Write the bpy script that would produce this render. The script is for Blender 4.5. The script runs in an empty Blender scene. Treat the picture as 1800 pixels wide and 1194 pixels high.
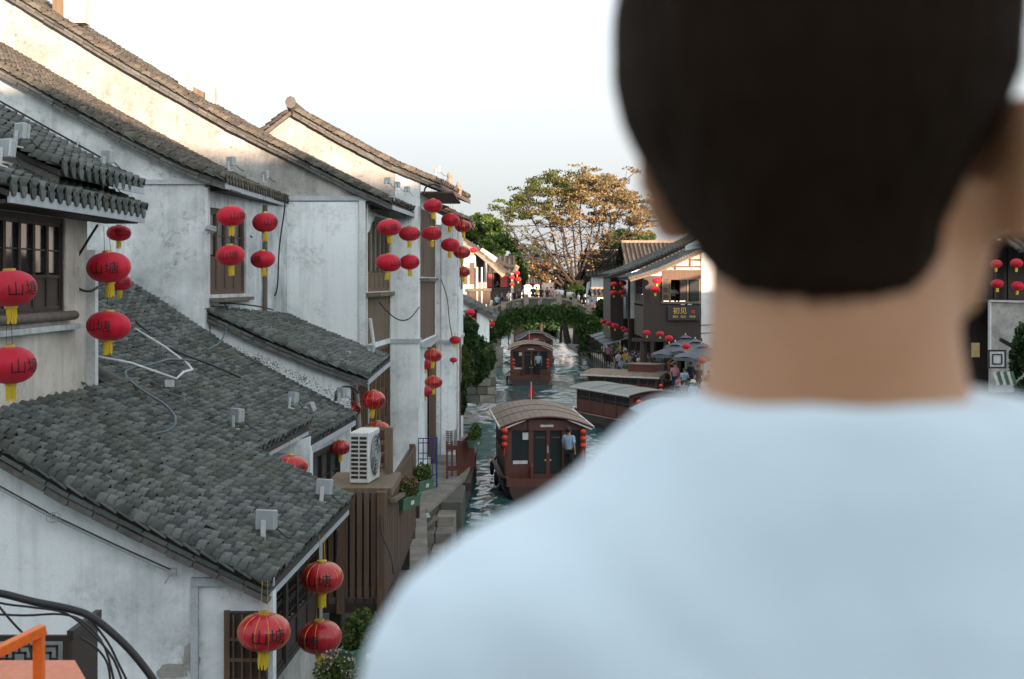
import bpy, bmesh, math, random
import numpy as np
from mathutils import Vector, Matrix, noise
random.seed(7); np.random.seed(7)
R = math.radians
scene = bpy.context.scene
col = scene.collection
FPX, HZ, CX, EYE = 2500.0, 495.0, 900.0, 7.5      # lens in photo pixels, horizon row, eye height over the water

# ---------------------------------------------------------------- camera, sky, sun, exposure
cam = bpy.data.cameras.new('camera'); camo = bpy.data.objects.new('camera', cam); col.objects.link(camo)
camo.location = (0, 0, EYE); camo.rotation_euler = (R(90), 0, 0)
cam.sensor_width = 36; cam.lens = 50; cam.shift_y = -(597 - HZ) / 1800
cam.clip_start = 0.05; cam.clip_end = 3000
cam.dof.use_dof = True; cam.dof.focus_distance = 36; cam.dof.aperture_fstop = 5.0
scene.camera = camo
SUN_EL, SUN_AZ = 5.6, 156.0                        # azimuth clockwise from +Y (the view direction)
world = bpy.data.worlds.new('World'); scene.world = world; world.use_nodes = True
wn, wl = world.node_tree.nodes, world.node_tree.links
bg = wn['Background']
sky = wn.new('ShaderNodeTexSky'); sky.sky_type = 'NISHITA'; sky.sun_disc = False
sky.sun_elevation = R(SUN_EL); sky.sun_rotation = R(SUN_AZ)
sky.air_density = 1.0; sky.dust_density = 6.5; sky.ozone_density = 3.5
hsv = wn.new('ShaderNodeHueSaturation'); hsv.inputs['Saturation'].default_value = 0.32
wl.new(sky.outputs[0], hsv.inputs['Color'])
veil = wn.new('ShaderNodeMix'); veil.data_type = 'RGBA'                    # thin even cirrus veil over the whole sky
tc = wn.new('ShaderNodeTexCoord'); cmap = wn.new('ShaderNodeMapping'); cmap.inputs['Scale'].default_value = (1, 1, 5); wl.new(tc.outputs['Generated'], cmap.inputs['Vector'])
cn = wn.new('ShaderNodeTexNoise'); cn.inputs['Scale'].default_value = 3; cn.inputs['Detail'].default_value = 5; wl.new(cmap.outputs[0], cn.inputs['Vector'])
cr = wn.new('ShaderNodeMapRange'); cr.inputs['To Min'].default_value = .60; cr.inputs['To Max'].default_value = .76; wl.new(cn.outputs['Fac'], cr.inputs['Value'])
wl.new(cr.outputs[0], veil.inputs[0]); wl.new(hsv.outputs[0], veil.inputs[6]); veil.inputs[7].default_value = (.96, .99, 1.0, 1)
wl.new(veil.outputs[2], bg.inputs['Color'])
bg.inputs['Strength'].default_value = 0.15
sl = bpy.data.lights.new('sun', 'SUN'); so = bpy.data.objects.new('sun', sl); col.objects.link(so)
sl.energy = 2.0; sl.angle = R(0.6); sl.color = (1.0, 0.67, 0.48)
sd = Vector((math.sin(R(SUN_AZ)) * math.cos(R(SUN_EL)), math.cos(R(SUN_AZ)) * math.cos(R(SUN_EL)), math.sin(R(SUN_EL))))
so.rotation_euler = (-sd).to_track_quat('-Z', 'Y').to_euler(); so.location = (20, -40, 40)
vs = scene.view_settings
vs.view_transform = 'Standard'; vs.look = 'None'; vs.gamma = 1; vs.use_curve_mapping = False
vs.exposure = 2.88
scene.cycles.max_bounces = 6; scene.cycles.diffuse_bounces = 3; scene.cycles.glossy_bounces = 3
scene.cycles.transparent_max_bounces = 6; scene.cycles.use_denoising = True

# ---------------------------------------------------------------- helpers
def P(px, py, Y): return Vector(((px - CX) / FPX * Y, Y, EYE - (py - HZ) / FPX * Y))
def PX(px, Y): return (px - CX) / FPX * Y
def PZ(py, Y): return EYE - (py - HZ) / FPX * Y
WPOS = {}
def tag(o, label=None, cat=None, group=None, kind=None):
    if label: o['label'] = label
    if cat: o['category'] = cat
    if group: o['group'] = group
    if kind: o['kind'] = kind
    return o
def thing(name, label, cat, loc=(0, 0, 0), group=None):
    o = bpy.data.objects.new(name, None); col.objects.link(o); o.location = loc; o.empty_display_size = .2
    WPOS[o.name] = Vector(loc)
    return tag(o, label, cat, group)
def link(name, me, parent=None, center=Vector((0, 0, 0)), kind=None):
    o = bpy.data.objects.new(name, me); col.objects.link(o)
    c = Vector(center)
    if parent is not None:
        o.parent = parent; o.location = c - WPOS[parent.name]
    else: o.location = c
    WPOS[o.name] = c
    if kind: o['kind'] = kind
    return o
def copy_tree(o, parent=None):
    c = o.copy(); col.objects.link(c)
    if parent is not None: c.parent = parent
    for ch in o.children: copy_tree(ch, c)
    return c

class MB:
    def __init__(s): s.v = []; s.f = []
    def add(s, vs_, fs):
        n = len(s.v); s.v.extend([tuple(v) for v in vs_]); s.f.extend([tuple(i + n for i in f) for f in fs]); return s
    def box(s, a, b):
        x0, y0, z0 = a; x1, y1, z1 = b
        return s.add([(x0,y0,z0),(x1,y0,z0),(x1,y1,z0),(x0,y1,z0),(x0,y0,z1),(x1,y0,z1),(x1,y1,z1),(x0,y1,z1)],
                     [(0,3,2,1),(4,5,6,7),(0,1,5,4),(1,2,6,5),(2,3,7,6),(3,0,4,7)])
    def obox(s, c, d, ax=Vector((1,0,0)), up=Vector((0,0,1))):     # centre, dims, local x axis, up
        ax = Vector(ax).normalized(); up = Vector(up).normalized(); ay = up.cross(ax).normalized(); up = ax.cross(ay)
        c = Vector(c); vs_ = []
        for k in (-.5, .5):
            for i, j in ((-.5,-.5),(.5,-.5),(.5,.5),(-.5,.5)):
                vs_.append(c + ax * (i * d[0]) + ay * (j * d[1]) + up * (k * d[2]))
        return s.add(vs_, [(0,3,2,1),(4,5,6,7),(0,1,5,4),(1,2,6,5),(2,3,7,6),(3,0,4,7)])
    def beam(s, a, b, w, h, up=Vector((0,0,1))):
        a = Vector(a); b = Vector(b); d = b - a
        if abs(d.normalized().dot(up)) > .98: up = Vector((0,1,0))
        return s.obox((a + b) / 2, (d.length, w, h), d, up)
    def tube(s, pts, r, n=6, caps=True):
        pts = [Vector(p) for p in pts]
        rs = r if isinstance(r, (list, tuple)) else [r] * len(pts)
        vs_ = []; fs = []; ref = Vector((0, 0, 1))
        prev = None
        for i, p in enumerate(pts):
            t = (pts[min(i + 1, len(pts) - 1)] - pts[max(i - 1, 0)])
            if t.length < 1e-9: t = Vector((0, 0, 1))
            t.normalize()
            if prev is None:
                a = t.cross(ref)
                if a.length < .1: a = t.cross(Vector((1, 0, 0)))
            else: a = prev - t * prev.dot(t)
            a.normalize(); b = t.cross(a); prev = a
            for k in range(n):
                an = 2 * math.pi * k / n
                vs_.append(p + (a * math.cos(an) + b * math.sin(an)) * rs[i])
        for i in range(len(pts) - 1):
            for k in range(n):
                fs.append((i*n+k, i*n+(k+1)%n, (i+1)*n+(k+1)%n, (i+1)*n+k))
        if caps: fs.append(tuple(range(n-1, -1, -1))); fs.append(tuple((len(pts)-1)*n + k for k in range(n)))
        return s.add(vs_, fs)
    def lathe(s, prof, n=12, c=(0,0,0)):                             # prof: list of (r, z)
        vs_ = []; fs = []
        for r, z in prof:
            for k in range(n):
                a = 2*math.pi*k/n; vs_.append((c[0]+r*math.cos(a), c[1]+r*math.sin(a), c[2]+z))
        for i in range(len(prof)-1):
            for k in range(n): fs.append((i*n+k, i*n+(k+1)%n, (i+1)*n+(k+1)%n, (i+1)*n+k))
        fs.append(tuple(range(n-1,-1,-1))); fs.append(tuple((len(prof)-1)*n+k for k in range(n)))
        return s.add(vs_, fs)
    def prism(s, poly, y0, y1):                                      # polygon in x,z (ccw seen from -y) pushed from y0 to y1
        n = len(poly)
        vs_ = [(x, y0, z) for x, z in poly] + [(x, y1, z) for x, z in poly]
        return s.add(vs_, [tuple(range(n)), tuple(range(2*n-1, n-1, -1))] + [(i, i+n, (i+1)%n+n, (i+1)%n) for i in range(n)])
    def plate(s, poly, z0, z1):                                      # polygon in x,y (ccw from above)
        n = len(poly)
        vs_ = [(x, y, z0) for x, y in poly] + [(x, y, z1) for x, y in poly]
        return s.add(vs_, [tuple(range(n-1,-1,-1)), tuple(range(n, 2*n))] + [(i, (i+1)%n, (i+1)%n+n, i+n) for i in range(n)])
    def loft(s, rings, caps=True):
        n = len(rings[0]); vs_ = [p for r in rings for p in r]; fs = []
        for i in range(len(rings)-1):
            for k in range(n): fs.append((i*n+k, i*n+(k+1)%n, (i+1)*n+(k+1)%n, (i+1)*n+k))
        if caps: fs.append(tuple(range(n-1,-1,-1))); fs.append(tuple((len(rings)-1)*n+k for k in range(n)))
        return s.add(vs_, fs)
    def mesh(s, name, mt, smooth=False, center=True):
        a = np.array(s.v, dtype=float); c = (a.min(0) + a.max(0)) / 2 if center else np.zeros(3)
        if center: c[2] = a[:,2].min()
        me = bpy.data.meshes.new(name); me.from_pydata([tuple(p) for p in (a - c)], [], s.f)
        if mt: me.materials.append(mt)
        if smooth: me.polygons.foreach_set('use_smooth', [True] * len(me.polygons))
        me.update(); return me, Vector(c)
    def build(s, name, mt, parent=None, smooth=False, kind=None, label=None, bevel=0):
        me, c = s.mesh(name, mt, smooth)
        if bevel:
            bm = bmesh.new(); bm.from_mesh(me)
            bmesh.ops.bevel(bm, geom=bm.edges[:], offset=bevel, segments=1, affect='EDGES', clamp_overlap=True)
            bm.to_mesh(me); bm.free()
        o = link(name, me, parent, c, kind)
        if label: o['label'] = label
        return o
def wall_along(mb, p0, p1, z0, z1, t, holes=()):
    """wall from p0 to p1 (x,y); its thickness t goes to the left of the direction; holes are (s0,s1,z0,z1)"""
    p0 = Vector((p0[0], p0[1], 0)); p1 = Vector((p1[0], p1[1], 0)); L = (p1 - p0).length; d = (p1 - p0) / L
    n = Vector((-d.y, d.x, 0)); ss = sorted(set([0, L] + [min(max(h[i],0),L) for h in holes for i in (0,1)]))
    for a, b in zip(ss, ss[1:]):
        if b - a < 1e-4: continue
        m = (a + b) / 2; cut = sorted([(h[2], h[3]) for h in holes if h[0] < m < h[1]]); z = z0
        segs = []
        for c0, c1 in cut:
            if c0 > z: segs.append((z, c0))
            z = max(z, c1)
        if z < z1: segs.append((z, z1))
        for za, zb in segs:
            q = [p0 + d*a, p0 + d*b, p0 + d*b + n*t, p0 + d*a + n*t]
            mb.add([(v.x, v.y, za) for v in q] + [(v.x, v.y, zb) for v in q],
                   [(0,3,2,1),(4,5,6,7),(0,1,5,4),(1,2,6,5),(2,3,7,6),(3,0,4,7)])
    return mb

# ---------------------------------------------------------------- materials
def newmat(name):
    m = bpy.data.materials.new(name); m.use_nodes = True
    return m, m.node_tree.nodes, m.node_tree.links, m.node_tree.nodes['Principled BSDF']
def noise_n(n, l, vec, scale, detail=4, rough=.6):
    t = n.new('ShaderNodeTexNoise'); t.inputs['Scale'].default_value = scale; t.inputs['Detail'].default_value = detail
    t.inputs['Roughness'].default_value = rough; l.new(vec, t.inputs['Vector']); return t.outputs['Fac']
def ramp(n, l, fac, a, b, ca=(0,0,0,1), cb=(1,1,1,1)):
    r = n.new('ShaderNodeValToRGB'); r.color_ramp.elements[0].position = a; r.color_ramp.elements[1].position = b
    r.color_ramp.elements[0].color = ca; r.color_ramp.elements[1].color = cb; l.new(fac, r.inputs['Fac']); return r.outputs['Color']
def mix(n, l, fac, a, b, mode='MIX'):
    m = n.new('ShaderNodeMix'); m.data_type = 'RGBA'; m.blend_type = mode
    for sock, v in ((0, fac), (6, a), (7, b)):
        if isinstance(v, (tuple, list)): m.inputs[sock].default_value = (*v[:3], 1)
        elif isinstance(v, (int, float)): m.inputs[sock].default_value = v
        else: l.new(v, m.inputs[sock])
    return m.outputs[2]
def pos(n, stretch=None, l=None):
    g = n.new('ShaderNodeNewGeometry')
    if stretch is None: return g.outputs['Position']
    mp = n.new('ShaderNodeMapping'); mp.inputs['Scale'].default_value = stretch; l.new(g.outputs['Position'], mp.inputs['Vector'])
    return mp.outputs[0]
def bump(n, l, b, h, strength, dist=.02):
    bn = n.new('ShaderNodeBump'); bn.inputs['Strength'].default_value = strength; bn.inputs['Distance'].default_value = dist
    l.new(h, bn.inputs['Height']); l.new(bn.outputs[0], b.inputs['Normal'])
def simple(name, c, rough=.6, c2=None, scale=6, metal=0, bmp=.2, spec=.5, stretch=None, dist=.01, lo=.35, hi=.7, coat=0):
    m, n, l, b = newmat(name)
    c2 = c2 or tuple(x * .72 for x in c)
    p = pos(n, stretch or (1,1,1), l)
    f = ramp(n, l, noise_n(n, l, p, scale, 5), lo, hi)
    cc = mix(n, l, f, c, c2)
    f2 = ramp(n, l, noise_n(n, l, p, scale * 9, 3), .3, .75)
    cc = mix(n, l, f2, cc, mix(n, l, .25, cc, (0,0,0)))
    l.new(cc, b.inputs['Base Color']); b.inputs['Roughness'].default_value = rough; b.inputs['Metallic'].default_value = metal
    b.inputs['Specular IOR Level'].default_value = spec; b.inputs['Coat Weight'].default_value = coat
    if bmp: bump(n, l, b, noise_n(n, l, p, scale * 5, 5), bmp, dist)
    return m
def plaster(name, base, dirt, amount=.5, scale=.55, streak=.3):
    m, n, l, b = newmat(name); p = pos(n)
    big = noise_n(n, l, p, scale, 8, .68); fine = noise_n(n, l, p, 9, 6, .7)
    c = mix(n, l, ramp(n, l, big, .62 - amount*.3, .72), base, dirt)
    mot = n.new('ShaderNodeMath'); mot.operation = 'MULTIPLY'
    l.new(ramp(n, l, noise_n(n, l, p, scale*3.1, 9, .75), .5, .66), mot.inputs[0]); l.new(ramp(n, l, fine, .42, .6), mot.inputs[1])
    c = mix(n, l, mot.outputs[0], c, mix(n, l, .45 + amount*.35, c, tuple(x*.55 for x in dirt)))
    st = noise_n(n, l, pos(n, (3.0, 3.0, .10), l), 1.6, 7, .72)
    f = ramp(n, l, st, .50, .72)
    fm = n.new('ShaderNodeMath'); fm.operation = 'MULTIPLY'; l.new(f, fm.inputs[0]); fm.inputs[1].default_value = streak
    c = mix(n, l, fm.outputs[0], c, tuple(x*.5 for x in dirt))
    c = mix(n, l, ramp(n, l, noise_n(n, l, p, 40, 3), .35, .8), c, mix(n, l, .12, c, (.1,.1,.1)))
    l.new(c, b.inputs['Base Color']); b.inputs['Roughness'].default_value = .9; b.inputs['Specular IOR Level'].default_value = .2
    bump(n, l, b, mix(n, l, .5, big, fine), .55, .02); return m
M = {}
M['plaster'] = plaster('plaster', (.74,.815,.84), (.40,.44,.45), .36, .35, .30)
M['plaster_old'] = plaster('plaster_old', (.54,.55,.53), (.17,.18,.17), 1.25, .75, .32)
M['plaster_worn'] = plaster('plaster_worn', (.70,.765,.785), (.28,.32,.325), .95, .8, .36)
M['plaster_warm'] = plaster('plaster_warm', (.62,.60,.54), (.40,.38,.33), .5, .8, .4)
M['cement'] = plaster('cement', (.34,.34,.31), (.2,.2,.18), .5, 1.2, .2)
M['trim'] = simple('painted_trim', (.44,.50,.54), .6, (.36,.41,.44), 3, bmp=.15)
M['pipe'] = simple('white_pipe', (.68,.72,.74), .5, (.5,.53,.54), 2, bmp=.05)
def tilemat(name, c1, c2, c3):
    m, n, l, b = newmat(name); g = n.new('ShaderNodeNewGeometry'); oi = n.new('ShaderNodeObjectInfo')
    ad = n.new('ShaderNodeMath'); ad.operation = 'ADD'; l.new(g.outputs['Random Per Island'], ad.inputs[0]); l.new(oi.outputs['Random'], ad.inputs[1])
    fr = n.new('ShaderNodeMath'); fr.operation = 'FRACT'; l.new(ad.outputs[0], fr.inputs[0])
    c = mix(n, l, fr.outputs[0], c1, c2)
    big = noise_n(n, l, g.outputs['Position'], .9, 6, .7)
    c = mix(n, l, ramp(n, l, big, .5, .68), c, c3)
    fine = noise_n(n, l, g.outputs['Position'], 34, 5, .7)
    c = mix(n, l, ramp(n, l, fine, .4, .68), c, mix(n, l, .45, c, (.02,.022,.02)))
    li = ramp(n, l, noise_n(n, l, g.outputs['Position'], 15, 6, .8), .6, .72)
    c = mix(n, l, li, c, (.2,.21,.18))
    l.new(c, b.inputs['Base Color']); b.inputs['Roughness'].default_value = .8; b.inputs['Specular IOR Level'].default_value = .35
    bump(n, l, b, fine, .5, .01); return m
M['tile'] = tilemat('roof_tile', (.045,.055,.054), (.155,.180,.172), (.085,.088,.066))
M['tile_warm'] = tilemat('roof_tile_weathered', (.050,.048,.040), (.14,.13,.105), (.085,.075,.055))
M['tile_pan'] = tilemat('roof_tile_shaded_channel', (.018,.022,.022), (.07,.08,.078), (.035,.04,.03))  # darkened copy of the cover tile colour, shade between columns painted in
M['tile_warm_pan'] = tilemat('roof_tile_shaded_channel_weathered', (.022,.021,.018), (.06,.055,.045), (.04,.036,.026))  # same for the weathered tiles: channel shade put into the colour
M['deck'] = simple('roof_boarding', (.045,.043,.038), .9, (.03,.03,.03), 4)
M['mortar'] = simple('ridge_mortar', (.13,.13,.12), .9, (.07,.07,.065), 5, bmp=.5, dist=.03)
M['wood_dark'] = simple('dark_timber', (.034,.022,.016), .6, (.02,.013,.010), 2, bmp=.4, stretch=(6,6,.6))
M['wood_brown'] = simple('brown_timber', (.13,.080,.048), .7, (.08,.052,.034), 2, bmp=.4, stretch=(8,8,.5))
M['wood_olive'] = simple('weathered_timber', (.19,.145,.09), .8, (.11,.085,.055), 2, bmp=.4, stretch=(8,8,.6))
M['wood_red'] = simple('red_lacquer_timber', (.13,.034,.022), .45, (.075,.022,.015), 2, bmp=.25, stretch=(4,4,.7), coat=.2)
M['wood_grey'] = simple('grey_timber', (.16,.14,.11), .85, (.1,.09,.075), 2, bmp=.4, stretch=(5,5,.6))
M['shutter_red'] = simple('red_shutter', (.35,.03,.025), .6, (.22,.02,.02), 3)
M['dark_room'] = simple('room_shade', (.012,.011,.010), .95, bmp=0)  # near-black colour stands in for the shade inside rooms
M['stone'] = simple('grey_stone', (.26,.245,.21), .9, (.13,.13,.115), 1.4, bmp=.6, dist=.04)
M['stone_dark'] = simple('wet_stone', (.10,.10,.085), .8, (.05,.055,.045), 1.1, bmp=.6, dist=.04)
M['stone_lichen'] = simple('lichen_stone', (.07,.075,.06), .9, (.30,.31,.27), 1.3, bmp=.6, dist=.04, lo=.5, hi=.6)
M['stone_warm'] = simple('warm_stone', (.30,.25,.20), .9, (.17,.15,.12), 2.5, bmp=.5, dist=.03)
M['metal_grey'] = simple('grey_metal', (.42,.45,.46), .45, (.33,.36,.37), 3, metal=.3, bmp=.03)
M['ac_white'] = simple('ac_paint', (.66,.69,.68), .5, (.5,.53,.52), 4, bmp=.05)
M['black'] = simple('black_rubber', (.016,.018,.02), .55, bmp=.1)
M['cable_grey'] = simple('grey_cable', (.10,.15,.17), .5, bmp=.05)
M['blue'] = simple('blue_paint', (.02,.045,.20), .5, bmp=.05)
M['orange'] = simple('orange_paint', (.80,.17,.015), .42, (.68,.14,.015), 3, bmp=.05)
M['orange_top'] = simple('faded_orange_paint', (.66,.24,.13), .6, (.58,.2,.11), 3, bmp=.05)
M['gold'] = simple('gold_foil', (.75,.50,.10), .35, metal=.5, bmp=0)
M['tassel'] = simple('yellow_tassel', (.80,.60,.03), .7, (.62,.42,.02), 20, bmp=.2, stretch=(8,8,.5))
M['ink'] = simple('black_ink', (.012,.01,.01), .7, bmp=0)
M['flag_red'] = simple('red_cloth', (.6,.02,.02), .7, bmp=0)
M['canopy'] = simple('parasol_cloth', (.10,.12,.145), .8, (.08,.095,.115), 2, bmp=.1)
M['hull'] = simple('boat_hull', (.055,.026,.020), .4, (.035,.018,.014), 1.5, bmp=.2, coat=.2)
M['white_paint'] = simple('white_edge_paint', (.68,.68,.66), .5, bmp=.05)
M['roof_brown'] = simple('brown_roof_slat', (.27,.205,.155), .75, (.19,.145,.11), 3, bmp=.3)
M['roof_grey'] = simple('grey_roof_slat', (.22,.25,.235), .7, (.16,.18,.17), 3, bmp=.3)
M['roof_blue'] = simple('blue_grey_canvas', (.20,.30,.36), .6, (.14,.22,.27), 2, bmp=.2)
M['planter'] = simple('green_planter', (.07,.17,.10), .6, (.05,.13,.08), 3, bmp=.05)
M['soil'] = simple('soil', (.05,.035,.025), .95)
M['sign_black'] = simple('black_sign_board', (.012,.016,.022), .5, bmp=.05)
M['glass'] = None
def glassmat():
    m, n, l, b = newmat('window_glass'); b.inputs['Base Color'].default_value = (.02,.028,.03,1); b.inputs['Roughness'].default_value = .2
    b.inputs['Specular IOR Level'].default_value = .22; return m
M['glass'] = glassmat()
def lampglass():
    m, n, l, b = newmat('floodlight_glass'); b.inputs['Base Color'].default_value = (.55,.62,.64,1); b.inputs['Roughness'].default_value = .15
    b.inputs['Transmission Weight'].default_value = .45; return m
M['lampglass'] = lampglass()
def lanternmat(name, c, rough, sheen, coat):
    m, n, l, b = newmat(name); p = pos(n)
    f = noise_n(n, l, p, 3, 3)
    oi = n.new('ShaderNodeObjectInfo'); l.new(mix(n, l, oi.outputs['Random'], mix(n, l, ramp(n, l, f, .3, .7), c, tuple(x*.8 for x in c)), tuple(min(1,x*.72+.012) for x in c)), b.inputs['Base Color'])
    b.inputs['Roughness'].default_value = rough; b.inputs['Sheen Weight'].default_value = sheen
    b.inputs['Sheen Tint'].default_value = (1,.4,.5,1); b.inputs['Coat Weight'].default_value = coat; b.inputs['Coat Roughness'].default_value = .3
    b.inputs['Specular Tint'].default_value = (1,.6,.65,1)
    tr = n.new('ShaderNodeBsdfTranslucent'); tr.inputs[0].default_value = (*c, 1)
    ms = n.new('ShaderNodeMixShader'); ms.inputs[0].default_value = .25
    l.new(b.outputs[0], ms.inputs[1]); l.new(tr.outputs[0], ms.inputs[2]); l.new(ms.outputs[0], n['Material Output'].inputs[0])
    bump(n, l, b, noise_n(n, l, pos(n, (14,14,1.5), l), 6, 3), .12, .01); return m
M['lantern'] = lanternmat('lantern_cloth', (.68,.010,.040), .55, .3, 0)
M['lantern_shiny'] = lanternmat('lantern_satin', (.60,.007,.020), .24, .2, .8)
def leafmat(name):
    m, n, l, b = newmat(name); a = n.new('ShaderNodeAttribute'); a.attribute_name = 'leafcol'
    l.new(a.outputs['Color'], b.inputs['Base Color']); b.inputs['Roughness'].default_value = .55; b.inputs['Specular IOR Level'].default_value = .3
    tr = n.new('ShaderNodeBsdfTranslucent'); l.new(a.outputs['Color'], tr.inputs[0])
    ms = n.new('ShaderNodeMixShader'); ms.inputs[0].default_value = .35
    l.new(b.outputs[0], ms.inputs[1]); l.new(tr.outputs[0], ms.inputs[2]); l.new(ms.outputs[0], n['Material Output'].inputs[0]); return m
M['leaf'] = leafmat('leaf')
M['bark'] = simple('bark', (.055,.042,.032), .9, (.03,.024,.02), 3, bmp=.6, stretch=(3,3,.6), dist=.03)
def watermat():
    m, n, l, b = newmat('canal_water')
    b.inputs['Base Color'].default_value = (.026,.090,.095,1); b.inputs['Roughness'].default_value = .10; b.inputs['IOR'].default_value = 1.33
    b.inputs['Specular IOR Level'].default_value = .9
    a = noise_n(n, l, pos(n, (1.0, .55, 1), l), 1.1, 4, .6); c = noise_n(n, l, pos(n, (1, .7, 1), l), 4.5, 4, .65); 
    d = noise_n(n, l, pos(n, (1,.8,1), l), 14, 2)
    w = n.new('ShaderNodeMath'); w.operation = 'MULTIPLY_ADD'; l.new(c, w.inputs[0]); w.inputs[1].default_value = .42; l.new(a, w.inputs[2])
    w2 = n.new('ShaderNodeMath'); w2.operation = 'MULTIPLY_ADD'; l.new(d, w2.inputs[0]); w2.inputs[1].default_value = .08; l.new(w.outputs[0], w2.inputs[2])
    bump(n, l, b, w2.outputs[0], .6, .06); return m
M['water'] = watermat()
def shirtcol(i, c):
    m, n, l, b = newmat('cloth_%s' % i); b.inputs['Base Color'].default_value = (*c, 1); b.inputs['Roughness'].default_value = .9; return m

# ---------------------------------------------------------------- roofs
def arc_tile(w, L, h, up=True, th=.02):
    mb = MB(); n = 5; rows = []
    for j, (y, dz) in enumerate(((0, .030), (L, -.004))):
        for lay in (0, -th):
            r = []
            for i in range(n):
                a = math.pi * (i / (n - 1)); x = -math.cos(a) * w / 2; z = math.sin(a) * h * (1 if up else -1)
                r.append((x, y, z + lay + dz))
            rows.append(r)
    vs_ = [p for r in rows for p in r]; fs = []
    for i in range(n - 1):
        fs.append((i, i+1, 2*n+i+1, 2*n+i))
        fs.append((n+i, n+i+1, i+1, i))
    fs.append((0, 2*n, 3*n, n)); fs.append((n-1, 2*n-1, 4*n-1, 3*n-1))
    return np.array(vs_), fs
def roof(house, prof, y0, y1, dx=0., dz=0., pitch=.23, step=.11, parts=300, m='tile', skip=None, deck_t=.07, eave_tiles=False):
    """prof: [(x,z)..] from eave up; swept from y0 to y1 while shifting by dx,dz.  Returns the roof (deck) object."""
    pr = [Vector((a, 0, b)) for a, b in prof]
    ln = [0]
    for a, b in zip(pr, pr[1:]): ln.append(ln[-1] + (b - a).length)
    Lt = ln[-1]
    xs = np.array([p.x for p in pr]); zs = np.array([p.z for p in pr]); ls = np.array(ln)
    def smooth_at(s):
        def f(t): t = min(max(t, 0), Lt); return np.array([np.interp(t, ls, xs), np.interp(t, ls, zs)])
        return sum(f(s + k) for k in (-.5, -.25, 0, .25, .5)) / 5 if Lt > 2 and .5 < s < Lt - .5 else f(s)
    NS = max(6, int(Lt / .4)); rings = []
    ss = [Lt * i / NS for i in range(NS + 1)]
    top = [smooth_at(s) for s in ss]
    for u, yy in ((0, y0), (1, y1)):
        rings.append([Vector((q[0] + dx*u, yy, q[1] + dz*u - .03)) for q in top] + [Vector((q[0] + dx*u, yy, q[1] + dz*u - .03 - deck_t)) for q in reversed(top)])
    deck = MB().loft(rings).build('roof', M['deck'], house)
    nc = max(2, int(round((y1 - y0) / pitch))); nr = int(Lt / step)
    mats = []; kinds = []
    sgn = 1 if prof[-1][0] < prof[0][0] else -1
    for c in range(2 * nc + 1):
        u = c / (2 * nc); cover = c % 2 == 0
        wob = random.uniform(-.012, .012)
        for r in range(nr):
            s = r * step
            a = smooth_at(s); b = smooth_at(min(s + step * 1.3, Lt))
            d = Vector((b[0] - a[0], (random.random() - .5) * .012, b[1] - a[1])).normalized()
            yd = Vector((dx, y1 - y0, dz)).normalized(); xd = yd * (-sgn) * -1
            up = xd.cross(d) if True else None
            if up.z < 0: xd = -xd; up = xd.cross(d)
            up.normalize()
            p = Vector((a[0] + dx*u, y0 + (y1 - y0)*u, a[1] + dz*u))
            p += up * ((.028 if cover else .022) + random.uniform(-.014, .014)) + xd * (wob + random.uniform(-.02, .02))
            if skip and skip(p): continue
            tw = random.uniform(-.11, .11)
            xr = (xd + d * tw).normalized(); dr = up.cross(xr)
            lift = random.uniform(0, .16); dr = (dr + up * (-.03 - lift * .5)).normalized(); upr = xr.cross(dr)
            mats.append(np.array([[xr.x, dr.x, upr.x, p.x],[xr.y, dr.y, upr.y, p.y],[xr.z, dr.z, upr.z, p.z]])); kinds.append(cover)
    cv, cf = arc_tile(pitch * .56, step * 1.40, pitch * .30, True); pv, pf = arc_tile(pitch * .62, step * 1.35, pitch * .14, False)
    A = np.array(mats); K = np.array(kinds)
    dist = np.linalg.norm(A[:, :, 3] - np.array([0, 0, EYE]), axis=1) - K * 1.0
    # what the frame shows
    px = A[:,0,3] / A[:,1,3] * FPX + CX; py = HZ + (EYE - A[:,2,3]) / A[:,1,3] * FPX
    dist = dist + ((px < 0) | (px > 1800) | (py < 0) | (py > 1194)) * 1000
    order = np.argsort(dist); pick = set(order[:parts].tolist())
    me_c = bpy.data.meshes.new('tile'); me_c.from_pydata(cv.tolist(), [], cf); me_c.materials.append(M[m])
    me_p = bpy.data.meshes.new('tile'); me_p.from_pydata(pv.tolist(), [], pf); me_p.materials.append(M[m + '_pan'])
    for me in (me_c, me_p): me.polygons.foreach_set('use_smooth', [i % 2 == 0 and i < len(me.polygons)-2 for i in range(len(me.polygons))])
    base = WPOS[deck.name]
    for i in pick:
        o = bpy.data.objects.new('tile', me_c if K[i] else me_p); col.objects.link(o); o.parent = deck
        mt = Matrix([list(A[i][0]), list(A[i][1]), list(A[i][2]), [0,0,0,1]])
        o.matrix_local = Matrix.Translation(-base) @ mt
    rest = [i for i in range(len(A)) if i not in pick]
    if rest:
        V = []; F = []; nv = 0; MI = []
        for kk, bv, bf in ((True, cv, cf), (False, pv, pf)):
            idx = [i for i in rest if K[i] == kk]
            if not idx: continue
            T = A[idx]; vv = np.einsum('nij,vj->nvi', T[:, :, :3], bv) + T[:, None, :, 3]
            V.append(vv.reshape(-1, 3)); fa = np.array([list(f) for f in bf])
            MI.append(np.full(len(idx)*len(bf), 0 if kk else 1, dtype=np.int32)); F.append((fa[None] + (np.arange(len(idx)) * len(bv))[:, None, None] + nv).reshape(-1, 4)); nv += len(idx) * len(bv)
        V = np.concatenate(V); F = np.concatenate(F)
        me = bpy.data.meshes.new('tiles'); me.vertices.add(len(V)); me.vertices.foreach_set('co', (V - np.array(base)).ravel())
        me.loops.add(F.size); me.loops.foreach_set('vertex_index', F.ravel().astype(np.int32))
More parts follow.
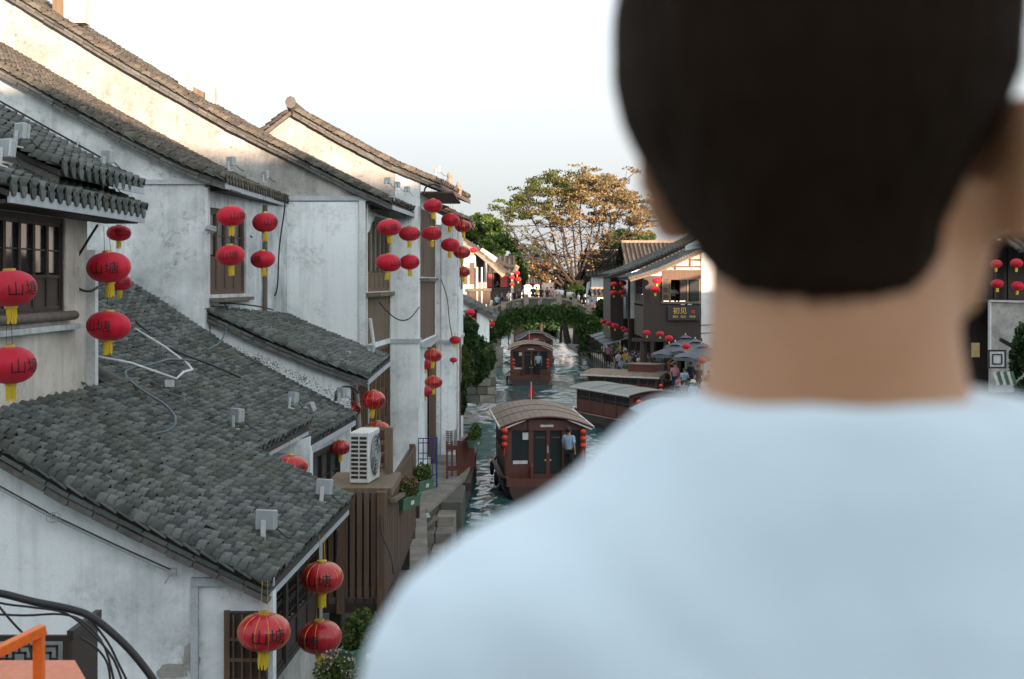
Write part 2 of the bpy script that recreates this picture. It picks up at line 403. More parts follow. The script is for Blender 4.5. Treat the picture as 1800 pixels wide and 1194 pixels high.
        me.polygons.add(len(F)); me.polygons.foreach_set('loop_start', np.arange(0, F.size, 4, dtype=np.int32))
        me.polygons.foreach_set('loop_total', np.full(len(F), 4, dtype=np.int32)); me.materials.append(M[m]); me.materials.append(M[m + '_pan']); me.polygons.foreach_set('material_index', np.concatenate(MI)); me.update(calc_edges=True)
        link('tiles', me, deck, base, 'stuff')
    if eave_tiles:
        n6 = 7
        for c in range(2 * nc + 1):
            u = c / (2 * nc); p = Vector((prof[0][0] + dx*u, y0 + (y1-y0)*u, prof[0][1] + dz*u)); w = pitch * .5; mb = MB()
            if c % 2 == 0:
                a = [(p.x+.03, p.y + w*.62*math.cos(t), p.z + .05 + w*.62*math.sin(t)) for t in [math.pi*k/6 for k in range(7)]]
                b = [(p.x+.03, p.y + w*.40*math.cos(t), p.z + .04 + w*.40*math.sin(t)) for t in [math.pi*k/6 for k in range(7)]]
                mb.add(a + b + [(x-.10,y,z+.03) for x,y,z in a], [(i, i+1, 8+i, 7+i) for i in range(6)] + [(i+1, i, 14+i, 15+i) for i in range(6)])
            else:
                a = [(p.x+.045, p.y + w*.62*math.cos(t), p.z + .045 - w*.85*math.sin(t)) for t in [math.pi*k/6 for k in range(7)]]
                mb.add(a + [(x-.03,y,z+.01) for x,y,z in a], [tuple(range(6,-1,-1)), tuple(range(7,14))] + [(i, i+1, 8+i, 7+i) for i in range(6)])
            mb.build('eave_tile', M[m], deck)
    return deck, smooth_at, Lt
def rake(house, prof, y, dy=.5, m='mortar', rows=2, dxs=0., lift=.0):
    """gable edge: stepped cement courses under the tiles and a run of flat verge tiles on top"""
    r0 = random.Random(5)
    for k in range(rows):
        mb = MB()
        for a, b in zip(prof, prof[1:]):
            A = Vector((a[0], y - .05*(rows-1-k) - .02, a[1] - .19 + .085*k + lift)); B = Vector((b[0], A.y, b[1] - .19 + .085*k + lift)); n = max(1, int((B-A).length/.3))
            for i in range(n):
                p = A.lerp(B, i/n); q = A.lerp(B, (i+1)/n) - (B-A).normalized()*.012; o_ = Vector((0, r0.uniform(-.015,.015), r0.uniform(-.008,.008)))
                mb.beam(p+o_, q+o_, .12, .055 if k else .07)
        mb.build('rake_course', M['tile' if k else m], house)
    L = 0; tb = MB(); r = random.Random(3)
    for a, b in zip(prof, prof[1:]):
        A = Vector((a[0], y - .02, a[1])); B = Vector((b[0], y - .02, b[1])); n = max(1, int((B - A).length / .2)); d = (B - A) / n
        for i in range(n):
            c = A + d * (i + .5) + Vector((0, r.uniform(-.012,.012), .012 + r.uniform(-.008,.008)))
            dd = (d.normalized() + Vector((0, 0, -.16)) * (1 if d.x < 0 else -1) * -1).normalized()
            tb.obox(c, (.25, .26, .022), dd)
            tb.obox(c + Vector((0, .13, .05)), (.24, .16, .02), dd)
    tb.build('verge_tiles', M['tile'], house, kind='stuff')
def gable_wall(house, prof, y, z0, xl, t=.25, m='plaster', name='gable_wall', drop=.14):
    poly = [(p[0], p[1] - drop) for p in prof]                       # eave .. up (x decreasing)
    xs = poly[0][0]; pts = [(xl, z0), (xs, z0)] + [(x, z) for x, z in poly if x >= xl] 
    if poly[-1][0] > xl: pts.append((xl, poly[-1][1]))
    else: 
        pts.append((xl, float(np.interp(-xl, [-p[0] for p in poly], [p[1] for p in poly]))))
    return MB().prism(pts, y, y + t).build(name, M[m], house)
def profile_at(prof, x):
    q = sorted(prof); return float(np.interp(x, [a for a, _ in q], [b for _, b in q]))

# ---------------------------------------------------------------- windows, shutters, planks
def planks(parent, p0, p1, z0, z1, n, m, name='plank', t=.03, gap=.012, off=0.):
    p0 = Vector((*p0, 0)); p1 = Vector((*p1, 0)); d = (p1 - p0) / n; nn = Vector((d.y, -d.x, 0)).normalized(); me = None
    for i in range(n):
        c = p0 + d * (i + .5) + nn * (off + random.uniform(-.004, .004))
        if me is None:
            me, _ = MB().obox((0,0,(z1-z0)/2), (d.length - gap, t, z1 - z0), d).mesh(name, M[m], center=False)
        link(name, me, parent, (c.x, c.y, z0))
def window(house, p0, p1, z0, z1, n, m='wood_dark', panel=.35, bars=2, inset=.12, glass=True, label=None, lattice=False):
    """window bank between p0 and p1 (plan), set back; frame > panes, shutters"""
    a = Vector((*p0, 0)); b = Vector((*p1, 0)); L = (b - a).length; d = (b - a) / L; nn = Vector((d.y, -d.x, 0)) # outward
    a = a - nn * inset; b = b - nn * inset; fr = MB(); zc = (z0 + z1) / 2; h = z1 - z0
    up = Vector((0, 0, 1))
    for s in (0, L): fr.obox(a + d * min(max(s, .04), L - .04) + up * zc, (.08, .10, h), d)
    for z in (z0 + .04, z1 - .04): fr.obox(a + d * L/2 + up * z, (L - .16, .09, .08), d)
    f = fr.build('window', M[m], house)
    if label: f['label'] = label
    w = (L - .16) / n
    for i in range(n):
        x0 = .08 + i * w; c = a + d * (x0 + w / 2); sb = MB()
        for s in (-1, 1): sb.obox(c + d * s * (w/2 - .03) + up * zc + nn*.006, (.045, .05, h - .17), d)
        zp = z0 + .09 + (h - .18) * panel
        for z in (z0 + .11, zp, z1 - .11): sb.obox(c + up * z + nn*.006, (w - .11, .045, .05), d)
        for k in range(1, bars): 
            z = zp + (z1 - .11 - zp) * k / bars; sb.obox(c + up * z, (w - .11, .03, .022), d)
        if panel > .05: sb.obox(c + up * ((z0 + .13 + zp) / 2), (w - .11, .02, zp - z0 - .14), d)
        if lattice:
            for k in range(1, 4): sb.obox(c + d * (w * (k/4 - .5)) + up * ((zp + z1) / 2), (.02, .025, z1 - zp - .12), d)
            for k in range(1, 7): sb.obox(c + up * (zp + (z1 - zp - .1) * k / 7) + nn*.003, (w - .12, .02, .018), d)
        sb.build('shutter' , M[m], f)
        if glass: MB().obox(c + up * ((zp + z1)/2) - nn * .02, (w - .1, .008, z1 - zp - .12), d).build('pane', M['glass'], f)
    return f
def room_box(house, p0, p1, z0, z1, inset=.9):
    """back wall of the room behind an opening, near-black to stand in for room shade"""
    a = Vector((*p0, 0)); b = Vector((*p1, 0)); d = (b - a).normalized(); nn = Vector((d.y, -d.x, 0))
    c = (a + b) / 2 - nn * inset
    return MB().obox(c + Vector((0,0,(z0+z1)/2)), ((b-a).length * .98, .05, z1 - z0), d).build('inner_wall', M['dark_room'], house)
# ================================================================ SETTING
def struct(o): o['kind'] = 'structure'; return o
_nx, _ny = 300, 1100
_X = np.linspace(-5, 17, _nx); _Y = 24 + (206-24)*np.linspace(0, 1, _ny)**1.35; _gx, _gy = np.meshgrid(_X, _Y)
_rg = np.random.default_rng(77); _Z = np.zeros_like(_gx)
_wob = .8*np.sin(_gx*.31+1)+.8*np.sin(_gy*.17+_gx*.2)
for _k in range(70):
    lam = .45*(7.5**_rg.uniform(0,1)); th = _rg.normal(0, .75)+math.pi/2; amp = .0062*lam**.9
    _Z += amp*np.sin(2*np.pi/lam*((_gx+.3*_wob)*np.cos(th)+(_gy+.2*_wob)*np.sin(th))+_rg.uniform(0,6.28))
_patch = .65+.5*np.sin(_gx*.42+_gy*.09)*np.sin(_gy*.13-1+_gx*.1); _Z *= _patch
_v = np.stack([_gx,_gy,_Z],-1).reshape(-1,3)
_i = (np.arange(_ny-1)[:,None]*_nx+np.arange(_nx-1)[None]).ravel(); _f = np.stack([_i,_i+1,_i+1+_nx,_i+_nx],1)
_me = bpy.data.meshes.new('canal_water'); _me.vertices.add(len(_v)); _me.vertices.foreach_set('co',_v.ravel()); _me.loops.add(_f.size); _me.loops.foreach_set('vertex_index',_f.ravel().astype(np.int32))
_me.polygons.add(len(_f)); _me.polygons.foreach_set('loop_start',np.arange(0,_f.size,4,dtype=np.int32)); _me.polygons.foreach_set('loop_total',np.full(len(_f),4,dtype=np.int32)); _me.polygons.foreach_set('use_smooth',[True]*len(_f)); _me.materials.append(M['water']); _me.update(calc_edges=True)
struct(link('canal_water', _me))
water = MB(); water.add([(-400,-60,-.3),(400,-60,-.3),(400,24.05,-.3),(-400,24.05,-.3)], [(0,1,2,3)])
struct(water.build('near_canal_water', M['water']))
fb_ = MB().plate([(-3,200),(6,200),(6,1500),(-3,1500)],-.8,1.05).build('far_bank_ground', M['stone']); struct(fb_)
LQ = [(-3.9,-12),(-3.3,14),(-2.75,24),(-2.2,33),(-2.6,39),(-1.75,46),(-1.55,54),(-3.0,60),(-3.6,90),(-2.6,122),(-2.4,136),(-3,170),(-3,200)]
RQ = [(16,-12),(16,40),(13.5,56),(10.8,72),(9.2,84),(7.7,100),(7.3,124),(7.3,136),(6.6,170),(6,200)]
lb = MB().plate([(-900,-60),(-3.9,-60)] + LQ + [(-3,1500),(-900,1500)], -.8, 1.08).build('left_bank_ground', M['stone']); struct(lb)
rb = MB().plate([(900,-60),(900,1500),(6,1500)] + RQ[::-1] + [(16,-60)], -.8, 1.02).build('right_bank_ground', M['stone']); struct(rb)
def quay_wall(name, line, side, z1, label):
    q = MB(); 
    o = thing(name, label, 'quay wall', (line[0][0], line[0][1], 0)); meA = None
    rr = random.Random(5)
    for (x0,y0),(x1,y1) in zip(line, line[1:]):
        a = Vector((x0,y0,0)); b = Vector((x1,y1,0)); L = (b-a).length; n = max(1,int(L/1.1)); d = (b-a)/n
        nn = Vector((d.y,-d.x,0)).normalized() * side
        for i in range(n):
            for k in range(4):
                z = -.25 + k * .33
                c = a + d*(i + .5 + (.5 if k % 2 else 0)*(.5)) + nn * (.05 + rr.uniform(-.02,.02)); c.z = z
                if meA is None: meA, _ = MB().box((-.54,-.14,0),(.54,.14,.315)).mesh('stone_block', M['stone_dark'], center=False)
                s = link('stone_block', meA, o, c); s.rotation_euler.z = math.atan2(d.y, d.x); s.scale.x = (d.length - .02)/1.08
    cap = MB()
    for (x0,y0),(x1,y1) in zip(line, line[1:]): cap.beam((x0,y0,z1+.04),(x1,y1,z1+.04),.5,.1)
    cap.build('coping', M['stone'], o)
quay_wall('quay_wall', LQ[1:11], 1, 1.08, 'dark wet stone quay wall along the water under the white houses on the left')
quay_wall('quay_wall', RQ[2:8], -1, 1.02, 'dark stone quay wall beside the moored boats below the parasols')

# ================================================================ HOUSE 1 (nearest, left): upper floor set back, lean-to roof down to the canal
h1 = thing('white_house', 'nearest white plastered house at lower left with long lean-to tiled roof and two-tier eave above', 'house', (-6, 18, 1.08))
prof1 = [(-2.95,3.80),(-4.2,4.40),(-5.4,5.0),(-6.78,5.80)]
roof(h1, prof1, 17.35, 23.75, dx=.25, dz=.02, pitch=.32, step=.112, parts=300)
rake(h1, prof1, 17.38)
def debris(house, prof, y0, y1, n, seed):
    r_ = random.Random(seed); mb = MB()
    for _ in range(n):
        i = r_.randrange(len(prof)-1); f = r_.random(); a, b = prof[i], prof[i+1]; d = Vector((b[0]-a[0],0,b[1]-a[1])).normalized()
        c = Vector((a[0]+(b[0]-a[0])*f, r_.uniform(y0,y1), a[1]+(b[1]-a[1])*f + .13)); an = r_.uniform(0,3.1); up = Vector((-d.z,0,d.x)); up = up if up.z > 0 else -up
        ax = (d*math.cos(an)+Vector((0,1,0))*math.sin(an)+up*r_.uniform(-.25,.25)); mb.obox(c, (r_.uniform(.03,.17),r_.uniform(.02,.09),.016), ax, up)
    mb.build('broken_tile_pieces', M['tile'], house, kind='stuff')
debris(h1, prof1, 17.6, 23.5, 90, 1)
gable_wall(h1, prof1, 17.55, .9, -13, m='plaster')
# eave fascia
MB().beam((-2.98,17.4,3.66),(-2.73,23.7,3.68),.03,.12).build('eave_gutter', M['trim'], h1)
tr = MB(); tr.box((PX(335,17.5),17.49,.9),(PX(348,17.5),17.55,PZ(1030,17.5))); tr.box((PX(335,17.5)+.005,17.47,PZ(1030,17.5)),(PX(482,17.5),17.55,PZ(1016,17.5)))
tr.build('wall_trim', M['trim'], h1)
# gable slot: facade of the ground floor, set back behind a curved bracket wall
MB().prism([(PX(400,17.5),.9),(PX(480,17.5),3.6),(PX(478,17.5),3.72),(PX(400,17.5),3.72)],17.5,17.52)
fx = lambda y: -3.42 + .045*(y-17.5)
w = MB(); wall_along(w, (fx(17.8),17.8),(fx(23.6),23.6),.9,4.0,.2,[(.25,5.55,1.9,3.62)]); w.build('canal_wall', M['plaster_old'], h1)
window(h1,(fx(18.05),18.05),(fx(20.7),20.7),1.9,3.62,3,'wood_dark',.4,3,.05,label='dark lattice window behind the lowest lanterns',lattice=True)
window(h1,(fx(20.7),20.7),(fx(23.35),23.35),1.9,3.62,3,'wood_dark',.3,3,.05,lattice=True)
# dark shop opening at gable corner
MB().box((PX(404,17.5),17.42,.9),(PX(470,17.5),17.53,PZ(1075,17.5))).build('corner_door', M['wood_dark'], h1)
cb = MB(); cb.box((PX(404,17.5)-.05,17.38,.9),(PX(404,17.5)+.02,17.42,PZ(1070,17.5)))
for i in range(4): cb.box((PX(412+i*15,17.5),17.385,.9),(PX(415+i*15,17.5),17.42,PZ(1078,17.5)))
for i in range(3): cb.box((PX(404,17.5),17.39,2.6+i*.25),(PX(468,17.5),17.415,2.64+i*.25))
cb.build('door_lattice', M['wood_brown'], h1)
# peeled render at the foot of the gable
r_ = random.Random(11)
for (cx,cy,rx,ry) in ((300,1182,26,14),(334,1160,16,26)):
    poly = []
    for k in range(14):
        a = 2*math.pi*k/14; q = 1 + r_.uniform(-.25,.25)
        poly.append((PX(cx + rx*q*math.cos(a),17.5), PZ(cy - ry*q*math.sin(a),17.5)))
    MB().prism(poly,17.53,17.555).build('bare_cement_patch', M['cement'], h1)
# bamboo pole / conduit along gable
cd = MB().tube([P(-30,842,17.4),P(90,908,17.4),P(200,960,17.4),P(302,1006,17.4)],.022,8).build('conduit', M['metal_grey'], h1)
MB().tube([P(-30,838,17.35),P(90,904,17.35),P(200,956,17.35),P(300,1001,17.35)],.009,5).build('thin_cable', M['black'], h1)
rg = MB(); 
for k in (90,97): rg.tube([P(k+9*math.cos(a*.7),910+9*math.sin(a*.7),17.3) for a in range(10)],.006,5)
rg.obox(P(303,1006,17.38),(.1,.05,.1)); rg.tube([P(300,1008,17.32),P(290,1026,17.3)],.012,5)
rg.build('pole_ring', M['metal_grey'], h1)
# upper storey
ux = -6.75
w = MB(); wall_along(w,(ux,17.55),(ux,22.6),5.5,9.1,.25,[(.0,3.95,6.99,8.45)]); w.build('upper_canal_wall', M['plaster_warm'], h1)
MB().box((ux+.0,22.55,5.55),(ux+.14,22.72,8.0)).build('corner_pipe_casing', M['pipe'], h1)
MB().box((-13,22.61,5.3),(ux-.26,22.85,9.1)).build('far_gable_wall', M['plaster'], h1)
w = MB(); w.box((-13,17.8,5.5),(ux-.25,17.95,9.6)); w.build('near_gable_wall', M['plaster'], h1)
window(h1,(ux,17.8),(ux,21.5),7.0,8.45,6,'wood_dark',.38,2,.08,label='row of dark framed shutters under the two-tier eave')
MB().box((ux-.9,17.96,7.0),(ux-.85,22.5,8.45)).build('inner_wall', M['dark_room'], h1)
MB().box((ux-.84,22.1,7.0),(ux-.3,22.2,8.45)).build('inner_wall', M['wood_dark'], h1)  # dark board added so the panes do not look through to bright plaster
s1 = MB(); s1.tube([(ux+.1,17.6,6.99),(ux+.1,21.65,6.99)],.07,8); s1.build('window_rail', M['wood_grey'], h1, smooth=True)
s1 = MB(); s1.box((ux,17.5,6.78),(ux+.14,21.95,6.86)); s1.build('sill_moulding', M['plaster_worn'], h1)
low = [(-6.12,8.64),(-6.6,8.84),(-7.4,9.22),(-8.8,9.95),(-10,10.6)]
roof(h1, low, 17.2, 23.45, dx=.06, pitch=.35, step=.12, parts=170, eave_tiles=True, skip=lambda p: p.y > 19.2 and p.x < -6.85)
MB().prism([(-6.2,8.62),(-6.18,8.95),(-6.9,9.30),(-8.4,10.1),(-10,11.0),(-10,10.5),(-8.8,9.9),(-7.4,9.15)][::-1],19.3,19.42).build('tier_end_fill', M['mortar'], h1)
upp = [(-6.14,9.04),(-6.9,9.38),(-8.4,10.22),(-10,11.1)]
roof(h1, upp, 19.25, 23.45, dx=.04, pitch=.35, step=.12, parts=130, eave_tiles=True)
MB().beam((-6.12,17.3,8.53),(-6.06,23.4,8.53),.04,.14).build('eave_gutter', M['trim'], h1)
MB().beam((-6.1,21.8,8.98),(-6.06,23.4,8.98),.03,.10).build('upper_eave_gutter', M['trim'], h1)
MB().beam((-6.75,23.52,9.35),(-10,23.52,11.14),.05,.24).build('far_verge_flashing', M['pipe'], h1)
MB().box((-6.7,17.25,8.45),(-6.15,23.4,8.5)).build('eave_soffit', M['wood_dark'], h1)
MB().beam((-6.8,23.55,9.55),(-10,23.55,11.33),.05,.03).build('verge_cable', M['black'], h1)

# ================================================================ HOUSE 2: single-storey, stepped eave
h2 = thing('white_house', 'low white house with wide tiled roof and stepped eave, second from lower left', 'house', (-6, 28, 1.08))
p2a = [(-4.36,4.58),(-5.6,5.18),(-7.0,5.94),(-8.9,7.02),(-10.4,7.9)]
p2b = [(-3.98,4.30),(-5.4,5.0),(-6.9,5.82),(-8.6,6.98),(-10.0,7.85)]
roof(h2, p2a, 23.85, 28.05, dx=.36, dz=.08, pitch=.32, step=.115, parts=190)
roof(h2, p2b, 28.05, 32.05, dx=.45, dz=.12, pitch=.32, step=.115, parts=110)
rake(h2, p2a, 23.9); debris(h2, [(-4.4,4.72),(-5.6,5.28),(-7.0,6.04),(-8.9,7.12)], 24, 31.8, 130, 2)
# near rake: a roll of mortar
MB().tube([(x-.0, 23.86, z+.07) for x, z in p2a], .11, 8).build('verge_roll', M['mortar'], h2, smooth=True)
gable_wall(h2, p2a, 24.05, .9, -12, m='plaster')
MB().beam((-4.38,23.9,4.46),(-4.02,28,4.54),.03,.11).build('eave_gutter', M['trim'], h2)
MB().beam((-3.98,28.1,4.20),(-3.53,32,4.32),.03,.11).build('far_eave_gutter', M['trim'], h2)
gx = lambda y: -4.62 + .11*(y-24)
w = MB(); wall_along(w,(gx(24.3),24.3),(gx(32.2),32.2),.9,4.22,.2,[(.6,3.0,1.9,4.0),(4.0,7.2,1.6,4.0)]); w.build('canal_wall', M['plaster_worn'], h2)
window(h2,(gx(24.9),24.9),(gx(27.3),27.3),1.9,4.0,4,'wood_brown',.3,3,.05)
window(h2,(gx(28.3),28.3),(gx(31.5),31.5),1.6,4.0,4,'wood_dark',.3,3,.05)
MB().box((gx(28)-.02,27.9,.9),(gx(28)+.22,28.3,4.25)).build('white_pilaster', M['plaster'], h2)
fa = MB()
for (a,b) in ((443,545),):
    n = 12; pts = [(PX(a,27.2),PZ(832,27.2))]
    for k in range(n+1): pts.append((PX(a+(b-a)*k/n,27.2), PZ(838 - 30*math.sin(k/n*math.pi/2) + 4*(k%2),27.2)))
    pts += [(PX(b,27.2),PZ(768,27.2)),(PX(a,27.2),PZ(800,27.2))]
    fa.prism(pts,27.2,27.3)
fa.build('scalloped_fascia', M['plaster'], h2)

# ================================================================ HOUSE B: tall, gable at Y=32, with lean-to roof 3
hB = thing('white_house', 'tall white gabled house with one shuttered window above a small tiled lean-to', 'house', (-9, 35, 1.08))
pB = [(-6.44,9.78),(-7.3,10.1),(-8.45,10.66),(-10,11.5),(-11.6,12.38),(-14.5,14.1)]
roof(hB, pB, 31.85, 40.0, dx=.14, pitch=.33, step=.15, parts=220, m='tile_warm', eave_tiles=True)
rake(hB, pB, 31.9)
gable_wall(hB, [(-6.92,9.96)]+pB[1:], 32.05, .9, -15, m='plaster_worn', t=.28)
MB().beam((-6.44,31.9,9.64),(-6.32,40,9.66),.03,.12).build('eave_gutter', M['trim'], hB)
MB().box((-6.9,32.4,9.56),(-6.4,39.9,9.6)).build('eave_soffit', M['wood_dark'], hB)
tb = MB(); tb.box((PX(246,32),31.97,PZ(324,32)),(-6.40,32.05,PZ(316,32))); tb.build('string_course', M['trim'], hB)
bx = lambda y: -6.92 + .075*(y-32.05)
w = MB(); wall_along(w,(bx(32.33),32.33),(bx(40),40),4.9,9.7,.25,[(.08,3.3,7.2,9.2)]); w.build('canal_wall', M['plaster_worn'], hB)
window(hB,(bx(32.42),32.42),(bx(35.6),35.6),7.2,9.2,4,'wood_brown',.42,2,.1)
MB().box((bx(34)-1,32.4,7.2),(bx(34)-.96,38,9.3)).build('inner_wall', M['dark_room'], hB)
MB().box((bx(32.3)-.03,32.2,7.04),(bx(36)+.12,35.9,7.12)).build('window_sill', M['wood_grey'], hB)
MB().box((bx(32)-.0,32.04,6.9),(bx(32)+.07,32.3,9.62)).build('corner_pipe', M['pipe'], hB)
MB().tube([(bx(37.2)+.08,37.2,6.4),(bx(37.2)+.08,37.2,9.5)],.06,8).build('downpipe', M['wood_grey'], hB)
p3 = [(-3.28,5.32),(-4.4,5.72),(-5.6,6.22),(-7.25,6.98)]
roof(hB, p3, 32.35, 39.95, dx=-.16, dz=0, pitch=.32, step=.115, parts=250)
rake(hB, p3, 32.36)
gable_wall(hB, [(-3.7,5.47)]+p3[1:], 32.5, .9, -7.3, m='plaster', t=.2, name='lean_to_gable')
MB().beam((-3.28,32.4,5.2),(-3.42,39.9,5.2),.03,.11).build('lean_to_gutter', M['trim'], hB)
w = MB(); wall_along(w,(-3.9,32.72),(-4.0,39.9),.9,5.35,.2,[(.5,3.2,2.4,4.9),(3.7,6.6,2.4,4.9)]); w.build('lean_to_wall', M['plaster_old'], hB)
window(hB,(-3.9,33.22),(-3.94,35.9),2.4,4.9,4,'wood_dark',.2,3,.04)
window(hB,(-3.95,36.4),(-3.99,39.3),2.4,4.9,4,'wood_brown',.2,3,.04)

# ================================================================ HOUSE C: gable at Y=40
hC = thing('white_house', 'tall white house with blank side wall, arched timber window and broad white pier', 'house', (-9, 43, 1.08))
pC = [(-3.36,9.72),(-4.4,10.18),(-6.0,11.0),(-8,12.0),(-11.2,13.84),(-13.9,15.5),(-18,18.1)]
roof(hC, pC, 39.85, 46.1, dx=.3, dz=.02, pitch=.33, step=.17, parts=200, m='tile_warm')
rake(hC, pC, 39.9)
gable_wall(hC, [(-4.12,10.18)]+pC[1:], 40.02, .9, -18, m='plaster_old', t=.28)
sg = MB().prism([(PX(500,40),.9),(-4.125,.9),(-4.125,PZ(355,40)),(PX(500,40),PZ(355,40))],39.985,40.018); sg.build('smooth_render_panel', M['plaster'], hC)
tb = MB(); tb.box((PX(502,40),39.94,PZ(353,40)),(-3.3,40.0,PZ(345,40))); tb.build('string_course', M['trim'], hC)
MB().box((PX(632,40),39.90,5.5),(PX(643,40),39.98,PZ(353,40))).build('corner_pipe_casing', M['pipe'], hC)
cxf = lambda y: -4.12 + .05*(y-40)
w = MB(); wall_along(w,(cxf(40.3),40.3),(cxf(46),46),.9,9.7,.25,[(.1,4.9,7.2,9.45),(.1,4.9,5.7,7.05),(.1,4.9,1.5,5.55)]); w.build('canal_wall', M['plaster'], hC)
window(hC,(cxf(40.4),40.4),(cxf(45.2),45.2),7.2,9.4,5,'wood_olive',.22,1,.1)
planks(hC,(cxf(40.4)-.06,40.4),(cxf(45.2)-.06,45.2),5.7,7.05,22,'wood_olive')
window(hC,(cxf(40.4),40.4),(cxf(45.2),45.2),1.5,5.55,5,'wood_brown',.2,5,.08,lattice=True)
MB().box((cxf(40)-.02,40.2,7.08),(cxf(45.3)+.14,45.4,7.18)).build('window_sill', M['wood_olive'], hC)
sc = []
for k in range(15):
    yy = 40.3 + 4.9*k/14; q = k/14; sc.append((yy, 9.62 - (.75*(1-min(1,q*2.2))**1.5 + .08*(k%2))))
mb = MB(); 
vv = [(cxf(y)+.02, y, z) for y, z in sc] + [(cxf(y)+.02, y, 9.7) for y, z in reversed(sc)]
n_ = len(vv); mb.add(vv + [(x-.06,y,z) for x,y,z in vv], [tuple(range(n_-1,-1,-1)), tuple(range(n_,2*n_))] + [(i,(i+1)%n_,(i+1)%n_+n_,i+n_) for i in range(n_)])
mb.build('scalloped_bracket', M['plaster'], hC)
MB().beam((-3.36,39.9,9.58),(-3.06,46,9.6),.03,.12).build('eave_gutter', M['trim'], hC)
MB().box((-4.0,40.3,9.5),(-3.35,46,9.54)).build('eave_soffit', M['wood_dark'], hC)
MB().tube([(cxf(40)+.12,40.05,PZ(560,40)),(cxf(40)+.2,40.2,PZ(600,40)),(cxf(40)+.25,40.2,PZ(640,40))],.05,8).build('bent_pipe', M['pipe'], hC)
MB().tube([P(598,700,33.5),P(612,678,33.5),P(626,690,33.5),P(630,740,33.5),P(632,810,33.5)],.07,8).build('drain_bend', M['cement'], hC, smooth=True)

# ================================================================ HOUSE D: gable at Y=46, with pier
hD = thing('white_house', 'white house with weathered peaked gable against the sky and brown timber front', 'house', (-6, 49, 1.08))
pD = [(-2.30,10.66),(-3.9,11.32),(-5.5,12.16),(-7.07,13.05)]
roof(hD, pD, 45.85, 52.6, dx=.72, dz=-.1, pitch=.38, step=.18, parts=200, m='tile_warm')
rake(hD, pD, 45.9)
pDl = [(-12.5,10.0),(-10,11.1),(-8.2,12.2),(-7.12,13.05)]
roof(hD, pDl, 45.85, 52.6, dx=.3, pitch=.3, step=.25, parts=60, m='tile_warm')
rk = MB()
for a, b in zip(pDl, pDl[1:]): rk.beam((a[0],45.86,a[1]-.12),(b[0],45.86,b[1]-.12),.14,.1)
rk.build('rake_course', M['mortar'], hD)
MB().loft([[Vector((-7.1+.18*math.cos(a), yy, 13.15+zz+.2*math.sin(a))) for a in [k*math.pi/4 for k in range(8)]] for yy,zz in ((45.6,.10),(45.9,.0),(52.6,-.02))]).build('ridge', M['mortar'], hD)
poly = [(-12.4,9)] + [(-3.0,9)] + [(-3.0,10.78)] + [(x,z-.14) for x,z in pD[1:]] + [(x,z-.14) for x,z in reversed(pDl)][1:]
MB().prism(poly,46.02,46.3).build('gable_wall', M['plaster_old'], hD)
MB().box((-3.86,45.12,.9),(-2.98,46.0,9.9)).build('white_pier', M['plaster'], hD)
MB().box((-3.78,45.98,9.4),(-2.98,46.3,11)).build('pier_head', M['plaster'], hD)
MB().box((-3.90,45.06,PZ(604,45.1)),(-2.93,46.05,PZ(596,45.1))).build('pier_band', M['trim'], hD)
dx_ = lambda y: -3.0 + .03*(y-46)
w = MB(); wall_along(w,(dx_(46.3),46.3),(dx_(52.6),52.6),.9,10.4,.25,[(.05,6.2,7.65,9.9),(.05,6.2,5.55,7.5),(.05,6.2,1.3,5.3)]); w.build('canal_wall', M['plaster'], hD)
planks(hD,(dx_(46.35)-.05,46.35),(dx_(52.5)-.05,52.5),7.65,9.9,20,'wood_brown',name='shutter_board')
planks(hD,(dx_(46.35)-.05,46.35),(dx_(52.5)-.05,52.5),5.55,7.5,26,'wood_brown')
w = MB(); wall_along(w,(dx_(46.3)-.12,46.3),(dx_(52.6)-.12,52.6),1.3,5.3,.1); w.build('recessed_wall', M['plaster'], hD)
MB().box((dx_(46)-.0,46.3,7.54),(dx_(52)+.12,52.5,7.62)).build('window_sill', M['wood_grey'], hD)
MB().box((dx_(46)-.0,46.3,5.36),(dx_(52)+.16,52.5,5.5)).build('floor_band', M['trim'], hD)
for yy in (50.2,): MB().box((dx_(yy)-.05,yy,1.1),(dx_(yy)+.16,yy+.8,5.34)).build('timber_post', M['wood_brown'], hD)
MB().box((-2.95,46.1,10.36),(-1.9,52.4,10.42)).build('eave_soffit', M['wood_brown'], hD)
rf = MB()
for i in range(22): 
    yy = 46.2 + i*.29; rf.beam((-3.0+.11*(yy-46),yy,10.70),(-2.36+.11*(yy-46),yy,10.44),.08,.08)
rf.build('rafter_ends', M['wood_brown'], hD)
MB().beam((-2.28,45.9,10.55),(-1.56,52.6,10.45),.05,.14).build('eave_board', M['wood_grey'], hD)
# small finials at the eave, as in the photograph
for (px_,py_) in ((790,313),(806,330)):
    c = P(px_,py_,50); MB().lathe([(.10,-.3),(.12,-.1),(.07,.0),(.10,.08),(.03,.2)],8,c).build('eave_finial', M['stone_warm'], hD)

